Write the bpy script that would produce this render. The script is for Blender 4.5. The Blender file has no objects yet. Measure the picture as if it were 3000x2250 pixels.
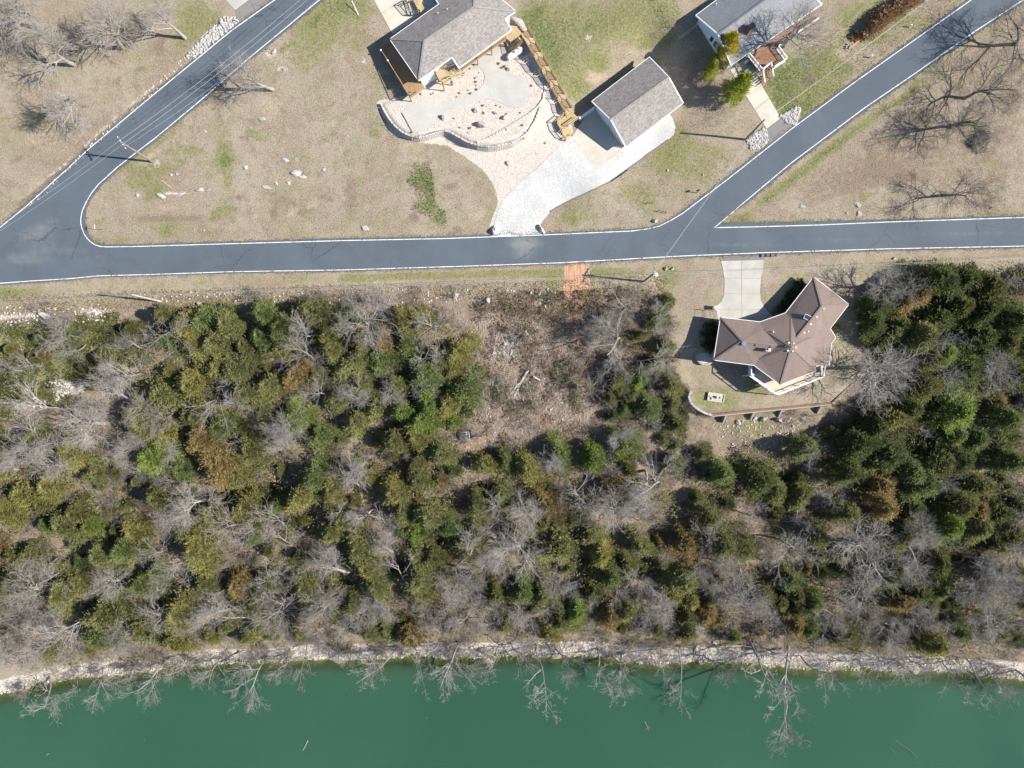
import bpy, bmesh, math, random
import numpy as np
from mathutils import Vector, Matrix
from mathutils.geometry import delaunay_2d_cdt

random.seed(7)
RNG = np.random.default_rng(11)
SC = bpy.context.scene
COL = SC.collection
R = math.radians

# ------------------------------------------------------------------ camera, sky, sun, exposure
H = 115.0                       # height of the drone above the road
TANH = 0.721
cam_d = bpy.data.cameras.new('camera')
cam_d.sensor_width = 36.0
cam_d.lens = 18.0 / TANH
cam_d.clip_end = 6000
cam = bpy.data.objects.new('camera', cam_d)
COL.objects.link(cam)
cam.location = (0, 0, H)
cam.rotation_euler = (0, 0, 0)
SC.camera = cam

SUN_EL, SUN_DIR = 40.5, (1.0, -0.105)        # towards the sun (x = right, y = up in the photo)
world = bpy.data.worlds.new('World')
SC.world = world
world.use_nodes = True
wn = world.node_tree
sky = wn.nodes.new('ShaderNodeTexSky')
sky.sky_type = 'NISHITA'
sky.sun_disc = False
sky.sun_elevation = R(SUN_EL)
sky.sun_rotation = math.atan2(SUN_DIR[0], SUN_DIR[1])
sky.air_density = 1.0
sky.dust_density = 0.4
sky.ozone_density = 3.0
wn.links.new(sky.outputs[0], wn.nodes['Background'].inputs[0])
wn.nodes['Background'].inputs[1].default_value = 0.085
sun_d = bpy.data.lights.new('sun', 'SUN')
sun_d.energy = 4.6
sun_d.angle = R(0.53)
sun_d.color = (1.0, 0.955, 0.88)
sun = bpy.data.objects.new('sun', sun_d)
COL.objects.link(sun)
_d = Vector((SUN_DIR[0], SUN_DIR[1], math.hypot(*SUN_DIR) * math.tan(R(SUN_EL))))
sun.rotation_euler = _d.to_track_quat('Z', 'Y').to_euler()
sun.location = (60, -6, 60)
SC.view_settings.view_transform = 'Standard'
SC.view_settings.look = 'None'
SC.view_settings.gamma = 1.0
SC.view_settings.use_curve_mapping = False
SC.view_settings.exposure = 0.97
SC.render.engine = 'CYCLES'
SC.cycles.max_bounces = 6
SC.cycles.transparent_max_bounces = 12

# ------------------------------------------------------------------ measuring helpers
K = TANH / 1500.0
def W(u, v, z):
    """the world point at height z seen at photo pixel (u, v)"""
    return Vector(((u - 1500) * K * (H - z), (1125 - v) * K * (H - z), z))

def wav(X, Y, seed, sc, n=5):
    r = np.random.default_rng(seed)
    o = 0
    for i in range(n):
        a = r.uniform(0, 6.283); f = sc * (1.0 + 0.7 * i); p = r.uniform(0, 6.283)
        o = o + np.sin((X * math.cos(a) + Y * math.sin(a)) * f + p) / (1 + 0.6 * i)
    return o / n * 1.6

def sdist(X, Y, poly):
    """signed distance to a polygon, negative inside"""
    X = np.asarray(X, float); Y = np.asarray(Y, float)
    d = np.full(X.shape, 1e18); ins = np.zeros(X.shape, bool)
    n = len(poly)
    for i in range(n):
        ax, ay = poly[i][0], poly[i][1]; bx, by = poly[(i + 1) % n][0], poly[(i + 1) % n][1]
        ex, ey = bx - ax, by - ay
        L = ex * ex + ey * ey + 1e-12
        t = np.clip(((X - ax) * ex + (Y - ay) * ey) / L, 0, 1)
        d = np.minimum(d, (X - ax - t * ex) ** 2 + (Y - ay - t * ey) ** 2)
        c = ((ay > Y) != (by > Y)) & (X < ex * (Y - ay) / (ey + 1e-12) + ax)
        ins ^= c
    d = np.sqrt(d)
    return np.where(ins, -d, d)

def pdist(X, Y, line):
    d = np.full(np.shape(X), 1e18)
    for i in range(len(line) - 1):
        ax, ay = line[i][0], line[i][1]; bx, by = line[i + 1][0], line[i + 1][1]
        ex, ey = bx - ax, by - ay
        L = ex * ex + ey * ey + 1e-12
        t = np.clip(((X - ax) * ex + (Y - ay) * ey) / L, 0, 1)
        d = np.minimum(d, (X - ax - t * ex) ** 2 + (Y - ay - t * ey) ** 2)
    return np.sqrt(d)

WATER = -15.0
PX_ROAD_LOW = [(-900, 930), (-300, 872), (0, 836), (210, 822), (290, 813), (450, 809), (680, 801), (1000, 796), (1330, 786), (1640, 775),
               (2000, 756), (2250, 746), (2600, 735), (3000, 727), (3400, 722), (4200, 715)]
PX_SHORE = [(-900, 2100), (-200, 2060), (0, 2029), (110, 2002), (180, 1992), (250, 1975), (340, 1972), (450, 1955), (540, 1946), (620, 1937), (740, 1939),
            (850, 1936), (905, 1922), (1000, 1925), (1100, 1926), (1200, 1918), (1310, 1922), (1400, 1926), (1470, 1916), (1560, 1914), (1750, 1916),
            (1850, 1938), (1940, 1942), (2000, 1930), (2100, 1932), (2200, 1940), (2300, 1950), (2450, 1960), (2600, 1957), (2700, 1958), (2800, 1966),
            (2880, 1974), (2950, 1980), (3000, 1984), (3300, 1995), (4200, 2020)]
_rl = np.array([W(u, v, 0)[:2] for u, v in PX_ROAD_LOW])
_sh = np.array([W(u, v, WATER)[:2] for u, v in PX_SHORE])
def yroad(X): return np.interp(X, _rl[:, 0], _rl[:, 1])
def yshore(X):
    k = np.array([-3, -1.5, 0, 1.5, 3.0])
    return sum(np.interp(X + d, _sh[:, 0], _sh[:, 1]) for d in k) / 5

def wp(px, z): return [tuple(W(u, v, z)[:2]) for u, v in px]
PLAT_Z = 3.9
PX_WALL = [(1116, 302), (1126, 324), (1140, 347), (1153, 364), (1168, 379), (1186, 391), (1205, 399), (1227, 402), (1247, 399), (1266, 393), (1285, 387), (1303, 384),
           (1323, 389), (1351, 405), (1377, 419), (1398, 425), (1428, 429), (1458, 427), (1498, 419), (1525, 406), (1548, 387), (1568, 355), (1583, 316), (1596, 280), (1598, 262), (1592, 235)]
POLY_PLAT = wp(PX_WALL + [(1575, 200), (1545, 140), (1520, 95), (1480, 60), (1400, 110), (1300, 180), (1243, 250), (1205, 280)], PLAT_Z)
POLY_GAR = wp([(1665, 398), (1746, 500), (1832, 442), (2005, 318), (1900, 190), (1737, 308)], 2.2)
PX_YARD = [(1968, 800), (2540, 800), (2560, 900), (2520, 1000), (2510, 1060), (2503, 1122), (2438, 1184), (2300, 1198), (2089, 1218), (2067, 1212), (2048, 1202),
           (2033, 1190), (2022, 1178), (2019, 1163), (2024, 1148), (2010, 1120), (1985, 1060), (1972, 900)]
POLY_YARD = wp(PX_YARD, -2.5)
POLY_YWALL = wp([(2100, 1130), (2480, 1130), (2438, 1184), (2089, 1218), (2040, 1196), (2021, 1176), (2019, 1163)], -3.6)

def T(X, Y):
    X = np.asarray(X, float); Y = np.asarray(Y, float)
    d = Y - 25.0
    z = 0.18 * 0.5 * (d + np.sqrt(d * d + 30)) * (Y > 0) + 0.0
    z = np.where(Y > 200, z.clip(0, 40), z)
    yr = yroad(X); ys = yshore(X)
    dd = yr - Y - 0.8
    D = yr - ys - 0.8
    t = dd / D
    f = np.interp(t, [0, 0.05, 0.10, 0.20, 0.5, 0.80, 0.945, 0.962, 1.0, 1.06, 1.6], [0, 0.012, 0.07, 0.20, 0.52, 0.80, 0.90, 0.935, 1.0, 1.05, 1.35])
    rough = np.clip((t - 0.05) / 0.06, 0, 1) * np.clip((1.1 - t) / 0.1, 0, 1)
    zs = WATER * f + rough * (0.30 * wav(X, Y, 3, 0.35) + 0.13 * wav(X, Y, 4, 1.7))
    zs = zs + 0.22 * wav(X, Y, 9, 0.9) * np.clip(1 - np.abs(t - 1.0) / 0.06, 0, 1)
    zs = np.where(t > 1.7, -20.0, zs)
    k = np.clip(dd / 1.0, 0, 1)
    z = z * (1 - k) + zs * k
    z = np.maximum(z * (dd <= 0), 0) + np.where(dd > 0, z, 0)
    # the far bank of the lake, well outside the picture
    z = np.where(Y < -330, np.minimum(-20 + (-330 - Y) * 0.25, 30), z)
    # level yard of the brown roofed house
    m = np.abs(X - 40) < 40
    if np.any(m):
        sd = sdist(X, Y, POLY_YARD)
        Yv = [-60, -5.3, 3.0, 7.2, 11.5, 20.6, 60]
        tz = np.interp(Y, Yv, [-3.9, -3.7, -3.2, -1.5, -1.0, 0, 0])
        south = np.clip((3.0 - Y) / 4.0, 0, 1)
        wdt = 6.0 * (1 - south) + 0.55 * south
        b = np.clip(1 - sd / wdt, 0, 1)
        b = b * b * (3 - 2 * b)
        b = b * (dd > 0) * np.clip(dd / 1.5, 0, 1)
        z = z * (1 - b) + tz * b
    sd = sdist(X, Y, POLY_PLAT)
    b = np.clip(1 - (sd + 0.25) / 0.35, 0, 1)
    z = z * (1 - b) + PLAT_Z * b
    sd = sdist(X, Y, POLY_GAR)
    b = np.clip(1 - sd / 7.0, 0, 1); b = b * b * (3 - 2 * b)
    z = z * (1 - b) + 2.2 * b
    return z

def G(u, v, dz=0.0):
    """the point of the terrain seen at photo pixel (u, v)"""
    z = 0.0
    for _ in range(25):
        p = W(u, v, z)
        z = 0.5 * z + 0.5 * float(T(np.array([p.x]), np.array([p.y]))[0])
    p = W(u, v, z)
    return Vector((p.x, p.y, z + dz))

def Gn(U, V):
    U = np.asarray(U, float); V = np.asarray(V, float); z = np.zeros(U.shape)
    for _ in range(25):
        X = (U - 1500) * K * (H - z); Y = (1125 - V) * K * (H - z)
        z = 0.5 * z + 0.5 * T(X, Y)
    X = (U - 1500) * K * (H - z); Y = (1125 - V) * K * (H - z)
    return X, Y, z
def tz(x, y): return float(T(np.array([x]), np.array([y]))[0])

# ------------------------------------------------------------------ materials
class NT:
    def __init__(s, name):
        s.m = bpy.data.materials.new(name); s.m.use_nodes = True
        s.t = s.m.node_tree; s.b = s.t.nodes['Principled BSDF']; s.out = s.t.nodes['Material Output']
        s.b.inputs['Specular IOR Level'].default_value = 0.25
        s.b.inputs['Roughness'].default_value = 0.9
        s.co = s.t.nodes.new('ShaderNodeTexCoord')
        s.gen = s.t.nodes.new('ShaderNodeNewGeometry')
        s.P = s.gen.outputs['Position']
    def node(s, ty, **kw):
        n = s.t.nodes.new(ty)
        for k, v in kw.items(): setattr(n, k, v)
        return n
    def link(s, a, b): s.t.links.new(a, b)
    def put(s, sock, val):
        if isinstance(val, bpy.types.NodeSocket): s.link(val, sock)
        elif isinstance(val, (tuple, list)) and len(val) == 3 and sock.type == 'RGBA': sock.default_value = (*val, 1)
        else: sock.default_value = val
    def noise(s, scale, detail=3, rough=0.55, vec=None, dist=0.0, out=0):
        n = s.node('ShaderNodeTexNoise'); s.put(n.inputs['Vector'], vec if vec is not None else s.P)
        n.inputs['Scale'].default_value = scale; n.inputs['Detail'].default_value = detail
        n.inputs['Roughness'].default_value = rough; n.inputs['Distortion'].default_value = dist
        return n.outputs[out]
    def voro(s, scale, vec=None, out='Color', feat='F1', rnd=1.0):
        n = s.node('ShaderNodeTexVoronoi', feature=feat); s.put(n.inputs['Vector'], vec if vec is not None else s.P)
        n.inputs['Scale'].default_value = scale; n.inputs['Randomness'].default_value = rnd
        return n.outputs[out]
    def mapr(s, v, a, b, c=0.0, d=1.0, smooth=True):
        n = s.node('ShaderNodeMapRange', interpolation_type='SMOOTHSTEP' if smooth else 'LINEAR')
        s.put(n.inputs[0], v)
        for i, x in enumerate((a, b, c, d)): s.put(n.inputs[i + 1], x)
        return n.outputs[0]
    def math(s, op, a, b=0.0, c=0.0):
        n = s.node('ShaderNodeMath', operation=op); s.put(n.inputs[0], a); s.put(n.inputs[1], b); s.put(n.inputs[2], c)
        return n.outputs[0]
    def mix(s, f, a, b, mode='MIX'):
        n = s.node('ShaderNodeMix', data_type='RGBA', blend_type=mode)
        s.put(n.inputs[0], f); s.put(n.inputs[6], a); s.put(n.inputs[7], b)
        return n.outputs[2]
    def attr(s, name, out='Color', ty='GEOMETRY'):
        n = s.node('ShaderNodeAttribute', attribute_name=name, attribute_type=ty); return n.outputs[out]
    def sep(s, c):
        n = s.node('ShaderNodeSeparateColor'); s.link(c, n.inputs[0]); return n.outputs
    def mapping(s, vec, scale=(1, 1, 1), rot=(0, 0, 0), loc=(0, 0, 0)):
        n = s.node('ShaderNodeMapping'); s.link(vec, n.inputs[0])
        n.inputs['Scale'].default_value = scale; n.inputs['Rotation'].default_value = rot; n.inputs['Location'].default_value = loc
        return n.outputs[0]
    def bump(s, h, strength=0.5, dist=0.1):
        n = s.node('ShaderNodeBump'); n.inputs['Strength'].default_value = strength; n.inputs['Distance'].default_value = dist
        s.link(h, n.inputs['Height']); s.link(n.outputs[0], s.b.inputs['Normal']); return n
    def color(s, c): s.put(s.b.inputs['Base Color'], c); return s

def simple(name, col, rough=0.8, var=0.12, scale=3.0, metal=0.0, spec=0.25, bump=0.0, bscale=20.0):
    n = NT(name)
    v = n.noise(scale, 4, 0.6)
    a = tuple(c * (1 - var) for c in col); b = tuple(min(1, c * (1 + var)) for c in col)
    n.color(n.mix(n.mapr(v, 0.3, 0.7), a, b))
    n.b.inputs['Roughness'].default_value = rough; n.b.inputs['Metallic'].default_value = metal
    n.b.inputs['Specular IOR Level'].default_value = spec
    if bump: n.bump(n.noise(bscale, 3), bump, 0.02)
    return n.m

MAT = {}
def make_ground():
    n = NT('ground_cover')
    a = n.sep(n.attr('cover_a')); b = n.sep(n.attr('cover_b'))
    n1 = n.noise(0.10, 4, 0.6); n2 = n.noise(0.55, 4, 0.65); n3 = n.noise(2.6, 3, 0.7); n4 = n.noise(9.0, 2, 0.7)
    n5 = n.noise(5.0, 3, 0.75)
    c = n.mix(n.mapr(n1, 0.35, 0.65), (0.245, 0.19, 0.14), (0.30, 0.25, 0.19))
    c = n.mix(n.mapr(n2, 0.45, 0.68, 0, 0.75), c, (0.20, 0.145, 0.105))
    c = n.mix(n.mapr(n.noise(0.25, 5, 0.7), 0.47, 0.64, 0, 0.6), c, (0.20, 0.195, 0.10))
    c = n.mix(n.mapr(n5, 0.48, 0.66, 0, 0.7), c, (0.36, 0.32, 0.255))
    c = n.mix(n.mapr(n5, 0.32, 0.45, 0.45, 0), c, (0.16, 0.13, 0.085))
    # slight overall green in lawn-like grass
    gn = n.noise(0.9, 5, 0.7, dist=0.3)
    def eff(mask, nz, k=0.9, lo=0.32, hi=0.62): return n.mapr(n.math('ADD', mask, n.math('MULTIPLY', n.math('SUBTRACT', nz, 0.5), k)), lo, hi)
    straw = eff(b[2], n.noise(0.7, 5, 0.75), 1.8, 0.35, 1.1)
    c = n.mix(n.math('MULTIPLY', straw, 0.65), c, n.mix(n4, (0.36, 0.28, 0.19), (0.46, 0.38, 0.28)))
    brown = eff(a[1], n.noise(1.3, 5, 0.7), 1.4, 0.3, 0.8)
    c = n.mix(n.math('MULTIPLY', brown, 0.85), c, n.mix(n.mapr(n4, 0.35, 0.65), (0.115, 0.078, 0.058), (0.27, 0.205, 0.16)))
    green = eff(a[0], gn, 1.5, 0.38, 0.85)
    gf = n.mapr(n.noise(3.5, 4, 0.8), 0.36, 0.60)
    c = n.mix(n.math('MULTIPLY', n.math('MULTIPLY', green, 0.95), n.math('ADD', 0.25, n.math('MULTIPLY', gf, 0.7))), c, n.mix(n.mapr(n3, 0.35, 0.65), (0.11, 0.125, 0.03), (0.20, 0.205, 0.075)))
    dgreen = n.math('MULTIPLY', eff(a[0], n.noise(1.7, 5, 0.8), 1.6, 1.0, 1.5), gf)
    c = n.mix(n.math('MULTIPLY', dgreen, 0.8), c, (0.05, 0.095, 0.022))
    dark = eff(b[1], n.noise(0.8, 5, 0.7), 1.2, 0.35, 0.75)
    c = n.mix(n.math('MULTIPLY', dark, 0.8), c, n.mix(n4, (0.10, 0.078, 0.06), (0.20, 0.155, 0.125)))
    # pale crushed stone with pink and grey stones in it
    st = n.sep(n.voro(6.5))
    pal = n.mix(st[0], (0.42, 0.37, 0.32), (0.54, 0.49, 0.44))
    pal = n.mix(n.mapr(st[1], 0.86, 0.97, 0, 0.5), pal, (0.30, 0.22, 0.165))
    pale = eff(a[2], n.noise(1.5, 5, 0.75), 1.3, 0.35, 0.62)
    c = n.mix(pale, c, pal)
    red = eff(b[0], n.noise(0.9, 5, 0.7), 1.0, 0.35, 0.65)
    rut = n.noise(1.0, 4, 0.6, vec=n.mapping(n.P, (5, 0.35, 1)))
    c = n.mix(n.math('MULTIPLY', red, 0.93), c, n.mix(n.mapr(rut, 0.35, 0.65), (0.38, 0.20, 0.12), (0.54, 0.335, 0.22)))
    # under the water line: algae
    z = n.node('ShaderNodeSeparateXYZ'); n.link(n.P, z.inputs[0])
    c = n.mix(n.mapr(z.outputs[2], WATER + 0.1, WATER - 0.5, 0, 0.9), c, (0.10, 0.075, 0.018))
    n.color(c)
    hgt = n.math('ADD', n.math('MULTIPLY', n4, 0.5), n.math('ADD', n5, n.math('MULTIPLY', st[0], 0.12)))
    n.bump(hgt, 0.5, 0.16)
    n.b.inputs['Roughness'].default_value = 1.0; n.b.inputs['Specular IOR Level'].default_value = 0.05
    return n.m
MAT['ground'] = make_ground()

def make_asphalt(name, base, k=1.0):
    n = NT(name)
    big = n.noise(0.12, 5, 0.6, dist=0.4); fine = n.noise(14.0, 3, 0.7)
    st = n.noise(0.6, 4, 0.6, vec=n.mapping(n.P, (0.12, 1.6, 1), (0, 0, R(1))))
    c = n.mix(n.mapr(big, 0.3, 0.7), tuple(x * 0.86 for x in base), tuple(x * 1.12 for x in base))
    c = n.mix(n.mapr(fine, 0.3, 0.75, 0, 0.5), c, tuple(min(1, x * 1.5) for x in base))
    d = n.sep(n.attr('dust'))
    dm = n.mapr(n.math('ADD', d[0], n.math('MULTIPLY', n.math('SUBTRACT', n.noise(0.9, 5, 0.75), 0.5), 0.8)), 0.25, 1.1)
    c = n.mix(n.math('MULTIPLY', dm, 0.55), c, (0.26, 0.25, 0.22))
    dk = n.mapr(n.math('ADD', d[1], n.math('MULTIPLY', n.math('SUBTRACT', st, 0.5), 0.9)), 0.3, 1.0)
    c = n.mix(n.math('MULTIPLY', dk, 0.35), c, tuple(x * 0.55 for x in base))
    wv = n.node('ShaderNodeVectorMath', operation='MULTIPLY_ADD'); n.link(n.noise(0.8, 4, 0.7, out=1), wv.inputs[0]); wv.inputs[1].default_value = (1.6, 1.6, 0); n.link(n.P, wv.inputs[2])
    cr = n.voro(0.16, vec=wv.outputs[0], out='Distance', feat='DISTANCE_TO_EDGE')
    cm = n.math('MULTIPLY', n.mapr(cr, 0.0, 0.012, 0.6, 0), n.mapr(n.noise(0.07, 3), 0.48, 0.62))
    c = n.mix(cm, c, tuple(x * 0.35 for x in base))
    c = n.mix(n.mapr(n.noise(0.35, 6, 0.75, dist=0.8), 0.56, 0.8, 0, 0.4), c, tuple(x * 1.7 for x in base))
    c = n.mix(n.mapr(n.noise(1.4, 4, 0.7), 0.62, 0.75, 0, 0.35), c, tuple(x * 0.6 for x in base))
    n.color(c); n.b.inputs['Roughness'].default_value = 0.85; n.b.inputs['Specular IOR Level'].default_value = 0.2
    n.bump(fine, 0.25, 0.01)
    return n.m
MAT['asphalt'] = make_asphalt('asphalt', (0.080, 0.095, 0.113))
MAT['old_asphalt'] = make_asphalt('old_asphalt', (0.17, 0.165, 0.155))

def make_concrete(name, a, b):
    n = NT(name)
    c = n.mix(n.mapr(n.noise(0.35, 5, 0.65), 0.3, 0.7), a, b)
    c = n.mix(n.mapr(n.noise(3.0, 4, 0.7), 0.5, 0.8, 0, 0.35), c, tuple(x * 0.8 for x in a))
    n.color(c); n.bump(n.noise(30, 2), 0.15, 0.01); return n.m
MAT['concrete'] = make_concrete('concrete', (0.36, 0.34, 0.305), (0.44, 0.415, 0.37))
MAT['concrete_patio'] = make_concrete('patio_concrete', (0.37, 0.355, 0.33), (0.44, 0.42, 0.39))
MAT['concrete_warm'] = make_concrete('concrete_warm', (0.43, 0.395, 0.325), (0.50, 0.465, 0.39))
MAT['concrete_grey'] = make_concrete('concrete_grey', (0.30, 0.28, 0.25), (0.37, 0.345, 0.31))
def make_gravel():
    n = NT('white_gravel')
    s = n.sep(n.voro(7.0)); big = n.noise(0.25, 5, 0.6)
    c = n.mix(s[0], (0.40, 0.39, 0.37), (0.54, 0.53, 0.51))
    c = n.mix(n.mapr(big, 0.42, 0.70, 0, 0.6), c, (0.36, 0.35, 0.33))
    c = n.mix(n.mapr(n.noise(1.1, 5, 0.7, vec=n.mapping(n.P, (1, .3, 1), (0, 0, R(-38)))), 0.55, 0.75, 0, 0.45), c, (0.33, 0.305, 0.27))
    n.color(c); n.bump(s[1], 0.5, 0.04); return n.m
MAT['gravel'] = make_gravel()
_n = NT('white_road_paint')
_n.color(_n.mix(_n.mapr(_n.noise(2.2, 5, 0.75), 0.50, 0.66, 0, 0.75), _n.mix(_n.mapr(_n.noise(0.5, 4), 0.4, 0.7), (0.62, 0.62, 0.63), (0.72, 0.72, 0.73)), (0.14, 0.15, 0.16)))
MAT['paint'] = _n.m

def make_shingle(name, a, b, cdark, rot):
    n = NT(name)
    v = n.mapping(n.co.outputs['Object'], (1, 1, 1), (0, 0, rot))
    vv = n.mapping(v, (3.2, 7.0, 1.0))
    c1 = n.sep(n.voro(1.0, vec=vv)); c2 = n.noise(2.6, 4, 0.75, vec=v)
    c = n.mix(n.mapr(c1[0], 0.2, 0.8), a, b)
    c = n.mix(n.mapr(c2, 0.52, 0.68, 0, 0.75), c, cdark)
    row = n.node('ShaderNodeTexWave', wave_type='BANDS', bands_direction='Y'); n.link(v, row.inputs[0]); row.inputs['Scale'].default_value = 2.2
    c = n.mix(n.mapr(row.outputs[1], 0.0, 0.25, 0.3, 0), c, tuple(x * 0.6 for x in a))
    c = n.mix(n.mapr(n.noise(0.5, 4, 0.6, vec=n.mapping(v, (1.6, .5, 1))), 0.45, 0.7, 0, 0.35), c, tuple(x * 0.72 for x in a))
    n.color(c); n.bump(n.math('ADD', row.outputs[1], n.math('MULTIPLY', c1[1], 0.6)), 0.45, 0.02)
    n.b.inputs['Roughness'].default_value = 0.95; n.b.inputs['Specular IOR Level'].default_value = 0.15
    return n.m
MAT['shingle_grey'] = make_shingle('grey_shingle', (0.215, 0.195, 0.18), (0.29, 0.265, 0.25), (0.125, 0.11, 0.10), R(-35))
MAT['shingle_blue'] = make_shingle('blue_grey_shingle', (0.20, 0.205, 0.215), (0.235, 0.24, 0.25), (0.18, 0.18, 0.185), R(-35))
MAT['shingle_brown'] = make_shingle('brown_shingle', (0.205, 0.155, 0.134), (0.222, 0.169, 0.148), (0.19, 0.142, 0.122), R(5))
MAT['ridge_grey'] = simple('grey_ridge_cap', (0.24, 0.225, 0.21), 0.95, 0.15, 4)
MAT['ridge_brown'] = simple('brown_ridge_cap', (0.19, 0.143, 0.123), 0.95, 0.1, 4)
MAT['ridge_blue'] = simple('blue_grey_ridge_cap', (0.13, 0.14, 0.155), 0.95, 0.1, 4)
MAT['white'] = simple('white_paint', (0.78, 0.78, 0.77), 0.5, 0.03, 2.0)
def make_siding(name, col):
    n = NT(name)
    z = n.node('ShaderNodeSeparateXYZ'); n.link(n.P, z.inputs[0])
    f = n.math('FRACT', n.math('MULTIPLY', z.outputs[2], 5.0))
    n.color(n.mix(n.mapr(n.noise(2, 3), 0.3, 0.7), tuple(x * 0.94 for x in col), col))
    n.bump(f, 0.8, 0.03); n.b.inputs['Roughness'].default_value = 0.6
    return n.m
MAT['siding_white'] = make_siding('white_siding', (0.74, 0.75, 0.76))
MAT['siding_aqua'] = make_siding('pale_aqua_siding', (0.50, 0.64, 0.70))
MAT['siding_tan'] = make_siding('tan_siding', (0.42, 0.36, 0.29))
def make_wood(name, a, b, sc=9.0):
    n = NT(name)
    g = n.noise(sc, 4, 0.7, vec=n.mapping(n.P, (1, 1, 0.4))); big = n.noise(0.9, 3)
    c = n.mix(n.mapr(g, 0.3, 0.7), a, b)
    c = n.mix(n.mapr(big, 0.4, 0.7, 0, 0.4), c, tuple(x * 0.75 for x in a))
    n.color(c); return n.m
MAT['deck_wood'] = make_wood('yellow_pine_deck', (0.38, 0.275, 0.15), (0.52, 0.41, 0.245))
MAT['rail_wood'] = make_wood('stained_rail_wood', (0.27, 0.17, 0.09), (0.40, 0.27, 0.15))
MAT['dark_wood'] = make_wood('dark_stained_deck', (0.16, 0.095, 0.06), (0.25, 0.155, 0.10))
MAT['red_wood'] = make_wood('red_brown_deck', (0.20, 0.105, 0.07), (0.32, 0.18, 0.12))
MAT['tan_deck'] = make_wood('cream_composite_deck', (0.55, 0.45, 0.33), (0.66, 0.55, 0.42))
MAT['grey_wood'] = make_wood('weathered_grey_timber', (0.16, 0.13, 0.11), (0.27, 0.235, 0.20))
MAT['pole_wood'] = make_wood('utility_pole_wood', (0.20, 0.16, 0.13), (0.32, 0.27, 0.22), 5)
MAT['log'] = make_wood('bleached_log', (0.34, 0.29, 0.24), (0.58, 0.52, 0.45), 4)
MAT['metal'] = simple('galvanised_metal', (0.55, 0.56, 0.57), 0.35, 0.05, 3, 0.7, 0.5)
MAT['wire'] = simple('bright_wire', (0.45, 0.46, 0.47), 0.5, 0.03, 3, 0.2, 0.5)
MAT['black'] = simple('black_plastic', (0.02, 0.02, 0.022), 0.5, 0.1, 3)
MAT['glass_dark'] = simple('dark_glass', (0.03, 0.045, 0.06), 0.08, 0.05, 3, 0.0, 0.8)
MAT['blue'] = simple('blue_grey_plastic', (0.10, 0.19, 0.30), 0.45, 0.08, 3)
MAT['lid'] = simple('slate_blue_lid', (0.085, 0.155, 0.20), 0.6, 0.06, 3)
MAT['red'] = simple('red_paint', (0.45, 0.03, 0.03), 0.5, 0.05, 3)
MAT['brick'] = simple('chimney_brick', (0.28, 0.13, 0.09), 0.9, 0.3, 6)
def make_rock(name, a, b, cc):
    n = NT(name)
    c = n.mix(n.mapr(n.noise(1.2, 5, 0.7), 0.3, 0.7), a, b)
    c = n.mix(n.mapr(n.noise(4.5, 4, 0.75), 0.52, 0.72, 0, 0.8), c, cc)
    n.color(c); n.bump(n.noise(5, 5, 0.7), 0.6, 0.12); n.b.inputs['Roughness'].default_value = 1
    return n.m
MAT['rock'] = make_rock('pale_limestone', (0.33, 0.315, 0.29), (0.47, 0.45, 0.42), (0.19, 0.175, 0.155))
MAT['rock_grey'] = make_rock('grey_limestone', (0.27, 0.26, 0.24), (0.41, 0.39, 0.36), (0.15, 0.14, 0.125))
MAT['rock_tan'] = make_rock('tan_stone', (0.40, 0.36, 0.31), (0.57, 0.52, 0.46), (0.24, 0.20, 0.16))
MAT['block'] = make_rock('cream_wall_block', (0.46, 0.42, 0.36), (0.60, 0.56, 0.49), (0.36, 0.32, 0.27))

def foliage_mat(name, base=None, tip=None, trans=0.38):
    """leaf colour = the object's own colour, varied leaf by leaf"""
    n = NT(name)
    r = n.sep(n.attr('leafvar'))
    oi = n.node('ShaderNodeObjectInfo')
    basec = oi.outputs['Color'] if base is None else base
    c = n.mix(n.mapr(r[0], 0, 1, 0, 1, False), n.mix(1.0, basec, (0.62, 0.62, 0.62), 'MULTIPLY'), n.mix(1.0, basec, (1.55, 1.5, 1.4), 'MULTIPLY'))
    tipc = tip if tip is not None else (0.25, 0.205, 0.075)
    c = n.mix(n.mapr(r[1], 0.72, 1.0, 0, 0.55), c, tipc)
    n.color(c)
    n.b.inputs['Roughness'].default_value = 0.75; n.b.inputs['Specular IOR Level'].default_value = 0.15
    tr = n.node('ShaderNodeBsdfTranslucent'); n.link(c, tr.inputs[0])
    mx = n.node('ShaderNodeMixShader'); mx.inputs[0].default_value = trans
    n.link(n.b.outputs[0], mx.inputs[1]); n.link(tr.outputs[0], mx.inputs[2]); n.link(mx.outputs[0], n.out.inputs[0])
    return n.m
MAT['cedar'] = foliage_mat('cedar_foliage')
MAT['bush'] = foliage_mat('bush_foliage')
def bark_mat(name, a, b):
    n = NT(name)
    r = n.node('ShaderNodeObjectInfo').outputs['Random']
    c = n.mix(n.noise(2.5, 4, 0.7), a, b)
    c = n.mix(n.mapr(r, 0, 1, 0.0, 0.45, False), c, tuple(x * 0.55 for x in a))
    n.color(c); return n.m
MAT['bark_pale'] = bark_mat('pale_bark', (0.25, 0.225, 0.20), (0.46, 0.425, 0.385))
MAT['bark_dark'] = bark_mat('dark_bark', (0.11, 0.10, 0.092), (0.21, 0.195, 0.18))
MAT['bark_cedar'] = bark_mat('cedar_bark', (0.12, 0.085, 0.06), (0.20, 0.15, 0.11))

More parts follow.
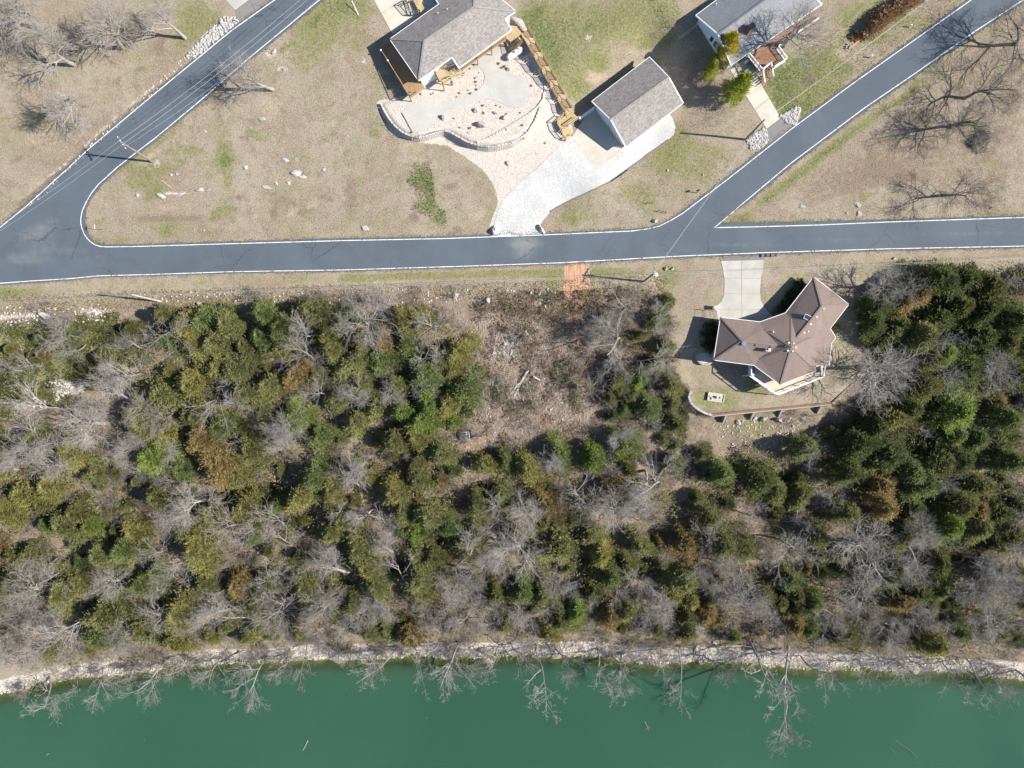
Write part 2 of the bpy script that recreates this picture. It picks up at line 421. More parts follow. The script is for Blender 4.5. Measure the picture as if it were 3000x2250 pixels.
# ------------------------------------------------------------------ mesh building
class MB:
    def __init__(s): s.v = []; s.f = []
    def add(s, verts, faces):
        o = len(s.v); s.v += [tuple(p) for p in verts]; s.f += [tuple(i + o for i in f) for f in faces]; return s
    def box(s, c, size, rz=0.0, M=None):
        x, y, z = [k / 2 for k in size]; cs, sn = math.cos(rz), math.sin(rz)
        vs = []
        for dz in (-z, z):
            for dx, dy in ((-x, -y), (x, -y), (x, y), (-x, y)):
                vs.append((c[0] + dx * cs - dy * sn, c[1] + dx * sn + dy * cs, c[2] + dz))
        return s.add(vs, [(0, 3, 2, 1), (4, 5, 6, 7), (0, 1, 5, 4), (1, 2, 6, 5), (2, 3, 7, 6), (3, 0, 4, 7)])
    def beam(s, a, b, w, h):
        a = Vector(a); b = Vector(b); d = (b - a)
        if d.length < 1e-6: return s
        d.normalize(); up = Vector((0, 0, 1)) if abs(d.z) < 0.95 else Vector((1, 0, 0))
        sx = d.cross(up).normalized() * (w / 2); sy = sx.cross(d).normalized() * (h / 2)
        vs = [p + i * sx + j * sy for p in (a, b) for i, j in ((-1, -1), (1, -1), (1, 1), (-1, 1))]
        return s.add(vs, [(0, 3, 2, 1), (4, 5, 6, 7), (0, 1, 5, 4), (1, 2, 6, 5), (2, 3, 7, 6), (3, 0, 4, 7)])
    def tube(s, pts, radii, n=6, cap=True):
        pts = [Vector(p) for p in pts]; rings = []
        ref = None
        for i, p in enumerate(pts):
            d = (pts[min(i + 1, len(pts) - 1)] - pts[max(i - 1, 0)])
            d = d.normalized() if d.length > 1e-9 else Vector((0, 0, 1))
            up = Vector((0, 0, 1)) if abs(d.z) < 0.9 else Vector((1, 0, 0))
            x = d.cross(up).normalized() if ref is None else (ref - ref.dot(d) * d).normalized()
            ref = x; y = d.cross(x)
            r = radii[i] if hasattr(radii, '__len__') else radii
            rings.append([p + x * math.cos(6.2832 * k / n) * r + y * math.sin(6.2832 * k / n) * r for k in range(n)])
        vs = [q for r_ in rings for q in r_]; fs = []
        for i in range(len(pts) - 1):
            for k in range(n): fs.append((i * n + k, i * n + (k + 1) % n, (i + 1) * n + (k + 1) % n, (i + 1) * n + k))
        if cap:
            fs.append(tuple(reversed(range(n)))); fs.append(tuple((len(pts) - 1) * n + k for k in range(n)))
        return s.add(vs, fs)
    def cyl(s, c, r, h, n=12, r2=None):
        return s.tube([c, (c[0], c[1], c[2] + h)], [r, r if r2 is None else r2], n)
    def prism(s, poly, z0, z1):
        n = len(poly)
        zz0 = z0 if hasattr(z0, '__len__') else [z0] * n; zz1 = z1 if hasattr(z1, '__len__') else [z1] * n
        area = sum(poly[i][0] * poly[(i + 1) % n][1] - poly[(i + 1) % n][0] * poly[i][1] for i in range(n))
        idx = list(range(n)) if area > 0 else list(reversed(range(n)))
        vs = [(poly[i][0], poly[i][1], zz0[i]) for i in idx] + [(poly[i][0], poly[i][1], zz1[i]) for i in idx]
        fs = [tuple(reversed(range(n))), tuple(n + i for i in range(n))] + [(i, (i + 1) % n, n + (i + 1) % n, n + i) for i in range(n)]
        return s.add(vs, fs)
    def sheet(s, poly3, th=0.12):
        """a polygon in space, given thickness downwards"""
        n = len(poly3); nr = Vector((0, 0, 0))
        for i in range(n):
            a = Vector(poly3[i]); b = Vector(poly3[(i + 1) % n]); nr += a.cross(b)
        ps = list(poly3) if nr.z > 0 else list(reversed(poly3))
        vs = [tuple(p) for p in ps] + [(p[0], p[1], p[2] - th) for p in ps]
        fs = [tuple(range(n)), tuple(reversed(range(n, 2 * n)))] + [(n + i, n + (i + 1) % n, (i + 1) % n, i) for i in range(n)]
        return s.add(vs, fs)
    def mesh(s, name, off=(0, 0, 0)):
        me = bpy.data.meshes.new(name)
        me.from_pydata([(p[0] - off[0], p[1] - off[1], p[2] - off[2]) for p in s.v], [], s.f)
        return me
    def build(s, name, mat, parent=None, smooth=False, **kw):
        off = parent_world(parent)
        me = s.mesh(name, off); return obj(name, me, mat, parent, smooth=smooth, **kw)

def parent_world(p):
    o = Vector((0, 0, 0))
    while p is not None: o += p.location; p = p.parent
    return o
def obj(name, me, mat=None, parent=None, label=None, cat=None, group=None, kind=None, smooth=False, loc=None):
    o = bpy.data.objects.new(name, me); COL.objects.link(o)
    if mat is not None and me is not None and len(me.materials) == 0: me.materials.append(MAT[mat] if isinstance(mat, str) else mat)
    if smooth and me is not None: me.polygons.foreach_set('use_smooth', [True] * len(me.polygons))
    if parent is not None: o.parent = parent
    if loc is not None: o.location = loc
    if label: o['label'] = label
    if cat: o['category'] = cat
    if group: o['group'] = group
    if kind: o['kind'] = kind
    return o
def thing(name, label, cat, loc, group=None):
    return obj(name, None, None, None, label, cat, group, loc=loc)

def np_mesh(name, V, F, attrs=None):
    """V (n,3), F (m,k) numpy arrays; attrs: name -> (n,3) per-vertex colours"""
    me = bpy.data.meshes.new(name)
    V = np.ascontiguousarray(V, np.float32); F = np.ascontiguousarray(F, np.int32)
    me.vertices.add(len(V)); me.vertices.foreach_set('co', V.ravel())
    m, k = F.shape
    me.loops.add(m * k); me.loops.foreach_set('vertex_index', F.ravel())
    me.polygons.add(m); me.polygons.foreach_set('loop_start', np.arange(0, m * k, k, dtype=np.int32))
    me.update(calc_edges=True)
    for nme, arr in (attrs or {}).items():
        at = me.color_attributes.new(nme, 'FLOAT_COLOR', 'POINT')
        c = np.ones((len(V), 4), np.float32); c[:, :arr.shape[1]] = arr
        at.data.foreach_set('color', c.ravel())
    return me

# ------------------------------------------------------------------ terrain
PX_ASPH = [(1120, -223), (799, -4), (672, 86), (446, 272), (265, 423), (75, 597), (-6, 662), (-150, 745), (-320, 800), (-900, 850), (-900, 930), (-300, 872), (0, 836), (210, 822), (290, 813),
           (450, 809), (680, 801), (1000, 796), (1330, 786), (1640, 775), (2000, 756), (2250, 746), (2600, 735), (3000, 727), (3400, 722), (4200, 715),
           (4200, 615), (3400, 626), (3000, 631), (2588, 643), (2300, 650), (2122, 652), (2112, 646), (2185, 599), (2322, 485), (2539, 322), (2684, 223), (2865, 96), (2996, 11), (3320, -200),
           (3200, -240), (2839, -5), (2491, 241), (2310, 375), (2130, 517), (1995, 620), (1960, 643), (1925, 659), (1890, 667), (1848, 671), (1600, 682), (1300, 692), (1000, 698), (678, 707), (407, 715),
           (312, 716), (282, 709), (264, 694), (254, 670), (250, 640), (254, 612), (266, 586), (297, 545), (350, 496), (404, 455), (458, 413), (594, 300), (729, 182), (942, 6), (1270, -215)]
SHEETS = {}
def poly_world(px): return [tuple(G(u, v)[:2]) for u, v in px]
POLY_ASPH = poly_world(PX_ASPH)
PX_GRAVEL = [(1441, 694), (1449, 655), (1458, 620), (1475, 583), (1502, 556), (1535, 522), (1570, 497), (1604, 462), (1633, 434), (1660, 412), (1678, 396), (1725, 350), (1740, 330), (1830, 300), (1900, 270),
             (1975, 300), (1954, 325), (1970, 345), (1979, 372), (1974, 395), (1961, 407), (1924, 434), (1886, 461), (1838, 496), (1791, 529), (1735, 556), (1678, 583), (1640, 603), (1613, 620), (1592, 645), (1583, 660), (1590, 672), (1599, 684)]
POLY_GRAVEL = poly_world(PX_GRAVEL)
PX_DRIVE_C = [(2112, 765), (2238, 762), (2235, 790), (2229, 813), (2226, 856), (2229, 881), (2241, 904), (2268, 930), (2258, 950), (2105, 962), (2100, 915), (2093, 900), (2103, 893), (2112, 884), (2118, 872), (2121, 861), (2122.5, 835), (2121.5, 813), (2117, 785)]
POLY_DRIVE_C = poly_world(PX_DRIVE_C)
POLY_APRON_C = poly_world([(2106, 754), (2242, 749), (2238, 762), (2112, 765)])
POLY_DRIVE_B = poly_world([(2139, 206), (2178, 178), (2200, 170), (2232, 216), (2220, 231), (2287, 346), (2246, 378)])
POLY_APRON_B = poly_world([(2246, 379), (2288, 347), (2322, 367), (2313, 376), (2252, 424), (2250, 400)])
POLY_DRIVE_NW = poly_world([(652, -40), (660, -2), (689, 30), (740, -8), (800, -60)])
POLY_APRON_NW = poly_world([(690, 30), (697, 60), (703, 62), (793, -2), (900, -80), (800, -60), (741, -8)])
PX_PATIO = [(1176, 329), (1209, 389), (1239, 380), (1258, 374), (1273, 365), (1284, 352), (1291, 337), (1299, 327), (1318, 323), (1339, 319), (1360, 313), (1378, 305), (1393, 298), (1408, 292), (1421, 290), (1434, 290),
            (1447, 293), (1458, 297), (1478, 308), (1492, 312), (1508, 314), (1523, 313), (1538, 308), (1546, 296), (1551, 271), (1548, 252), (1542, 235), (1522, 225), (1497, 217), (1470, 205), (1440, 180), (1478, 132), (1462, 118), (1330, 212), (1345, 232),
            (1407, 199), (1417, 210), (1420, 226), (1417, 243), (1407, 258), (1396, 266), (1384, 271), (1360, 284), (1334, 294), (1300, 299), (1271, 301), (1217, 299), (1195, 311)]
POLY_PATIO = wp(PX_PATIO, PLAT_Z)
PX_PAD_G = [(1676, 400), (1746, 498), (1829, 437), (1880, 400), (1800, 270), (1730, 320)]
POLY_PAD_G = wp(PX_PAD_G, 2.2)

HOLES = [POLY_ASPH, POLY_GRAVEL, POLY_DRIVE_C, POLY_APRON_C, POLY_DRIVE_B, POLY_APRON_B, POLY_PATIO, POLY_PAD_G, POLY_APRON_NW, POLY_DRIVE_NW]

def axis(lo, hi, st, far, g=1.22):
    a = list(np.arange(lo, hi + st * 0.5, st)); s = st; x = a[-1]; up = []
    while x < far: s *= g; x += s; up.append(x)
    s = st; x = a[0]; dn = []
    while x > -far: s *= g; x -= s; dn.append(x)
    return np.array(dn[::-1] + a + up)
gx = axis(-92, 92, 0.36, 2600); gy = axis(-66, 66, 0.36, 2600)
GX, GY = np.meshgrid(gx, gy)
FX, FY = GX.ravel(), GY.ravel()
FZ = T(FX, FY)
near = (np.abs(FX) < 100) & (np.abs(FY) < 75)
low = np.zeros(len(FX), bool)
for P in HOLES:
    Pa = np.array(P)
    m = near & (FX > Pa[:, 0].min() - 1) & (FX < Pa[:, 0].max() + 1) & (FY > Pa[:, 1].min() - 1) & (FY < Pa[:, 1].max() + 1)
    idx = np.where(m)[0]
    if len(idx):
        sd = sdist(FX[idx], FY[idx], P); low[idx[sd < -0.55]] = True
# photo pixel of each ground vertex, so that ground cover can be put where it was measured
PU = 1500 + FX / (K * (H - FZ)); PV = 1125 - FY / (K * (H - FZ))
COVA = np.zeros((len(FX), 3)); COVB = np.zeros((len(FX), 3))
CH = {'g': (COVA, 0), 'b': (COVA, 1), 'p': (COVA, 2), 'r': (COVB, 0), 'd': (COVB, 1), 's': (COVB, 2)}
def blob(ch, u, v, ru, rv, st=0.6, rot=0.0):
    if ch == 's': ru *= 1.25; rv *= 1.35; st *= 0.85
    if ch == 'p' and ru < 37: st *= 0.7
    A, i = CH[ch]; c, s = math.cos(R(rot)), math.sin(R(rot))
    du, dv = PU - u, PV - v
    a = (du * c + dv * s) / ru; b = (-du * s + dv * c) / rv
    A[:, i] += st * np.exp(-(a * a + b * b) * 0.9)
def strip(ch, line, w, st=0.6, soft=None):
    A, i = CH[ch]
    d = np.full(len(PU), 1e9)
    us = [p[0] for p in line]; vs = [p[1] for p in line]
    m = (PU > min(us) - 3 * w) & (PU < max(us) + 3 * w) & (PV > min(vs) - 3 * w) & (PV < max(vs) + 3 * w)
    d[m] = pdist(PU[m], PV[m], line)
    A[:, i] += st * np.clip(1.6 - d / w, 0, 1)
def area(ch, poly, st=0.6, soft=8):
    A, i = CH[ch]
    us = [p[0] for p in poly]; vs = [p[1] for p in poly]
    m = (PU > min(us) - 40) & (PU < max(us) + 40) & (PV > min(vs) - 40) & (PV < max(vs) + 40)
    A[m, i] += st * np.clip(0.5 - sdist(PU[m], PV[m], poly) / (2 * soft), 0, 1)
# green grass
for b in [(960, 30, 80, 70, .45), (930, 120, 60, 90, .5), (1010, 10, 70, 40, .5), (590, 50, 60, 60, .95), (640, 80, 40, 40, .5), (500, 20, 50, 30, .5), (535, 105, 50, 50, .6), (500, 150, 60, 30, .4), (650, 400, 40, 90, .45), (662, 460, 22, 50, .9), (668, 545, 14, 36, .5), (520, 430, 60, 50, .45),
          (400, 500, 70, 60, .4), (290, 640, 26, 60, .5), (330, 706, 120, 9, .6), (450, 540, 60, 40, .4), (680, 612, 70, 9, .5), (470, 680, 70, 40, .25), (640, 690, 60, 30, .3), (120, 470, 50, 30, .5), (60, 540, 60, 40, .35), (860, 200, 40, 80, .35), (820, 320, 30, 60, .2),
          (1240, 496, 26, 24, .8), (1225, 530, 26, 24, .9), (1255, 545, 24, 30, 1.0), (1262, 580, 14, 40, .7), (1240, 602, 36, 12, .95), (1285, 645, 26, 16, .9), (1165, 600, 24, 22, .5), (1296, 620, 20, 20, .5), (1290, 500, 14, 30, .6), (1040, 20, 60, 40, .5), (1050, 120, 40, 50, .4), (1100, 240, 40, 50, .3),
          (1540, 60, 40, 50, .9), (1580, 110, 50, 70, .95), (1640, 160, 45, 50, .7), (1620, 230, 50, 60, .55), (1690, 250, 30, 40, .95), (1750, 180, 40, 30, .8), (1760, 60, 90, 50, .6), (1870, 60, 100, 60, .5), (1950, 20, 60, 40, .7), (1650, 60, 60, 60, .5), (1710, 100, 60, 30, .4), (1960, 130, 30, 30, .5),
          (1930, 470, 60, 40, .45), (1960, 410, 40, 60, .6), (1850, 560, 60, 30, .5), (1680, 635, 70, 28, .7), (1660, 610, 20, 14, .5), (1780, 676, 160, 9, .6), (1990, 390, 60, 40, .5), (2080, 440, 90, 40, .45), (2040, 510, 80, 40, .5), (1910, 600, 60, 40, .3),
          (2310, 215, 90, 70, .9), (2270, 260, 30, 60, .6), (2390, 180, 90, 50, .5), (2440, 280, 60, 40, .7), (2360, 320, 50, 25, .9), (2300, 300, 40, 40, .8), (2560, 20, 120, 60, .4), (2470, 30, 60, 60, .4), (2560, 110, 60, 16, .7), (2640, 180, 80, 16, .6), (2620, 60, 30, 10, .8), (2740, 70, 80, 30, .4),
          (2900, 460, 44, 60, .6), (2880, 250, 60, 50, .25), (2740, 220, 40, 30, .35), (2950, 626, 120, 9, .8), (2340, 650, 140, 8, .7), (2165, 640, 44, 16, 1.1), (2660, 635, 160, 6, .5), (2560, 250, 40, 20, .5),
          (2080, 1160, 80, 40, .75), (2060, 1170, 30, 30, .4), (2130, 1175, 30, 30, .6), (2220, 1130, 40, 26, 1.0), (2470, 1075, 46, 40, .7), (2450, 960, 16, 14, .9), (2060, 840, 70, 50, .25), (2275, 785, 26, 8, .6), (2330, 770, 60, 30, .25), (2020, 790, 60, 30, .25),
          (2640, 782, 90, 16, 1.2), (2820, 762, 160, 14, .4), (1950, 830, 30, 40, .9), (1975, 805, 20, 30, .5), (2200, 1240, 60, 50, .5), (2250, 1260, 60, 40, .45), (2130, 1270, 60, 60, .3)]:
    blob('g', *b)
blob('g', 2490, 395, 120, 14, .95, -36); blob('g', 2380, 480, 120, 16, .95, -38); blob('g', 2270, 565, 100, 16, .9, -38); blob('g', 2600, 315, 90, 12, .55, -35); blob('g', 2700, 245, 90, 10, .3, -35)
blob('g', 2230, 470, 60, 8, .7, -38); blob('g', 2120, 560, 90, 9, .7, -38); blob('g', 2420, 310, 120, 9, .9, -36); blob('g', 2600, 190, 120, 9, .5, -35)
verge = [(0, 858), (300, 838), (700, 825), (1000, 818), (1300, 808), (1640, 800)]
strip('g', verge, 16, .5); strip('g', [(1000, 815), (1300, 806), (1640, 796)], 8, .55); blob('g', 20, 862, 60, 16, .9); blob('g', 1620, 830, 30, 20, .9); blob('g', 1780, 800, 80, 14, .8); strip('g', [(1740, 798), (1960, 790)], 14, .4)
strip('s', [(60, 870), (400, 850), (700, 840)], 10, .25)
strip('g', [(345, 500), (460, 420), (600, 308)], 9, .45); strip('s', [(360, 520), (470, 435), (560, 355)], 8, .5)
# green brown brush slope at the left
area('g', [(-200, 955), (180, 945), (330, 920), (420, 985), (460, 1040), (380, 1080), (300, 1110), (180, 1140), (60, 1210), (-200, 1260)], .8, 20)
for b in [(80, 1040, 70, 60, .3), (280, 980, 80, 30, .3), (30, 1330, 80, 90, .5), (200, 1190, 70, 40, .5), (320, 1250, 50, 30, .3)]: blob('g', *b)
# tan, straw and scraped spots
for b in [(120, 400, 70, 26, .9), (60, 500, 40, 30, .5), (380, 190, 60, 20, .4), (800, 320, 26, 34, .95), (760, 300, 20, 30, .4), (690, 375, 20, 12, .5), (470, 600, 80, 12, .5), (770, 600, 80, 10, .7), (560, 620, 90, 14, .5), (930, 610, 60, 20, .4), (1010, 575, 30, 30, .4),
          (480, 560, 40, 12, .5), (900, 330, 60, 60, .3), (1180, 470, 110, 40, .35), (1100, 380, 50, 60, .25), (1330, 470, 60, 30, .3), (1400, 640, 60, 30, .3), (1760, 215, 60, 16, .95), (1800, 165, 30, 20, .7), (1740, 235, 20, 16, .8), (1830, 110, 60, 20, .4), (1900, 90, 50, 20, .4),
          (1860, 515, 40, 12, .8), (1840, 560, 20, 10, .6), (2455, 155, 26, 20, .9), (2690, 60, 60, 8, .8), (2580, 145, 60, 8, .5), (2460, 300, 26, 14, .6), (2010, 1030, 20, 50, .5), (2000, 1110, 20, 40, .6), (2100, 1120, 90, 40, .3), (2300, 1165, 120, 14, .6), (2060, 960, 50, 40, .3), (2330, 800, 90, 40, .3), (2420, 820, 60, 40, .3), (2000, 870, 30, 60, .25)]:
    blob('s', *b)
# brown leaf litter
for b in [(330, 340, 120, 60, .4), (420, 260, 60, 40, .3), (250, 420, 60, 60, .45), (720, 405, 30, 14, .6), (560, 640, 110, 14, .7), (620, 680, 120, 14, .5), (430, 640, 60, 14, .6), (800, 580, 50, 40, .4), (760, 500, 60, 30, .3), (860, 600, 60, 50, .45), (1000, 540, 40, 40, .4), (1030, 600, 22, 60, .7), (1110, 520, 60, 30, .5),
          (700, 250, 40, 30, .35), (1180, 640, 80, 26, .3), (1450, 620, 30, 60, .35), (1380, 520, 60, 40, .35), (2400, 560, 140, 60, .45), (2560, 500, 160, 70, .55), (2740, 420, 160, 80, .5), (2830, 200, 120, 90, .4), (2950, 330, 90, 120, .45), (2700, 600, 120, 30, .3), (2250, 620, 80, 16, .3), (2950, 520, 100, 60, .4),
          (2160, 350, 50, 60, .4), (2110, 300, 40, 30, .3), (2050, 250, 50, 60, .5), (2030, 180, 40, 60, .5), (2350, 60, 60, 40, .2), (2450, 220, 50, 30, .3), (770, 380, 60, 16, .3), (640, 300, 26, 20, .4)]:
    blob('b', *b)
area('b', [(-600, 905), (0, 900), (450, 872), (900, 868), (1250, 862), (1640, 850), (1900, 850), (1960, 900), (1975, 1060), (2010, 1140), (2020, 1190), (2440, 1190), (2520, 1100), (2520, 830), (2620, 800), (3600, 790), (3600, 1975), (2600, 1925), (1500, 1890), (600, 1900), (0, 1960), (-600, 2010)], .62, 14)
strip('b', [(380, 868), (900, 850), (1300, 846), (1600, 840)], 14, .35)
# pale stone
strip('p', [(40, 590), (180, 490), (310, 370), (395, 298), (440, 262), (520, 200)], 6, .42); strip('b', [(60, 600), (230, 458), (400, 315), (560, 190), (680, 82)], 8, .8)
area('p', [(545, 160), (600, 100), (655, 48), (690, 50), (695, 68), (640, 110), (570, 165)], 1.2, 5)
for b in [(790, 160, 26, 16, .8), (825, 203, 26, 10, .9), (870, 175, 14, 14, .5), (640, 305, 12, 14, .6), (460, 478, 16, 18, .8), (840, 500, 34, 20, .5), (900, 530, 34, 12, .5), (490, 566, 26, 8, .6), (530, 566, 40, 6, .6), (870, 465, 30, 10, .5), (280, 215, 10, 10, .5), (415, 218, 12, 8, .6),
          (1480, 1010, 34, 26, .3), (1510, 1000, 30, 20, .3), (1600, 890, 50, 12, .5), (1420, 870, 30, 12, .4), (280, 915, 50, 14, .6), (230, 900, 50, 10, .35), (150, 1140, 60, 26, 1.1), (210, 1135, 40, 18, .9), (60, 1190, 34, 16, .9), (100, 920, 60, 12, .5), (20, 930, 50, 14, .5), (450, 868, 40, 14, .5), (560, 856, 50, 8, .4),
          (2330, 1240, 60, 20, .4), (2200, 1310, 60, 30, .25), (2240, 1290, 60, 20, .2), (2180, 1250, 60, 20, .3), (2350, 608, 26, 12, .6), (2512, 598, 20, 10, .7), (2516, 626, 14, 12, .7), (2480, 622, 10, 8, .5), (2535, 450, 16, 30, .4), (2440, 530, 12, 14, .5), (2935, 590, 20, 10, .3), (2910, 608, 12, 8, .5), (2770, 600, 60, 10, .3)]:
    blob('p', *b)
shore_px = [(0, 2012), (110, 1988), (250, 1962), (340, 1958), (450, 1942), (620, 1922), (740, 1924), (905, 1908), (1000, 1908), (1200, 1900), (1400, 1902), (1750, 1898), (1850, 1916), (2000, 1912), (2200, 1920), (2450, 1936), (2600, 1936), (2800, 1944), (3000, 1960), (3400, 1970)]
strip('p', shore_px, 17, .78); strip('p', [(-200, 2060)] + shore_px[:8], 20, .2); strip('p', shore_px[9:], 22, .12); strip('b', shore_px, 22, .3)
strip('s', shore_px, 26, .2)
# stone round the terraced garden
area('p', [(1110, 296), (1200, 280), (1243, 250), (1330, 190), (1480, 95), (1495, 45), (1530, 60), (1600, 200), (1665, 330), (1680, 402), (1640, 430), (1560, 500), (1490, 565), (1476, 590), (1460, 640), (1440, 695), (1436, 660), (1462, 590), (1450, 545), (1420, 500), (1370, 462), (1310, 425), (1230, 415), (1150, 395), (1105, 300)], 1.25, 7)
area('s', [(1150, 320), (1240, 290), (1300, 300), (1400, 260), (1430, 220), (1480, 160), (1540, 180), (1550, 380), (1450, 410), (1200, 380)], .5, 20)
area('s', [(1293, 345), (1340, 325), (1400, 300), (1440, 296), (1480, 315), (1500, 330), (1440, 370), (1330, 380)], .8, 10)
area('s', [(1350, 285), (1400, 255), (1412, 225), (1400, 205), (1370, 225), (1340, 270), (1300, 290)], .6, 8)
# excavated orange ramp
area('r', [(1655, 776), (1723, 775), (1727, 810), (1727, 850), (1716, 880), (1700, 910), (1680, 917), (1664, 900), (1643, 875), (1655, 815)], 1.2, 4)
blob('r', 1688, 930, 26, 26, .6); blob('r', 1695, 985, 18, 40, .35); strip('r', [(1690, 930), (1665, 960)], 14, .3)
strip('r', [(1330, 1300), (1370, 1308), (1400, 1295), (1420, 1280)], 9, .5); strip('r', [(1335, 1255), (1400, 1265)], 6, .4)
strip('r', [(2200, 1300), (2240, 1325), (2270, 1320)], 20, .3); blob('r', 2000, 1100, 14, 40, .4); blob('r', 1960, 880, 12, 30, .3); blob('r', 2516, 108, 20, 8, .8)
strip('r', [(2500, 118), (2560, 78), (2680, 0)], 8, .45); strip('s', [(2490, 135), (2560, 88), (2684, 4)], 6, .5)
# clearing
area('r', [(1400, 900), (1660, 890), (1730, 960), (1760, 1060), (1720, 1280), (1420, 1330), (1400, 1250), (1440, 1120), (1380, 1010)], .26, 30)
area('b', [(1400, 900), (1660, 890), (1730, 960), (1760, 1060), (1720, 1280), (1420, 1330), (1400, 1250), (1440, 1120), (1380, 1010)], .2, 30)
area('s', [(1400, 920), (1650, 900), (1730, 960), (1760, 1060), (1720, 1280), (1420, 1330), (1400, 1250), (1440, 1120), (1380, 1010)], .22, 30)
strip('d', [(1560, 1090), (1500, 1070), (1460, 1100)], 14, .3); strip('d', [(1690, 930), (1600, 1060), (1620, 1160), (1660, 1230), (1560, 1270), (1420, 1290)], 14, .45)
area('d', [(1420, 1310), (1560, 1290), (1800, 1270), (2020, 1300), (2200, 1380), (2400, 1290), (2480, 1190), (2560, 1100), (2600, 900), (3500, 860), (3500, 1850), (1500, 1850), (700, 1800), (0, 1900), (-500, 1900), (-500, 1500), (300, 1300), (520, 950), (1200, 930), (1350, 1180), (1330, 1290)], .38, 40)  # dark soil of the wood, with shadow between the trees put into its colour
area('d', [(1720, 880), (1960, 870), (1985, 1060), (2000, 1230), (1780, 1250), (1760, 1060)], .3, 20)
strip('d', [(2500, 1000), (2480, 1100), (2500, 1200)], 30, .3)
area('g', [(1530, -20), (1990, -20), (2000, 110), (1900, 160), (1725, 290), (1690, 325), (1600, 190), (1530, 60)], .32, 15)
area('g', [(2250, 380), (2215, 240), (2310, 170), (2430, 60), (2560, -20), (2840, -20), (2320, 360)], .28, 12)
area('g', [(900, -20), (1080, -20), (1140, 90), (1090, 140), (1160, 280), (980, 330), (860, 200), (800, 130)], .22, 25)
area('g', [(330, 540), (470, 420), (620, 420), (720, 520), (700, 700), (330, 715), (262, 680)], .22, 25)
area('g', [(1620, 660), (1800, 540), (1960, 420), (2170, 430), (2200, 450), (2000, 600), (1850, 665)], .25, 15)
_r = random.Random(21)
LAWNS = [[(300, 700), (270, 600), (470, 430), (720, 200), (950, 10), (1120, 60), (1100, 300), (1230, 420), (1310, 440), (1440, 560), (1420, 690)], [(0, 640), (0, 0), (600, 0), (520, 170), (300, 360)], [(2200, 600), (2550, 330), (2990, 20), (3000, 620)],
         [(1540, 0), (1900, 0), (1980, 120), (1720, 290)], [(1640, 660), (1800, 540), (2170, 440), (1960, 620)], [(2260, 370), (2240, 240), (2480, 40), (2820, 0)], [(1990, 800), (2110, 790), (2090, 900), (1990, 1050)], [(2250, 790), (2500, 780), (2480, 860), (2240, 870)]]
for P_ in LAWNS:
    us, vs = [p[0] for p in P_], [p[1] for p in P_]; n_ = int((max(us) - min(us)) * (max(vs) - min(vs)) / 4500)
    for _ in range(min(n_, 150)):
        u, v = _r.uniform(min(us), max(us)), _r.uniform(min(vs), max(vs))
        if sdist(np.array([u]), np.array([v]), P_)[0] > -8: continue
        blob(_r.choices('gbspd', [34, 34, 16, 6, 8])[0], u, v, _r.uniform(7, 34), _r.uniform(5, 20), _r.uniform(.3, .85), _r.uniform(-50, 20))
np.clip(COVA, 0, 1.4, out=COVA); np.clip(COVB, 0, 1.2, out=COVB)

ny, nx = GX.shape
ii = np.arange(ny * nx).reshape(ny, nx)
F = np.stack([ii[:-1, :-1], ii[:-1, 1:], ii[1:, 1:], ii[1:, :-1]], -1).reshape(-1, 4)
Vg = np.stack([FX, FY, FZ - 0.16 * low], 1)
ground = obj('ground', np_mesh('ground', Vg, F, {'cover_a': COVA, 'cover_b': COVB}), 'ground', kind='structure', smooth=True)
COVER_LOOK = (gx, gy, COVA.reshape(ny, nx, 3), COVB.reshape(ny, nx, 3))

# ------------------------------------------------------------------ roads and other sheets lying on the terrain
def drape(name, poly, mat, lift, step=1.0, thick=0.0, attrs=None, parent=None, **kw):
    P = np.array(poly)
    # densify the outline
    out = []
    for i in range(len(P)):
        a, b = P[i], P[(i + 1) % len(P)]
        n = max(1, int(np.hypot(*(b - a)) / step))
        for k in range(n): out.append(tuple(a + (b - a) * k / n))
    nb = len(out)
    xs = np.arange(P[:, 0].min(), P[:, 0].max(), step); ys = np.arange(P[:, 1].min(), P[:, 1].max(), step)
    xs = xs[(xs > -130) & (xs < 130)]; ys = ys[(ys > -130) & (ys < 130)]
    XX, YY = np.meshgrid(xs, ys); XX, YY = XX.ravel(), YY.ravel()
    sd = sdist(XX, YY, poly); k = sd < -step * 0.35
    pts = out + list(zip(XX[k].tolist(), YY[k].tolist()))
    r = delaunay_2d_cdt([Vector(p) for p in pts], [(i, (i + 1) % nb) for i in range(nb)], [list(range(nb))], 1, 1e-5)
    vs = np.array([tuple(p) for p in r[0]]); fs = r[2]
    Z = T(vs[:, 0], vs[:, 1]) + lift
    V = [(vs[i, 0], vs[i, 1], Z[i]) for i in range(len(vs))]
    F = [tuple(f) for f in fs]
    # make them face up
    F2 = []
    for f in F:
        a, b, c = (V[f[0]], V[f[1]], V[f[2]])
        F2.append(f if (b[0] - a[0]) * (c[1] - a[1]) - (b[1] - a[1]) * (c[0] - a[0]) > 0 else tuple(reversed(f)))
    off = parent_world(parent)
    me = bpy.data.meshes.new(name)
    me.from_pydata([(p[0] - off.x, p[1] - off.y, p[2] - off.z) for p in V], [], F2)
    if attrs:
        arr = attrs(vs[:, 0], vs[:, 1], Z)
        at = me.color_attributes.new('dust', 'FLOAT_COLOR', 'POINT')
        c = np.ones((len(vs), 4), np.float32); c[:, :3] = arr; at.data.foreach_set('color', c.ravel())
    return obj(name, me, mat, parent, **kw)

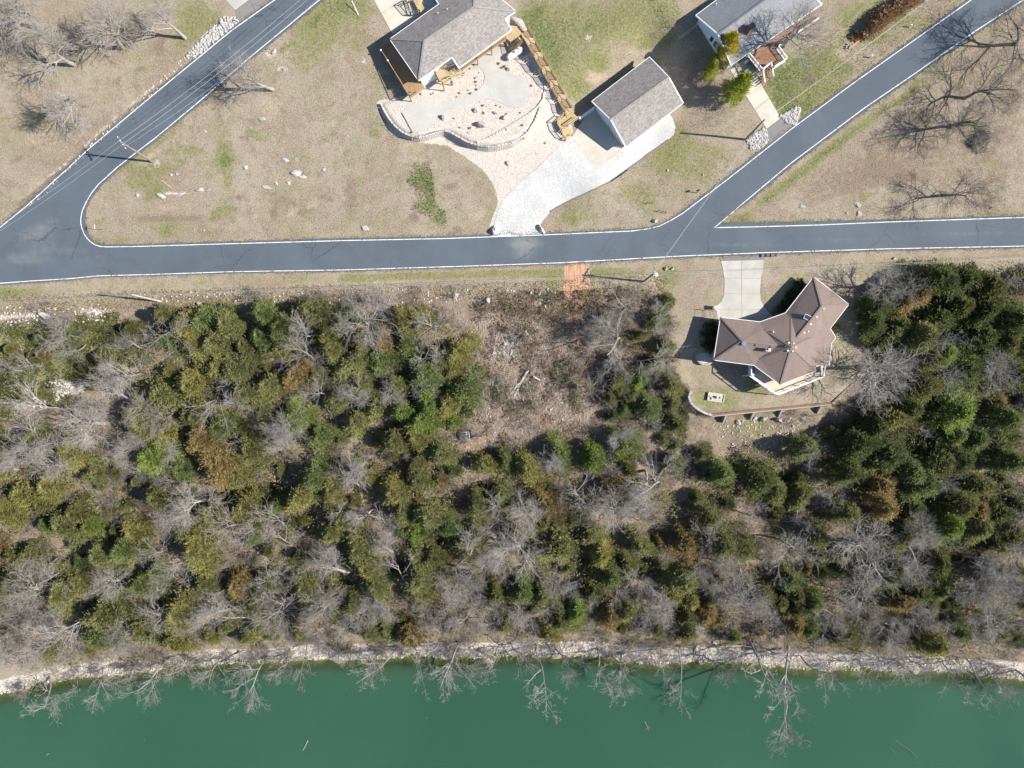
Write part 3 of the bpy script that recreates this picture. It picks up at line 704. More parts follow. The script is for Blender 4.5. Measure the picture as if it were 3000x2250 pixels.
def road_dust(X, Y, Z):
    u = 1500 + X / (K * (H - Z)); v = 1125 - Y / (K * (H - Z))
    a = np.zeros((len(u), 3))
    def bl(i, U, V, ru, rv, s, rot=0):
        c, sn = math.cos(R(rot)), math.sin(R(rot)); du, dv = u - U, v - V
        a[:, i] += s * np.exp(-(((du * c + dv * sn) / ru) ** 2 + ((-du * sn + dv * c) / rv) ** 2))
    bl(0, 1540, 712, 60, 22, .8); bl(0, 1530, 740, 40, 50, .5); bl(0, 110, 690, 70, 40, .55); bl(0, 60, 760, 90, 26, .6); bl(0, 200, 730, 90, 16, .4); bl(0, 60, 620, 50, 10, .3, -38)
    bl(0, 2700, 690, 500, 9, .55, -2); bl(0, 2150, 720, 200, 14, .4); bl(0, 420, 600, 60, 30, .2); bl(0, 1500, 745, 500, 6, .25); bl(0, 2600, 715, 300, 7, .3); bl(0, 2350, 400, 30, 10, .3, -36); bl(0, 150, 650, 120, 20, .35, -30); bl(0, 300, 745, 100, 12, .4); bl(0, 240, 770, 120, 9, .35); bl(0, 700, 775, 400, 8, .2); bl(0, 430, 370, 40, 12, .35, -38); bl(0, 2030, 664, 10, 4, .8)
    bl(1, 170, 600, 30, 70, .6, 20); bl(1, 700, 750, 700, 8, .4, -1); bl(1, 1800, 735, 500, 8, .4, -1); bl(1, 520, 340, 200, 10, .5, -40); bl(1, 2450, 330, 300, 10, .4, -36); bl(1, 900, 725, 700, 6, .3)
    return a
road = drape('road', POLY_ASPH, 'asphalt', 0.03, 0.9, attrs=road_dust, kind='structure')
drape('gravel_driveway', POLY_GRAVEL, 'gravel', 0.034, 0.8, kind='structure')
zero = lambda X, Y, Z: np.zeros((len(X), 3))
drape('driveway_apron', POLY_APRON_C, 'old_asphalt', 0.036, 0.6, attrs=zero, kind='structure')
drape('driveway_apron', POLY_APRON_B, 'old_asphalt', 0.036, 0.6, attrs=zero, kind='structure')
drape('driveway_apron', POLY_APRON_NW, 'old_asphalt', 0.036, 0.6, attrs=zero, kind='structure')
drape('patio_path', POLY_PATIO, 'concrete_patio', 0.05, 0.6, kind='structure')

def clip_poly(poly, a, b, c):
    """keep the side a*x+b*y <= c"""
    out = []
    for i in range(len(poly)):
        p, q = poly[i], poly[(i + 1) % len(poly)]
        dp, dq = a * p[0] + b * p[1] - c, a * q[0] + b * q[1] - c
        if dp <= 0: out.append(p)
        if (dp < 0 < dq) or (dq < 0 < dp):
            t = dp / (dp - dq); out.append((p[0] + (q[0] - p[0]) * t, p[1] + (q[1] - p[1]) * t))
    return out
def slabs(name, poly, mat, cuts, lift=0.045, gap=0.02):
    """a driveway cast in slabs: each slab its own part, with open joints. cuts: list of (point, point) px lines per family"""
    root = obj(name, None, None, kind='structure')
    cells = [poly]
    for (p, q) in cuts:
        A = G(*p); B = G(*q); nx_, ny_ = (B.y - A.y), -(B.x - A.x); L = math.hypot(nx_, ny_); nx_ /= L; ny_ /= L
        c = nx_ * A.x + ny_ * A.y; new = []
        for cell in cells:
            for s in (1, -1):
                k = clip_poly(cell, nx_ * s, ny_ * s, c * s - gap)
                if len(k) >= 3:
                    ar = abs(sum(k[i][0] * k[(i + 1) % len(k)][1] - k[(i + 1) % len(k)][0] * k[i][1] for i in range(len(k)))) / 2
                    if ar > 0.15: new.append(k)
        cells = new
    for cell in cells:
        z = T(np.array([p[0] for p in cell]), np.array([p[1] for p in cell]))
        drape('slab', cell, mat, lift, 1.2, parent=root)
    return root
slabs('driveway', POLY_DRIVE_C, 'concrete', [((2173, 760), (2174, 950)), ((2100, 815), (2260, 816)), ((2090, 860), (2260, 861)), ((2080, 906), (2270, 908))])
slabs('driveway', POLY_DRIVE_B, 'concrete_warm', [((2216, 232), (2189, 251)), ((2254, 288), (2211, 321))])
slabs('driveway', POLY_DRIVE_NW, 'concrete', [])
slabs('garage_pad', POLY_PAD_G, 'concrete_warm', [((1733, 440), (1800, 395))], 0.05)

# painted edge lines
def ribbon(name, px, w, lift, mat, closed=False, **kw):
    pts = [G(u, v) for u, v in px]
    fine = []
    for i in range(len(pts) - 1):
        n = max(1, int((pts[i + 1] - pts[i]).length / 0.9))
        for k in range(n): fine.append(pts[i].lerp(pts[i + 1], k / n))
    fine.append(pts[-1]); m = MB(); vs = []
    for i, p in enumerate(fine):
        d = fine[min(i + 1, len(fine) - 1)] - fine[max(i - 1, 0)]; nrm = Vector((-d.y, d.x, 0)).normalized() * w / 2
        for q in (p - nrm, p + nrm): vs.append((q.x, q.y, tz(q.x, q.y) + lift))
    m.add(vs, [(2 * i, 2 * i + 2, 2 * i + 3, 2 * i + 1) for i in range(len(fine) - 1)])
    return m.build(name, mat, kw.pop('parent', None), **kw)
L_NW = [(1114, -219), (805, 0), (678, 90), (452, 276), (271, 427), (81, 601), (0, 667), (-150, 752), (-320, 806), (-900, 856)]
L_LOOP = [(1262, -214), (936, 0), (723, 176), (588, 294), (452, 407), (398, 448), (344, 490), (310, 521), (289, 540), (268, 566), (253, 592), (242, 616), (237, 638), (237, 654), (240, 668), (246, 684), (255, 698), (265, 708), (278, 717), (294, 722), (312, 723.5), (407, 722),
          (678, 714), (1000, 705), (1300, 699), (1600, 688), (1780, 680), (1850, 677), (1895, 671), (1930, 663), (1965, 646), (2000, 625), (2136, 522), (2316, 380), (2497, 246), (2845, 0), (3206, -236)]
L_TIP = [(3312, -196), (2990, 5), (2859, 90), (2678, 217), (2533, 316), (2316, 479), (2180, 593), (2130, 636), (2093, 667), (2200, 665), (2407, 659), (2588, 651), (3000, 637), (3400, 630), (4200, 622)]
L_LOW = [(-900, 923), (-300, 866), (0, 830), (95, 823), (210, 816), (290, 808), (450, 804), (680, 796), (1000, 791), (1330, 781), (1640, 770), (2000, 750), (2250, 740), (2600, 729), (3000, 721), (4200, 709)]
for L in (L_NW, L_LOOP, L_TIP, L_LOW): ribbon('edge_line', L, 0.125, 0.036, 'paint', parent=road)
# small faded cross marks near the edge of the sloping road
for (a, b) in [((2676, 60), (2692, 74)), ((2681, 121), (2694, 138)), ((2566, 201), (2575, 213)), ((2772, 61), (2779, 70)), ((78, 602), (84, 610))]:
    pass

# ------------------------------------------------------------------ lake
def make_water():
    n = NT('lake_water')
    d = n.sep(n.attr('dust'))
    big = n.noise(0.03, 3, 0.5)
    deep = n.mix(n.mapr(big, 0.35, 0.65), (0.029, 0.086, 0.055), (0.036, 0.096, 0.061))
    sh = n.mapr(n.math('ADD', d[0], n.math('MULTIPLY', n.math('SUBTRACT', n.noise(0.22, 4, 0.6), 0.5), 0.5)), 0.05, 0.95)
    n.color(n.mix(sh, deep, (0.050, 0.080, 0.038)))
    n.b.inputs['Roughness'].default_value = 0.12; n.b.inputs['Specular IOR Level'].default_value = 0.5
    n.b.inputs['IOR'].default_value = 1.33
    n.b.inputs['Subsurface Weight'].default_value = 1.0; n.b.inputs['Subsurface Radius'].default_value = (1.0, 1.6, 1.3); n.b.inputs['Subsurface Scale'].default_value = 1.6
    w = n.node('ShaderNodeTexNoise'); n.link(n.mapping(n.P, (1, 1, 1)), w.inputs[0]); w.inputs['Scale'].default_value = 2.2; w.inputs['Detail'].default_value = 5
    n.bump(w.outputs[0], 0.4, 0.07)
    tr = n.node('ShaderNodeBsdfTransparent'); mx = n.node('ShaderNodeMixShader')
    tr.inputs[0].default_value = (0.75, 0.85, 0.55, 1)
    n.link(n.mapr(n.math('ADD', d[1], n.math('MULTIPLY', n.math('SUBTRACT', n.noise(0.5, 3, 0.6), 0.5), 0.3)), 0.0, 1.0, 0.0, 0.8), mx.inputs[0])
    n.link(n.b.outputs[0], mx.inputs[1]); n.link(tr.outputs[0], mx.inputs[2]); n.link(mx.outputs[0], n.out.inputs[0])
    return n.m
MAT['water'] = make_water()
wx = axis(-95, 95, 1.0, 2600); wy = np.concatenate([np.array([-700, -500, -380, -300, -240, -190, -150, -120, -100, -90, -82, -76]), np.arange(-72, -40, 0.8)])
WX, WY = np.meshgrid(wx, wy); X_, Y_ = WX.ravel(), WY.ravel()
dist = yshore(X_) - Y_
att = np.zeros((len(X_), 3)); att[:, 0] = np.clip(1 - dist / 5.0, 0, 1); att[:, 1] = np.clip(1 - dist / 3.2, 0, 1)
j = np.arange(WX.size).reshape(WX.shape)
FW = np.stack([j[:-1, :-1], j[:-1, 1:], j[1:, 1:], j[1:, :-1]], -1).reshape(-1, 4)
obj('lake_water', np_mesh('lake_water', np.stack([X_, Y_, np.full(len(X_), WATER)], 1), FW, {'dust': att}), 'water', kind='structure', smooth=True)

# ------------------------------------------------------------------ building helpers
from mathutils.bvhtree import BVHTree
def offset_poly(poly, d):
    """move every side inwards by d"""
    n = len(poly); area = sum(poly[i][0] * poly[(i + 1) % n][1] - poly[(i + 1) % n][0] * poly[i][1] for i in range(n))
    s = 1 if area > 0 else -1; out = []
    for i in range(n):
        p0 = Vector(poly[i - 1][:2]); p = Vector(poly[i][:2]); p1 = Vector(poly[(i + 1) % n][:2])
        a = (p - p0).normalized(); b = (p1 - p).normalized()
        na = Vector((-a.y, a.x)) * s; nb = Vector((-b.y, b.x)) * s
        m = (na + nb); m = m / max(0.35, m.dot(na)) if m.length > 1e-6 else na
        out.append(tuple(p + m * d))
    return out
def roof(root, V, faces, mat, edges=(), ridges=(), rmat='ridge_grey', th=0.16, name='roof', gut=None):
    P = {k: W(*v) for k, v in V.items()}
    m = MB()
    for f in faces: m.sheet([P[k] for k in f], th)
    ro = m.build(name, mat, root)
    for e in edges:                                     # fascia and gutter along the eaves
        g = MB(); a, b = P[e[0]], P[e[1]]
        g.beam(a + Vector((0, 0, -0.1)), b + Vector((0, 0, -0.1)), 0.14, 0.2)
        g.build('fascia', gut or 'white', ro)
    for e in ridges:
        g = MB(); a, b = P[e[0]] + Vector((0, 0, 0.012)), P[e[1]] + Vector((0, 0, 0.012)); g.beam(a, b, 0.26, 0.05); g.build('ridge_cap', rmat, ro)
    bv = BVHTree.FromPolygons([tuple(p) for p in m.v], m.f)
    def hit(u, v):
        o = Vector((0, 0, H)); d = (W(u, v, 0) - o).normalized(); h = bv.ray_cast(o, d); return h[0] if h[0] else W(u, v, 3)
    return ro, P, hit
def boards(root, poly, z, ang, mat, w=0.2, th=0.05, name='deck_board'):
    """decking laid board by board"""
    c, s = math.cos(ang), math.sin(ang); ks = [p[0] * -s + p[1] * c for p in poly]; k = min(ks); m = MB()
    while k < max(ks):
        q = clip_poly(clip_poly(list(poly), s, -c, -(k + 0.012)), -s, c, k + w - 0.012)
        if len(q) >= 3:
            dz = random.uniform(-0.004, 0.004); m.prism(q, z - th + dz, z + dz)
        k += w
    return m.build(name, mat, root, kind='stuff')
def railing(root, pts, mat, h=1.0, post_every=1.9, pw=0.1, rails=(1.0, 0.12), bal=0.28, rw=0.1, post_down=0.0):
    """pts: points in space on the deck edge"""
    rail = MB(); bl = MB(); first = None
    for a, b in zip(pts[:-1], pts[1:]):
        a = Vector(a); b = Vector(b); L = (b - a).length; n = max(1, round(L / post_every))
        for i in range(n + 1):
            p = a.lerp(b, i / n); q = MB(); q.beam(p + Vector((0, 0, -post_down)), p + Vector((0, 0, h + 0.06)), pw, pw); q.build('post', mat, root)
        for r in rails: rail.beam(a + Vector((0, 0, h * r)), b + Vector((0, 0, h * r)), rw, 0.05)
        k = int(L / bal)
        for i in range(1, k):
            p = a.lerp(b, i / k); bl.beam(p + Vector((0, 0, h * 0.12)), p + Vector((0, 0, h * 0.97)), 0.04, 0.04)
    ro = rail.build('rail', mat, root)
    if bl.v: bl.build('baluster', mat, root, kind='stuff')
    return ro
def walls(root, poly, z0, z1, mat, inner=0.0, name='wall'):
    return MB().prism(poly, z0, z1).build(name, mat, root)
def window(root, a, b, z0, z1, out, nframe='window', panes=2):
    """a, b: the two ends on the wall (x, y); out: outward normal (x, y)"""
    a = Vector((a[0], a[1], 0)); b = Vector((b[0], b[1], 0)); o = Vector((out[0], out[1], 0)).normalized()
    zc = (z0 + z1) / 2; m = MB()
    for p, q in (((a, z0), (b, z0)), ((a, z1), (b, z1)), ((a, z0), (a, z1)), ((b, z0), (b, z1))):
        m.beam(p[0] + o * 0.04 + Vector((0, 0, p[1])), q[0] + o * 0.04 + Vector((0, 0, q[1])), 0.09, 0.09)
    w = m.build(nframe, 'white', root)
    d = (b - a)
    for i in range(panes):
        p = a + d * ((i + 0.04) / panes); q = a + d * ((i + 0.96) / panes)
        c = (p + q) / 2 + o * 0.025; g = MB(); g.box((c.x, c.y, zc), ((q - p).length, 0.03, z1 - z0 - 0.08), math.atan2(d.y, d.x)); g.build('pane', 'glass_dark', w)
    return w
def rock(name, u, v, su, sv, rot, h, mat, label, group, seed, sink=0.3, cat='rock', p=None):
    """a boulder, broken by planes and roughened"""
    rg = random.Random(seed); bm = bmesh.new(); bmesh.ops.create_icosphere(bm, subdivisions=3, radius=1.0)
    pl = [(Vector((rg.uniform(-1, 1), rg.uniform(-1, 1), rg.uniform(-.3, 1))).normalized(), rg.uniform(.55, .92)) for _ in range(9)]
    ph = [rg.uniform(0, 6) for _ in range(6)]
    for q in bm.verts:
        c = q.co.copy()
        for nrm, d in pl:
            k = c.dot(nrm)
            if k > d: c -= nrm * (k - d)
        f = 1 + 0.10 * math.sin(3.1 * c.x + ph[0]) * math.sin(2.7 * c.y + ph[1]) + 0.06 * math.sin(7 * c.x + ph[2]) * math.sin(6 * c.y + ph[3]) + 0.04 * math.sin(11 * c.z + ph[4])
        q.co = c * f
    p = p or G(u, v); sc = 0.5 * K * (H - p.z)
    for q in bm.verts: q.co = Vector((q.co.x * su * sc, q.co.y * sv * sc, q.co.z * h))
    bmesh.ops.rotate(bm, verts=bm.verts, matrix=Matrix.Rotation(R(-rot), 3, 'Z'))
    me = bpy.data.meshes.new(name); bm.to_mesh(me); bm.free()
    return obj(name, me, mat, None, label, cat, group, loc=(p.x, p.y, p.z + h * (0.5 - sink)))

# ------------------------------------------------------------------ grey roofed hillside house
hA = thing('hillside_house', 'white house with mottled grey hip roof and wooden decks above the curved stone terrace', 'house', (*W(1320, 120, 3.9)[:2], 3.9))
ZE = 8.5
VA = {'w': (1142.3, 114.4, ZE), 's': (1226.2, 235.7, ZE), 'n1': (1323.7, 167.1, ZE), 'n2': (1344.2, 198.9, ZE - 0.9), 'e1': (1498.7, 86.5, ZE - 0.9), 'e2': (1479.8, 53.7, ZE), 'e3': (1510.7, 32.8, ZE),
      'N': (1396, -66, ZE), 'b': (1285.9, 12, ZE), 'b1': (1268, -14, ZE - .9), 'b2': (1378, -92, ZE - .9), 'a1': (1242.1, 119.4, ZE + 2.2), 'a2': (1387.3, 19.9, ZE + 2.2)}
roA, PA, hitA = roof(hA, VA, [('w', 's', 'a1'), ('w', 'a1', 'a2', 'N', 'b2', 'b1', 'b'), ('s', 'n1', 'n2', 'e1', 'e2', 'e3', 'a2', 'a1'), ('a2', 'e3', 'N')],
                     'shingle_grey', [('w', 's'), ('s', 'n1'), ('n1', 'n2'), ('n2', 'e1'), ('e1', 'e2'), ('e2', 'e3'), ('e3', 'N'), ('w', 'b'), ('b', 'b1')], [('w', 'a1'), ('s', 'a1'), ('a1', 'a2'), ('a2', 'e3'), ('a2', 'N')])
fpA = [PA['w'][:2], PA['s'][:2], PA['e2'][:2], PA['e3'][:2], PA['N'][:2], PA['b'][:2]]
fA = offset_poly(fpA, 0.55)
walls(hA, fA, 3.0, ZE - 0.1, 'siding_white')
p = hitA(1482, 3); MB().box((p.x, p.y, p.z + 0.3), (1.0, 0.7, 1.9), R(35)).build('chimney', 'brick', hA)
p = hitA(1204, 40)
for (u, v) in [(1283, 40), (1310, 28)]:
    q = hitA(u, v); MB().cyl((q.x, q.y, q.z - 0.05), 0.06, 0.35, 8).build('vent_pipe', 'white', roA)
ang = math.atan2(PA['n1'].y - PA['s'].y, PA['n1'].x - PA['s'].x)
# front deck on posts, running under the eave
ZD = 6.1
dk = obj('deck', None, None, hA, loc=Vector((0, 0, ZD)) + Vector((PA['n2'].x, PA['n2'].y, 0)) - Vector(hA.location))
dpoly = [tuple(W(u, v, ZD)[:2]) for u, v in [(1334, 174), (1353, 204), (1440, 143.5), (1484, 113), (1495, 121), (1529, 97), (1513, 77), (1480, 72)]]
boards(dk, dpoly, ZD, ang, 'deck_wood')
fr = MB()
for i in range(len(dpoly)): a, b = dpoly[i], dpoly[(i + 1) % len(dpoly)]; fr.beam((a[0], a[1], ZD - 0.18), (b[0], b[1], ZD - 0.18), 0.06, 0.24)
fr.build('rim_joist', 'rail_wood', dk)
railing(dk, [W(1353, 204, ZD), W(1397, 173.5, ZD), W(1440, 143.5, ZD), W(1482, 114, ZD)], 'rail_wood', rails=(1.0, 0.1), bal=0.2, rw=0.14)
for (u, v) in [(1354, 203), (1398, 172), (1440, 142.5), (1482, 113), (1496, 119)]:
    q = W(u, v, ZD); m = MB().beam((q.x, q.y, 3.85), (q.x, q.y, ZD - 0.2), 0.14, 0.14); m.build('deck_post', 'rail_wood', dk)
# steps down from the deck platform towards the tank
st = obj('stairs', None, None, hA, loc=dk.location)
a0 = W(1521, 106, ZD); a1 = a0 + Vector((math.sin(ang), -math.cos(ang), 0)) * 0.85
dv = -Vector((math.cos(ang), math.sin(ang), 0))
for i in range(9):
    o = dv * (0.1 + 0.24 * i); z = ZD - 0.21 * (i + 1)
    MB().beam(Vector((a0.x, a0.y, z)) + o, Vector((a1.x, a1.y, z)) + o, 0.22, 0.05).build('tread', 'deck_wood', st)
MB().beam(Vector((a0.x, a0.y, ZD - .3)), Vector((a0.x, a0.y, ZD - 2.2)) + dv * 2.1, 0.06, 0.25).build('stringer', 'rail_wood', st)
MB().beam(Vector((a1.x, a1.y, ZD - .3)), Vector((a1.x, a1.y, ZD - 2.2)) + dv * 2.1, 0.06, 0.25).build('stringer', 'rail_wood', st)
railing(st, [Vector((a1.x, a1.y, ZD)), Vector((a1.x, a1.y, ZD - 1.9)) + dv * 2.1], 'rail_wood', h=0.9, post_every=2.3, bal=0.25)
# landing with open stair in the roof notch
ld = obj('landing', None, None, hA, loc=dk.location)
lp = [tuple(W(u, v, ZD)[:2]) for u, v in [(1277, 214), (1298, 249), (1321, 232), (1300, 198)]]
boards(ld, lp, ZD, ang + R(90), 'deck_wood')
railing(ld, [W(1300, 198, ZD), W(1277, 214, ZD), W(1298, 249, ZD), W(1321, 232, ZD)], 'deck_wood', rails=(1.0, 0.1), bal=0.5, rw=0.14)
for (u, v) in [(1277, 214), (1298, 249), (1321, 232)]:
    q = W(u, v, ZD); MB().beam((q.x, q.y, 3.8), (q.x, q.y, ZD), 0.14, 0.14).build('deck_post', 'rail_wood', ld)
s0, s1 = W(1321, 231, ZD), W(1303, 203, ZD); dd_ = (W(1349, 201, ZD) - W(1321, 231, ZD)); dd_ = Vector((math.cos(ang), math.sin(ang), 0))
for i in range(8):
    o = dd_ * (0.15 + 0.3 * i); z = ZD + 0.02 - 0.0 * i
    MB().beam(Vector(s0) + o + Vector((0, 0, -0.19 * i)), Vector(s1) + o + Vector((0, 0, -0.19 * i)), 0.18, 0.05).build('tread', 'deck_wood', ld)
for e in (s0, s1): railing(ld, [Vector(e), Vector(e) + dd_ * 2.4 + Vector((0, 0, -1.5))], 'deck_wood', h=0.95, post_every=2.4, bal=0.5, rw=0.12)
# side deck in the shade of the house
ZS = 5.55
sdk = obj('side_deck', None, None, hA, loc=Vector((*W(1180, 200, ZS)[:2], ZS)) - Vector(hA.location))
sp = [tuple(W(u, v, ZS)[:2]) for u, v in [(1116, 147), (1149, 124), (1160, 124), (1237, 245), (1243, 256), (1201, 285)]]
boards(sdk, sp, ZS, ang, 'rail_wood')
fr = MB()
for i in range(len(sp)): a, b = sp[i], sp[(i + 1) % len(sp)]; fr.beam((a[0], a[1], ZS - 0.18), (b[0], b[1], ZS - 0.18), 0.06, 0.24)
fr.build('rim_joist', 'rail_wood', sdk)
railing(sdk, [W(1149, 124, ZS), W(1116, 147, ZS), W(1158, 216, ZS), W(1201, 285, ZS), W(1219, 272, ZS)], 'rail_wood', rails=(1.0, 0.1), bal=0.35, rw=0.12)
for (u, v) in [(1116, 147), (1134, 176), (1158, 216), (1180, 250), (1201, 285)]:
    q = W(u, v, ZS); MB().beam((q.x, q.y, tz(q.x, q.y) - 0.2), (q.x, q.y, ZS - 0.1), 0.14, 0.14).build('deck_post', 'rail_wood', sdk)
for (u, v) in [(1116, 147), (1136, 177)]:
    q = W(u, v, ZS + 1.1); MB().box((q.x, q.y, ZS + 1.1), (0.22, 0.22, 0.08)).build('post_cap', 'white', sdk)
# rear stair corner at the top edge
ZR = 6.6
rdk = obj('rear_deck', None, None, hA, loc=Vector((*W(1240, 10, ZR)[:2], ZR)) - Vector(hA.location))
rp = [tuple(W(u, v, ZR)[:2]) for u, v in [(1210, 6), (1222, 0), (1241, 26), (1232, 36), (1228, 38)]]
boards(rdk, [tuple(W(u, v, ZR)[:2]) for u, v in [(1211, 2), (1228, -8), (1243, 24), (1231, 38)]], ZR, ang + R(90), 'deck_wood')
railing(rdk, [W(1186, 14, ZR), W(1211, 1, ZR), W(1231, 39, ZR)], 'deck_wood', rails=(1.0, 0.5, 0.1), bal=0.3, rw=0.12)
railing(rdk, [W(1211, 1, ZR), W(1186, 14, ZR), W(1205, 46, ZR - 0.6), W(1231, 39, ZR)], 'grey_wood', rails=(1.0, 0.1), bal=0.3, rw=0.1)
slabs('rear_patio', [tuple(G(u, v)[:2]) for u, v in [(1085, -20), (1141, 84), (1150, 100), (1230, 50), (1290, 10), (1270, -40)]], 'concrete_warm', [((1110, 45), (1240, -40))], 0.05)

# garden terrace wall of cream blocks
wt = thing('terrace_wall', 'long curving cream block retaining wall holding the stone garden terrace below the grey roofed house', 'retaining wall', (*W(1300, 384, 2.8)[:2], 2.8))
wp_ = [W(u, v, PLAT_Z) for u, v in PX_WALL]
line = []
for a, b in zip(wp_[:-1], wp_[1:]):
    n = max(1, int((b - a).length / 0.45))
    for k in range(n): line.append(a.lerp(b, k / n))
line.append(wp_[-1])
courses = 6; cm = MB()
cap_m = bpy.data.meshes.new('block'); bb = MB().box((0, 0, 0), (0.47, 0.3, 0.16)).mesh('block'); ncap = 0
for i in range(len(line) - 1):
    a, b = line[i], line[i + 1]; c = (a + b) / 2; an = math.atan2(b.y - a.y, b.x - a.x)
    zb = min(tz(c.x + 0.8 * math.sin(an), c.y - 0.8 * math.cos(an)), PLAT_Z - 0.1) - 0.1
    o = obj('block', bb, 'block', wt, loc=Vector((c.x, c.y, PLAT_Z + 0.06 + random.uniform(-.01, .01))) - Vector(wt.location)); o.rotation_euler = (0, 0, an + random.uniform(-.03, .03))
    z = PLAT_Z - 0.02; r = 0
    while z > zb:
        sh = 0.03 * r; hh = 0.2
        q = c + Vector((math.sin(an), -math.cos(an), 0)) * (-0.02 + sh) + (b - a) * (0.5 if r % 2 else 0)
        cm.box((q.x, q.y, z - hh / 2), (0.44, 0.28, hh - 0.025), an); z -= hh; r += 1
cm.build('block_courses', 'block', wt, kind='stuff')
# upper tier
wt2 = thing('terrace_wall', 'short upper tier of cream blocks curving inside the stone garden terrace near the stairs', 'retaining wall', (*W(1500, 362, PLAT_Z)[:2], PLAT_Z))
ln = [W(u, v, PLAT_Z + .2) for u, v in [(1594, 272), (1592, 289), (1577, 312), (1556, 330), (1530, 347), (1506, 362), (1480, 377), (1452, 393), (1424, 408), (1398, 418)]]
for a, b in zip(ln[:-1], ln[1:]):
    n = max(1, int((b - a).length / 0.45)); an = math.atan2(b.y - a.y, b.x - a.x)
    for k in range(n):
        c = a.lerp(b, (k + .5) / n); o = obj('block', bb, 'block', wt2, loc=Vector((c.x, c.y, PLAT_Z + 0.12)) - Vector(wt2.location)); o.rotation_euler = (0, 0, an + random.uniform(-.06, .06))
# wire fence below the wall
def fence(name, label, px, h, every, mat, group=None, z=None, wires=(0.95, 0.55, 0.2), r=0.012, pr=0.035):
    pts = [G(u, v) if z is None else W(u, v, z) for u, v in px]
    t = thing(name, label, 'fence', pts[0], group)
    for a, b in zip(pts[:-1], pts[1:]):
        n = max(1, round((b - a).length / every))
        for i in range(n):
            p = a.lerp(b, i / n); MB().tube([p, p + Vector((0, 0, h))], [pr, pr], 6).build('post', mat, t)
    w = MB()
    for k in wires:
        for a, b in zip(pts[:-1], pts[1:]): w.tube([a + Vector((0, 0, h * k)), b + Vector((0, 0, h * k))], [r, r], 4)
    w.build('wire', mat, t); return t
fence('wire_fence', 'thin grey rail fence on top of the curved cream terrace wall', [(1153, 364), (1186, 391), (1205, 399), (1227, 402), (1247, 399), (1285, 387), (1303, 384), (1323, 389), (1351, 405), (1377, 419), (1398, 425), (1428, 429), (1458, 427), (1498, 419), (1525, 406)], 0.75, 1.5, 'metal', z=PLAT_Z + 0.1, wires=(0.97, 0.5), r=0.022)
fence('wire_fence', 'rusty wire fence running down the green lawn to the blue grey roofed house', [(1905, -20), (1917, 2), (1940, 34), (1972, 80), (1976, 86)], 1.1, 2.4, 'rail_wood')

# long stair walk of ramps and steps
wk = thing('stair_walkway', 'long yellow timber walkway of ramps and steps with dark railings leading down to the garage', 'walkway', (*W(1590, 225, 4.0)[:2], 4.0))
S0, S1 = W(1536, 92, 6.1), W(1672, 338, 3.25)
S0.z = 6.1; S1.z = 3.1
d = Vector((S1.x - S0.x, S1.y - S0.y, 0)); L = d.length; d.normalize(); nrm = Vector((d.y, -d.x, 0)); hw = 0.62
if nrm.x > 0: nrm = -nrm                       # nrm points to the terrace side
an = math.atan2(d.y, d.x); N = 6; seg = L / N; zc = 6.1; drop = 3.0 / N
for k in range(N):
    a = S0 + d * (seg * k); ramp = seg - 0.84
    a.z = zc; b = a + d * ramp
    poly = [(a + nrm * hw)[:2], (b + nrm * hw)[:2], (b - nrm * hw)[:2], (a - nrm * hw)[:2]]
    pl = obj('platform', None, None, wk, loc=a - Vector(wk.location))
    boards(pl, poly, zc, an + R(90), 'deck_wood', w=0.16)
    MB().beam(a + nrm * hw + Vector((0, 0, -.15)), b + nrm * hw + Vector((0, 0, -.15)), 0.06, 0.26).build('side_joist', 'deck_wood', pl)
    MB().beam(a - nrm * hw + Vector((0, 0, -.15)), b - nrm * hw + Vector((0, 0, -.15)), 0.06, 0.26).build('side_joist', 'deck_wood', pl)
    for j in range(3):
        c = b + d * (0.14 + 0.28 * j); z = zc - drop / 3 * (j + 0.6)
        MB().box((c.x, c.y, z), (0.27, hw * 2, 0.05), an).build('tread', 'deck_wood', wk)
    for s in (1, -1):
        e = nrm * (hw - 0.02) * s
        if s == -1 or k >= 1:
            railing(wk, [a + e, b + e], 'rail_wood', h=0.95, post_every=2.4, pw=0.09, rails=(1.0, 0.1), bal=0.13, rw=0.09)
            MB().beam(b + e + Vector((0, 0, .95)), b + e + d * 0.84 + Vector((0, 0, .95 - drop)), 0.08, 0.05).build('rail', 'rail_wood', wk)
        for q in (a, b):
            p = q + e; g = tz(p.x, p.y); MB().beam((p.x, p.y, g - 0.1), (p.x, p.y, zc), 0.12, 0.12).build('support_post', 'rail_wood', wk)
    zc -= drop
# bottom landing turning towards the drive
ZL = 3.1
lp = [tuple(W(u, v, ZL)[:2]) for u, v in [(1633, 357), (1651, 340), (1694, 347), (1664, 368), (1674, 385), (1656, 403), (1650, 396), (1645, 385)]]
lb = [tuple(W(u, v, ZL)[:2]) for u, v in [(1631, 358), (1674, 326), (1694, 345), (1645, 382)]]
lnd = obj('platform', None, None, wk, loc=Vector((lb[0][0], lb[0][1], ZL)) - Vector(wk.location))
boards(lnd, lb, ZL - 0.01, an, 'deck_wood')
q1, q2, q3, q4 = [W(u, v, ZL) for u, v in [(1631, 358), (1646, 385), (1694, 347), (1662, 368)]]
railing(wk, [W(1694, 347, ZL), W(1662, 370, ZL)], 'deck_wood', h=0.95, rails=(1.0, 0.1), bal=0.3, rw=0.14)
railing(wk, [W(1651, 340, ZL), W(1631, 358, ZL), W(1645, 383, ZL), W(1655, 406, ZL - 0.5)], 'deck_wood', h=0.95, rails=(1.0, 0.1), bal=0.25, rw=0.14)
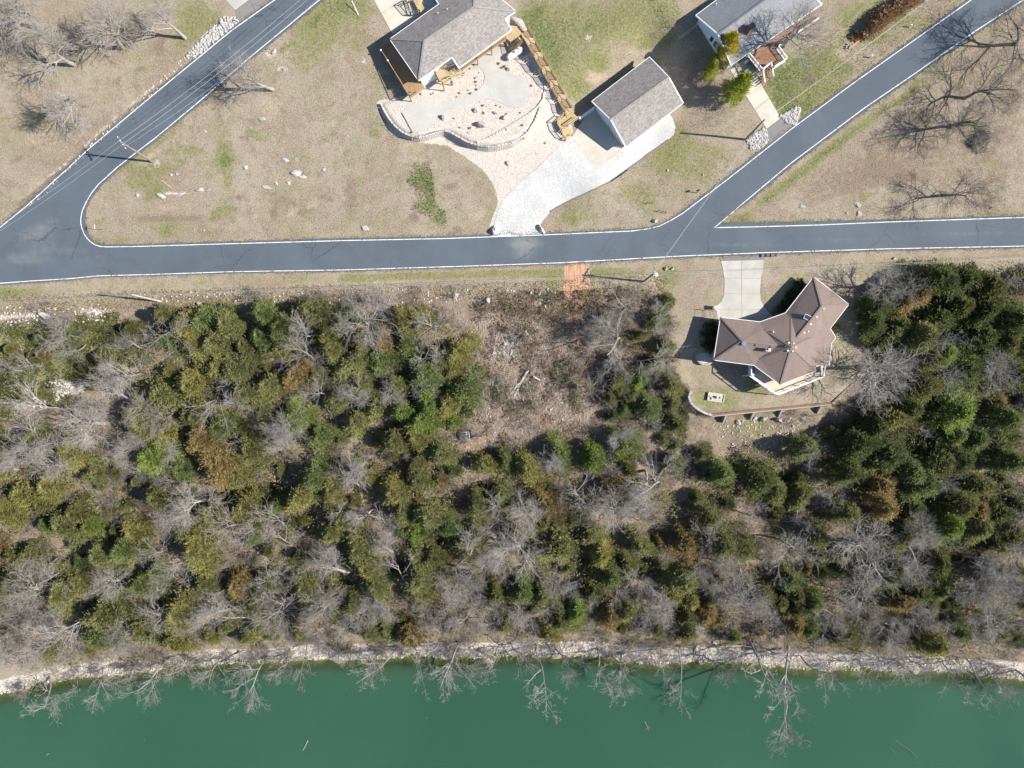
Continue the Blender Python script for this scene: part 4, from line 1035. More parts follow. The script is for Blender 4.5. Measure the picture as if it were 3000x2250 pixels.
for j in range(5):
    a = W(1645 + 3 * j, 383 + 5 * j, ZL - 0.16 * (j + 1)); b = W(1666 + 3 * j, 369 + 5 * j, ZL - 0.16 * (j + 1))
    MB().beam(a, b, 0.3, 0.05).build('tread', 'deck_wood', wk)
MB().beam(W(1657, 407, 3.0), W(1678, 392, 3.0), 0.14, 0.06).build('rail', 'deck_wood', wk)
for (u, v) in [(1631, 358), (1645, 383), (1655, 406), (1664, 369), (1694, 347), (1651, 340), (1657, 407), (1678, 392)]:
    q = W(u, v, ZL); MB().beam((q.x, q.y, tz(q.x, q.y) - 0.1), (q.x, q.y, ZL + (0.0 if u != 1678 else 0)), 0.12, 0.12).build('support_post', 'rail_wood', wk)

# propane tank
pt = W(1508, 153, PLAT_Z + 1.0); ta = R(34)
tk = thing('propane_tank', 'white oval propane tank lying on stones beside the timber walkway', 'tank', (pt.x, pt.y, PLAT_Z))
ax = Vector((math.cos(ta), math.sin(ta), 0)); c = Vector((pt.x, pt.y, PLAT_Z + 0.62)); prof = [(-1.45, .02), (-1.42, .2), (-1.33, .34), (-1.15, .45), (-0.95, .5), (0.95, .5), (1.15, .45), (1.33, .34), (1.42, .2), (1.45, .02)]
MB().tube([c + ax * t for t, r in prof], [r for t, r in prof], 20).build('tank_shell', 'white', tk, smooth=True)
MB().cyl((c.x - ax.x * .1, c.y - ax.y * .1, c.z + 0.48), 0.13, 0.16, 12).build('valve_cap', 'black', tk)
for s in (-.8, .8): MB().box((c.x + ax.x * s, c.y + ax.y * s, PLAT_Z + 0.1), (0.2, 0.8, 0.2), ta).build('saddle', 'concrete_grey', tk)

# ------------------------------------------------------------------ garage
gz = 4.6
gr = thing('garage', 'detached garage with mottled grey gable roof and white walls above the white gravel drive', 'garage', (*W(1870, 300, 2.2)[:2], 2.2))
VG = {'w': (1734, 297, gz), 'n': (1903, 167, gz), 'e': (2001.5, 301, gz), 's': (1833.5, 430.4, gz), 'r1': (1788.8, 349.5, gz + 2.0), 'r2': (1959.5, 225.5, gz + 2.0)}
roG, PG, hitG = roof(gr, VG, [('w', 'r1', 'r2', 'n'), ('r1', 's', 'e', 'r2')], 'shingle_grey', [('w', 'n'), ('s', 'e'), ('w', 'r1'), ('r1', 's'), ('n', 'r2'), ('r2', 'e')], [('r1', 'r2')])
fG = offset_poly([PG['w'][:2], PG['s'][:2], PG['e'][:2], PG['n'][:2]], 0.5)
walls(gr, fG, 1.9, gz - 0.12, 'siding_white')
m = MB()
for i0, i1, rr in ((0, 1, 'r1'), (3, 2, 'r2')):
    a, b = fG[i0], fG[i1]; mx, my = (a[0] + b[0]) / 2, (a[1] + b[1]) / 2; ddx = Vector((b[0] - a[0], b[1] - a[1], 0)).normalized() * 0.06; nn = Vector((-ddx.y, ddx.x, 0))
    tri = [(a[0], a[1], gz - .12), (b[0], b[1], gz - .12), (mx, my, gz + 1.75)]
    m.add([Vector(t) + nn for t in tri] + [Vector(t) - nn for t in tri], [(0, 1, 2), (5, 4, 3), (0, 3, 4, 1), (1, 4, 5, 2), (2, 5, 3, 0)])
m.build('gable', 'siding_white', gr)
a, b = Vector((*fG[0], 0)), Vector((*fG[1], 0)); dn = (b - a); Lg = dn.length; dn.normalize(); on = Vector((dn.y, -dn.x, 0))
if on.dot(a - Vector((*fG[3], 0))) < 0: on = -on
for t0, t1 in ((0.07, 0.46), (0.54, 0.93)):
    p, q = a + dn * Lg * t0, a + dn * Lg * t1; c = (p + q) / 2 + on * 0.05
    dr = obj('garage_door', None, None, gr, loc=Vector((c.x, c.y, 2.2)) - Vector(gr.location))
    for k in range(4): MB().box((c.x, c.y, 2.2 + 0.28 + 0.53 * k), ((q - p).length, 0.06, 0.5), math.atan2(dn.y, dn.x)).build('door_panel', 'white', dr)
for (e, o2) in ((fG[0], 1), (fG[1], 1)):
    q = Vector((e[0], e[1], 0)) + on * 0.12; mm = MB().tube([(q.x, q.y, gz - .2), (q.x, q.y, 2.4), (q.x + on.x * .9, q.y + on.y * .9 , 2.28)], [0.05] * 3, 6); mm.build('downspout', 'white', gr)
lw = thing('low_wall', 'low white wall between the garage corner and the foot of the timber steps', 'wall', (*W(1720, 332, 2.2)[:2], 2.2))
a, b = W(1697, 348, 2.9), W(1741, 316, 2.9)
MB().beam(Vector((a.x, a.y, 2.6)), Vector((b.x, b.y, 2.6)), 0.25, 0.9).build('wall_face', 'white', lw)
MB().beam(Vector((a.x, a.y, 3.08)), Vector((b.x, b.y, 3.08)), 0.34, 0.07).build('cap', 'white', lw)

# timber edging of the gravel drive
te = thing('timber_edging', 'dark timber edging along the lawn side of the white gravel drive', 'edging', G(1791, 530))
ed = [(1613, 620), (1640, 604), (1678, 585), (1735, 558), (1791, 531), (1838, 498), (1886, 463), (1897, 453), (1924, 436), (1961, 408)]
for a, b in zip(ed[:-1], ed[1:]):
    A, B = G(*a), G(*b); n = max(1, round((B - A).length / 2.4))
    for k in range(n):
        MB().beam(A.lerp(B, k / n) + Vector((0, 0, 0.08)), A.lerp(B, (k + .985) / n) + Vector((0, 0, 0.08)), 0.15, 0.2).build('timber', 'grey_wood' if (k + a[0]) % 3 else 'black', te)

# ------------------------------------------------------------------ blue-grey roofed house
ZB = 7.6
hB = thing('roadside_house', 'white house with smooth blue grey gable roof and red brown railed porch', 'house', (*W(2180, 60, 4.6)[:2], 4.6))
VB = {'w': (2038.8, 44.8, ZB), 'p': (2103.4, 99.5, ZB + 2.3), 's': (2142, 190, ZB), 's1': (2241.7, 124.3, ZB), 's2': (2250, 119, ZB), 's3': (2278, 92, ZB + .15), 'e': (2407.8, 12, ZB), 'q': (2330, -67, ZB + 2.3), 'n': (2265, -122, ZB)}
roB, PB, hitB = roof(hB, VB, [('w', 'p', 'q', 'n'), ('p', 's', 'e', 'q')], 'shingle_blue', [('w', 'n'), ('w', 'p'), ('p', 's'), ('s', 'e'), ('q', 'e')], [('p', 'q')], 'ridge_blue')
fB = offset_poly([PB['w'][:2], PB['s'][:2], PB['e'][:2], PB['n'][:2]], 0.5)
walls(hB, fB, 4.0, ZB - 0.12, 'siding_aqua')
m = MB()
for i0, i1 in ((0, 1), (3, 2)):
    a, b = fB[i0], fB[i1]; mx, my = (a[0] + b[0]) / 2, (a[1] + b[1]) / 2; ddx = Vector((b[0] - a[0], b[1] - a[1], 0)).normalized() * 0.06; nn = Vector((-ddx.y, ddx.x, 0))
    tri = [(a[0], a[1], ZB - .12), (b[0], b[1], ZB - .12), (mx, my, ZB + 2.0)]
    m.add([Vector(t) + nn for t in tri] + [Vector(t) - nn for t in tri], [(0, 1, 2), (5, 4, 3), (0, 3, 4, 1), (1, 4, 5, 2), (2, 5, 3, 0)])
m.build('gable', 'siding_aqua', hB)
a, b = Vector((*fB[0], 0)), Vector((*fB[1], 0)); dn = (b - a).normalized(); on = Vector((dn.y, -dn.x, 0))
if on.dot(a - Vector((*fB[3], 0))) < 0: on = -on
for t in (3.2, 4.15, 5.1):
    window(hB, (a + dn * t)[:2], (a + dn * (t + .7))[:2], 5.7, 7.2, on[:2], panes=1)
q = hitB(2192, 92); MB().box((q.x, q.y, q.z + 0.6), (0.9, 0.7, 1.8), R(35)).build('chimney', 'brick', hB)
MB().box((q.x, q.y, q.z + 1.55), (1.05, 0.85, 0.12), R(35)).build('chimney_cap', 'black', hB)
q = hitB(2097, 14); MB().cyl((q.x, q.y, q.z), 0.06, 0.4, 8).build('vent_pipe', 'white', roB)
angB = math.atan2(PB['e'].y - PB['s'].y, PB['e'].x - PB['s'].x); ZP = 5.75
pc = obj('porch', None, None, hB, loc=Vector((*W(2250, 170, ZP)[:2], ZP)) - Vector(hB.location))
pp = [(2190, 164), (2228, 211), (2253, 191), (2263, 203), (2300, 179), (2274, 143), (2330, 104), (2392, 62), (2384, 44), (2250, 120)]
boards(pc, [tuple(W(u, v, ZP)[:2]) for u, v in pp], ZP, angB, 'red_wood')
fr = MB(); pw_ = [W(u, v, ZP - .2) for u, v in pp]
for i in range(len(pw_)): fr.beam(pw_[i], pw_[(i + 1) % len(pw_)], 0.06, 0.34)
fr.build('skirt', 'red_wood', pc)
railing(pc, [W(2190, 164, ZP), W(2228, 211, ZP), W(2253, 191, ZP)], 'white', rails=(1.0, 0.1), bal=0.15, rw=0.16, post_every=1.3)
railing(pc, [W(2263, 203, ZP), W(2300, 179, ZP), W(2274, 143, ZP), W(2330, 104, ZP), W(2392, 62, ZP)], 'white', rails=(1.0, 0.1), bal=0.15, rw=0.16, post_every=1.5)
for (u, v) in pp[:6]:
    q = W(u, v, ZP); MB().beam((q.x, q.y, tz(q.x, q.y) - 0.1), (q.x, q.y, ZP), 0.12, 0.12).build('deck_post', 'white', pc)
A_, B_ = W(2229, 212, ZP), W(2254, 193, ZP); dv = (W(2239, 232, ZP) - A_); dv.z = 0; dv.normalize()
for j in range(6):
    o = dv * (0.1 + 0.27 * j) + Vector((0, 0, -0.19 * (j + 1)))
    MB().beam(A_ + o, B_ + o, 0.23, 0.05).build('tread', 'red_wood', pc)
for e in (A_, B_): railing(pc, [e, e + dv * 1.65 + Vector((0, 0, -1.1))], 'white', h=0.95, rails=(1.0,), bal=0.4, rw=0.14, post_every=1.7)
# things under and beside the porch
bn = thing('storage_bench', 'grey bench box in the shade beside the white porch railing', 'bench', (*W(2196, 190, 4.9)[:2], 4.9))
MB().box((*W(2205, 198, 5.0)[:2], tz(*W(2205, 198, 5.0)[:2]) + 0.35), (0.8, 2.6, 0.6), R(-50)).build('box', 'concrete_grey', bn)
MB().box((*W(2188, 180, 5.0)[:2], tz(*W(2188, 180, 5.0)[:2]) + 0.4), (0.35, 0.5, 0.6), R(-50)).build('lid', 'white', bn)
# line of drain pipe behind
fence('wire_fence', 'pale pipe rail fence meeting the corner of the blue grey roofed house', [(2045, 72), (2026, 90), (2000, 108), (1985, 118)], 1.0, 2.0, 'metal', wires=(0.97, 0.2), r=0.03)

# ------------------------------------------------------------------ brown roofed house
hC = thing('lake_house', 'tan house with brown many winged hip roof and cream deck above the lake woods', 'house', (*W(2310, 1010, -1.2)[:2], -1.2))
z = 2.0
VC = {'A': (2111.1, 929.9, z), 'B': (2091.6, 1054.7, z), 'C': (2209.4, 1069.9, z), 'D': (2285.8, 1126.8, z), 'E': (2391.6, 1086.3, z), 'R1': (2375.2, 1068.6, z + .35), 'F': (2428.4, 1071.1, z - .35), 'G': (2436, 1005.3, z - .35), 'H': (2448.6, 988.9, z - .2), 'I': (2409.4, 952.2, z + .75),
      'I2': (2432, 962, z + .05), 'J': (2486.6, 891.4, z), 'K': (2384.1, 811.6, z), 'L': (2301.8, 916.7, z), 'M': (2227.1, 943.3, z), 'a': (2173.9, 999, z + 2.0), 'b': (2281.5, 1012.9, z + 2.0), 'P': (2318.2, 1016.7, z + 2.9), 'n1': (2406.8, 897.7, z + 2.0), 'n2': (2333.4, 990.1, z + 2.0),
      'v1': (2238.5, 966, z + 0.85), 'v2': (2223.3, 1050.9, z + 0.5), 't': (2318.2, 934.4, z + 0.75), 'q': (2382.8, 987.6, z + 1.2)}
roC, PC, hitC = roof(hC, VC, [('A', 'B', 'a'), ('A', 'a', 'b', 'v1', 'M'), ('B', 'C', 'v2', 'b', 'a'), ('M', 'v1', 'P', 't', 'L'), ('v1', 'b', 'P'), ('b', 'v2', 'P'), ('v2', 'C', 'D', 'P'), ('D', 'E', 'P'), ('E', 'q', 'P'), ('P', 'n2', 't'), ('P', 'q', 'n2'),
                            ('K', 'n1', 'n2', 't', 'L'), ('K', 'J', 'n1'), ('J', 'I2', 'I', 'n1'), ('I', 'q', 'n2', 'n1'), ('E', 'R1', 'q'), ('R1', 'F', 'G', 'q'), ('q', 'G', 'H', 'I'), ('I', 'H', 'I2')],
                     'shingle_brown', [('A', 'B'), ('B', 'C'), ('C', 'D'), ('D', 'E'), ('F', 'G'), ('G', 'H'), ('H', 'I2'), ('I2', 'J'), ('J', 'K'), ('K', 'L'), ('L', 'M'), ('M', 'A')],
                     [('A', 'a'), ('B', 'a'), ('a', 'b'), ('P', 'v1'), ('P', 't'), ('D', 'P'), ('E', 'P'), ('P', 'q'), ('K', 'n1'), ('J', 'n1'), ('n1', 'n2'), ('P', 'v2')], 'ridge_brown', gut='white')
fC = offset_poly([PC[k][:2] for k in ('A', 'B', 'C', 'D', 'E', 'F', 'G', 'H', 'I2', 'J', 'K', 'L', 'M')], 0.5)
walls(hC, fC, -4.0, z - 0.35, 'siding_tan')
for i, (u, v) in enumerate([(2215.7, 1010), (2259.5, 1016), (2412, 904.6), (2392, 929), (2374.4, 950), (2355.4, 975), (2310.6, 1004.8), (2324.6, 1006), (2330.4, 1018), (2308, 1027.6), (2322, 1028.6)]):
    q = hitC(u, v); MB().box((q.x, q.y, q.z + 0.06), (0.32, 0.32, 0.18), R(30)).build('roof_vent', 'ridge_brown' if i < 2 else 'rock_tan', roC)
for (u, v) in [(2263.8, 972.4), (2366, 972)]:
    q = hitC(u, v); MB().cyl((q.x, q.y, q.z - .05), 0.1, 0.4, 8).build('vent_pipe', 'white', roC)
q = hitC(2177, 1006.5); MB().cyl((q.x, q.y, q.z - 0.1), 0.33, 0.35, 16).cyl((q.x, q.y, q.z + .25), 0.38, 0.06, 16, 0.3).build('turbine_vent', 'blue', roC)
q = hitC(2300.5, 1015); MB().box((q.x, q.y, q.z + 0.12), (0.5, 0.35, 0.3), R(10)).build('roof_box', 'black', roC)
q = hitC(2243, 1026); ch = obj('chimney', MB().box((0, 0, 0.55), (0.75, 0.5, 1.3), R(-8)).mesh('chimney'), 'metal', hC, loc=q - Vector(hC.location)); MB().cyl((q.x + .1, q.y + .05, q.z + 1.2), 0.2, 0.25, 12).build('flue_cap', 'metal', ch)
q = hitC(2365, 930.6); sk = obj('skylight', MB().box((0, 0, 0.12), (1.15, 0.8, 0.2), R(-25)).mesh('skylight'), 'metal', hC, loc=q - Vector(hC.location))
MB().box((q.x, q.y, q.z + 0.24), (0.98, 0.63, 0.03), R(-25)).build('pane', 'glass_dark', sk)
# cream deck round the lake side
ZC = 0.1
dc = obj('deck', None, None, hC, loc=Vector((*W(2290, 1120, ZC)[:2], ZC)) - Vector(hC.location))
px = [(2195.4, 1068), (2195.4, 1100.3), (2272.7, 1156.5), (2405.6, 1104.1), (2410, 1072), (2380, 1050), (2300, 1100), (2220, 1062)]
boards(dc, [tuple(W(u, v, ZC)[:2]) for u, v in px], ZC, R(22), 'tan_deck')
edge = [W(u, v, ZC) for u, v in px[:5]]
railing(dc, edge, 'white', rails=(1.0, 0.12), bal=3.0, rw=0.17, post_every=1.9, pw=0.12)
fr = MB()
for a, b in zip(edge[:-1], edge[1:]): fr.beam(a + Vector((0, 0, -.16)), b + Vector((0, 0, -.16)), 0.1, 0.3)
fr.build('rim_joist', 'white', dc)
for (u, v) in [(2195.4, 1100.3), (2234, 1128), (2272.7, 1156.5), (2339, 1130), (2405.6, 1104.1)]:
    q = W(u, v, ZC); MB().beam((q.x, q.y, tz(q.x, q.y) - 0.1), (q.x, q.y, ZC), 0.16, 0.16).build('deck_post', 'white', dc)
o = W(2205.5, 1088, ZC + .5); ck = thing('cooler_chest', 'blue chest with white lid on the cream deck corner', 'chest', (o.x, o.y, ZC))
MB().box((o.x, o.y + .2, ZC + 0.3), (0.5, 0.9, 0.6)).build('box', 'blue', ck); MB().box((o.x, o.y - .55, ZC + 0.3), (0.42, 0.4, 0.45)).build('lid', 'white', ck)
o = W(2395, 1078, ZC + .5); gl = thing('barbecue_grill', 'black covered grill standing at the lake side corner of the cream deck', 'grill', (o.x, o.y, ZC))
MB().box((o.x, o.y, ZC + 0.55), (0.6, 1.5, 1.1)).build('grill_body', 'black', gl); MB().box((o.x + .5, o.y - .1, ZC + .9), (0.35, 1.1, 0.1)).build('side_shelf', 'metal', gl); MB().tube([(o.x + .35, o.y + .95, ZC), (o.x + .35, o.y + .95, ZC + 1.9)], [.05, .05], 8).build('pole', 'white', gl)

# lawn things of the brown roofed house
o = G(2097, 1164); pz = o.z
pl = thing('planter_slab', 'rectangular concrete slab box with pots in bright green grass below the brown roofed house', 'planter', (o.x, o.y, pz))
cs = [W(u, v, pz + .3) for u, v in [(2075.7, 1149.7), (2122.4, 1156), (2118.3, 1178.8), (2072.5, 1172.5)]]
MB().prism([c[:2] for c in cs], pz - 0.1, pz + 0.3).build('slab', 'concrete', pl)
for a, b in zip(cs, cs[1:] + cs[:1]): MB().beam(Vector((a.x, a.y, pz + .36)), Vector((b.x, b.y, pz + .36)), 0.1, 0.16).build('curb', 'concrete_warm', pl)
for (u, v, r, mt) in [(2080, 1161, .13, 'rock_tan'), (2087, 1167.5, .2, 'rock_tan'), (2102, 1164, .17, 'concrete_warm'), (2112, 1165.5, .15, 'concrete'), (2095.5, 1164, .2, 'black')]:
    q = W(u, v, pz + .4); MB().cyl((q.x, q.y, pz + .3), r, 0.22, 12, r * 1.1).build('pot', mt, pl)
q = G(2091, 903); tkw = thing('water_tank', 'small white round tank at the flared corner of the concrete drive', 'tank', (q.x, q.y, q.z))
MB().cyl((q.x, q.y, q.z), 0.3, 1.1, 16).build('barrel', 'white', tkw); MB().cyl((q.x, q.y, q.z + 1.1), 0.33, 0.06, 16).build('lid', 'concrete', tkw)
fence('yard_gate', 'dark metal gate frame beside the drive of the brown roofed house', [(2059, 930), (2060, 909), (2078, 908)], 1.2, 0.9, 'black', wires=(0.98, 0.1), r=0.025)
fence('yard_gate', 'short white post rail beside the white tank and the drive', [(2097, 912), (2104, 930)], 1.0, 1.0, 'white', wires=(0.98, 0.5), r=0.03)
# round stone step at the side of the house
q = G(2066, 1050); rs = thing('stone_bed', 'round edged stone bed with a ring of blocks against the brown roofed house', 'flower bed', (q.x, q.y, q.z))
ringp = [G(u, v) for u, v in [(2089, 1030), (2060, 1028), (2045, 1032), (2038, 1042), (2040, 1054), (2048, 1064), (2060, 1069), (2074, 1066), (2086, 1060)]]
MB().prism([p[:2] for p in ringp], q.z - 0.3, q.z + 0.35).build('bed_fill', 'rock_tan', rs)
for a, b in zip(ringp[1:-1], ringp[2:]):
    n = max(1, round((b - a).length / 0.4))
    for k in range(n):
        c = a.lerp(b, (k + .5) / n); MB().box((c.x, c.y, q.z + .25), (0.36, 0.28, 0.5), math.atan2(b.y - a.y, b.x - a.x)).build('stone', 'rock_grey', rs)
# curved stone wall, then straight timber wall
sw = thing('stone_wall', 'curved grey stone retaining wall at the corner of the lake house lawn', 'retaining wall', (*W(2030, 1185, -4.5)[:2], -4.5))
cl = [W(u, v, -3.6) for u, v in [(2025, 1147), (2019, 1158), (2019, 1167), (2023, 1178), (2033, 1190), (2048, 1201), (2067, 1211), (2088, 1217)]]
st_i = 0
for a, b in zip(cl[:-1], cl[1:]):
    n = max(1, round((b - a).length / 0.42))
    for k in range(n):
        c = a.lerp(b, (k + .5) / n); an_ = math.atan2(b.y - a.y, b.x - a.x)
        MB().box((c.x, c.y, -3.55 + random.uniform(-.02, .02)), (0.40, 0.36, 0.22), an_ + random.uniform(-.08, .08)).build('stone', 'rock' if random.random() < .4 else 'rock_grey', sw)
        for r in range(8): pass
    MB().beam(Vector((a.x, a.y, -4.6)), Vector((b.x, b.y, -4.6)), 0.3, 1.85).build('wall_face', 'rock_grey', sw)
tw = thing('timber_wall', 'straight brown capped retaining wall with buttresses along the lake side of the lawn', 'retaining wall', (*W(2260, 1205, -4.5)[:2], -4.5))
A_, B_ = W(2088, 1217.5, -3.5), W(2437.5, 1183, -3.5); n = 9
for k in range(n):
    a = A_.lerp(B_, k / n); b = A_.lerp(B_, (k + .992) / n)
    MB().beam(a + Vector((0, .12, 0.02)), b + Vector((0, .12, 0.02)), 0.34, 0.1).build('cap_board', 'dark_wood', tw)
MB().beam(A_ + Vector((0, -.12, -1.1)), B_ + Vector((0, -.12, -1.1)), 0.16, 2.2).build('wall_face', 'concrete_grey', tw)
MB().beam(A_ + Vector((0, -.15, 0.0)), B_ + Vector((0, -.15, 0.0)), 0.1, 0.07).build('edge_trim', 'concrete_grey', tw)
for (u, v) in [(2127.6, 1214), (2208.7, 1206), (2292, 1197.5), (2407, 1187)]:
    q = W(u, v, -3.7); MB().add([(q.x - .12, q.y - .2, -3.7), (q.x + .12, q.y - .2, -3.7), (q.x + .12, q.y - 1.5, -5.2), (q.x - .12, q.y - 1.5, -5.2), (q.x - .12, q.y - .2, -6.3), (q.x + .12, q.y - .2, -6.3), (q.x + .12, q.y - 1.5, -6.3), (q.x - .12, q.y - 1.5, -6.3)],
                                [(0, 1, 2, 3), (0, 3, 7, 4), (1, 5, 6, 2), (3, 2, 6, 7), (0, 4, 5, 1), (4, 7, 6, 5)]).build('buttress', 'concrete_grey', tw)
tw2 = thing('timber_wall', 'dark slanting wall between the lake house lawn and the cedar wood', 'retaining wall', (*W(2470, 1150, -4.5)[:2], -4.5))
cl = [W(u, v, -3.4) for u, v in [(2437.5, 1183), (2470, 1150), (2500, 1120), (2506, 1100), (2507, 1060), (2502, 1020), (2498, 993)]]
for a, b in zip(cl[:-1], cl[1:]):
    MB().beam(a, b, 0.28, 0.1).build('cap_board', 'grey_wood', tw2); MB().beam(a + Vector((0, 0, -.9)), b + Vector((0, 0, -.9)), 0.16, 1.8).build('wall_face', 'dark_wood', tw2)

# ------------------------------------------------------------------ vegetation: meshes of the kinds
def kites(P, D, L, Wd, N, var):
    """leaf sprays: a four cornered blade at each point P along D, bent about its middle"""
    D = D / np.linalg.norm(D, axis=1, keepdims=True); S = np.cross(D, N); S /= (np.linalg.norm(S, axis=1, keepdims=True) + 1e-9)
    U = np.cross(S, D)
    a = P; b = P + D * L[:, None] * .5 + S * Wd[:, None] * .5 + U * L[:, None] * .06; c = P + D * L[:, None]; d = P + D * L[:, None] * .5 - S * Wd[:, None] * .5 + U * L[:, None] * .06
    V = np.stack([a, b, c, d], 1).reshape(-1, 3); n = len(P)
    F = np.arange(4 * n).reshape(n, 4); A = np.repeat(var, 4, axis=0)
    return V, F, A

def cedar_mesh(seed, Rr, Hh, nb=92, ns=130, open_=0.0):
    r = np.random.default_rng(seed); Ps, Ds, Vs = [], [], []
    z0 = 0.12 * Hh; lob = [(r.uniform(0, 6.28), r.uniform(.10, .28), r.integers(2, 5)) for _ in range(3)]
    for i in range(nb):
        t = (i + r.uniform(0, 1)) / nb; t = t ** 0.85
        az = i * 2.39996 + r.uniform(-.4, .4); zz = z0 + (Hh - z0) * t
        rad = Rr * (1 - t ** 1.7) ** 0.75 + 0.25
        rad *= 1 + sum(k * math.sin(m * az + p) for p, k, m in lob) + r.uniform(-.22, .15)
        up = 0.25 + 0.9 * t + r.uniform(-.1, .2)
        d = np.array([math.cos(az), math.sin(az), up]); d /= np.linalg.norm(d)
        st = np.array([0, 0, max(z0 * .6, zz - rad * .45)])
        n = int(ns * (0.35 + 0.65 * rad / Rr))
        s = r.uniform(0.22, 1, n) ** 0.7
        side = np.array([-d[1], d[0], 0]); side /= np.linalg.norm(side) + 1e-9; upv = np.cross(side, d)
        wd = 0.24 * rad * np.sin(np.clip(s, 0, 1) * 2.6) * 0.8 + .08
        off = r.normal(0, .45, n) * wd * np.where(r.uniform(0, 1, n) < .2, 2.1, 1.0); offz = r.normal(0, .3, n) * wd; s = s * np.where(r.uniform(0, 1, n) < .12, r.uniform(1.0, 1.25, n), 1.0)
        P = st + d * (s * rad)[:, None] + side * off[:, None] + upv * offz[:, None]
        D = d * 1.0 + side * (off / (wd + .01) * 1.1)[:, None] + np.stack([r.normal(0, .35, n), r.normal(0, .35, n), r.normal(.25, .35, n)], 1)
        br = r.uniform(0, 1); tip = r.uniform(0, 1) ** 1.2
        v = np.stack([np.clip(br * .6 + r.uniform(0, .4, n), 0, 1), np.clip(tip * .7 + s * .2 + r.uniform(-.1, .2, n), 0, 1), np.zeros(n)], 1)
        Ps.append(P); Ds.append(D); Vs.append(v)
    P = np.concatenate(Ps); D = np.concatenate(Ds); Vv = np.concatenate(Vs); n = len(P)
    N = np.stack([r.normal(0, .7, n), r.normal(0, .7, n), np.abs(r.normal(1, .4, n))], 1)
    V, F, A = kites(P, D, r.uniform(.22, .55, n), r.uniform(.06, .125, n), N, Vv)
    return np_mesh('cedar_crown', V, F, {'leafvar': A})

def segs_mesh(name, segs, sides=3, off=None):
    """segs: (n, 8) p0, p1, r0, r1 -> thin tapering prisms"""
    S = np.asarray(segs, float); p0, p1, r0, r1 = S[:, 0:3], S[:, 3:6], S[:, 6], S[:, 7]
    d = p1 - p0; L = np.linalg.norm(d, axis=1, keepdims=True) + 1e-9; d = d / L
    ref = np.where(np.abs(d[:, 2:3]) < .9, np.array([[0, 0, 1.]]), np.array([[1., 0, 0]]))
    x = np.cross(d, ref); x /= np.linalg.norm(x, axis=1, keepdims=True); y = np.cross(d, x)
    V = []; n = len(S)
    for k in range(sides):
        a = 6.28318 * k / sides; o = x * math.cos(a) + y * math.sin(a)
        V.append(p0 + o * r0[:, None]); V.append(p1 + o * r1[:, None])
    V = np.stack(V, 1).reshape(-1, 3); base = (np.arange(n) * 2 * sides)[:, None]
    F = np.concatenate([base + np.array([[2 * k, 2 * ((k + 1) % sides), 2 * ((k + 1) % sides) + 1, 2 * k + 1]]) for k in range(sides)], 0)
    return np_mesh(name, V, F)

def grow(rg, p, d, L, r, depth, out, cfg, lvl=0):
    n = cfg['steps'][min(lvl, len(cfg['steps']) - 1)]; q = np.array(p, float); d = np.array(d, float); d /= np.linalg.norm(d)
    kids = cfg['kids'][lvl] if lvl < len(cfg['kids']) else 0
    marks = sorted(rg.uniform(cfg['from'][min(lvl, len(cfg['from']) - 1)], 1.0) for _ in range(kids)); mi = 0
    for i in range(n):
        a, b = i / n, (i + 1) / n
        nd = d + np.array([rg.gauss(0, cfg['wob']), rg.gauss(0, cfg['wob']), rg.gauss(0, cfg['wob'] * .7) + cfg['up'][min(lvl, len(cfg['up']) - 1)]]); nd /= np.linalg.norm(nd)
        q2 = q + nd * L / n; ra = r * (1 - a * .75); rb = r * (1 - b * .75)
        out.append((lvl, *q, *q2, max(ra, .011), max(rb, .008)))
        while mi < len(marks) and marks[mi] <= b:
            t = (marks[mi] - a) / (b - a); m = q + (q2 - q) * t
            ax = np.cross(nd, [rg.gauss(0, 1), rg.gauss(0, 1), rg.gauss(0, 1)]); ax /= np.linalg.norm(ax) + 1e-9
            ang_ = rg.uniform(*cfg['ang']); kd = nd * math.cos(ang_) + ax * math.sin(ang_)
            grow(rg, m, kd, L * rg.uniform(*cfg['len']) * (1.15 - .5 * marks[mi]), ra * rg.uniform(.5, .75), depth - 1, out, cfg, lvl + 1) if depth > 0 else None
            mi += 1
        q = q2; d = nd
    return out
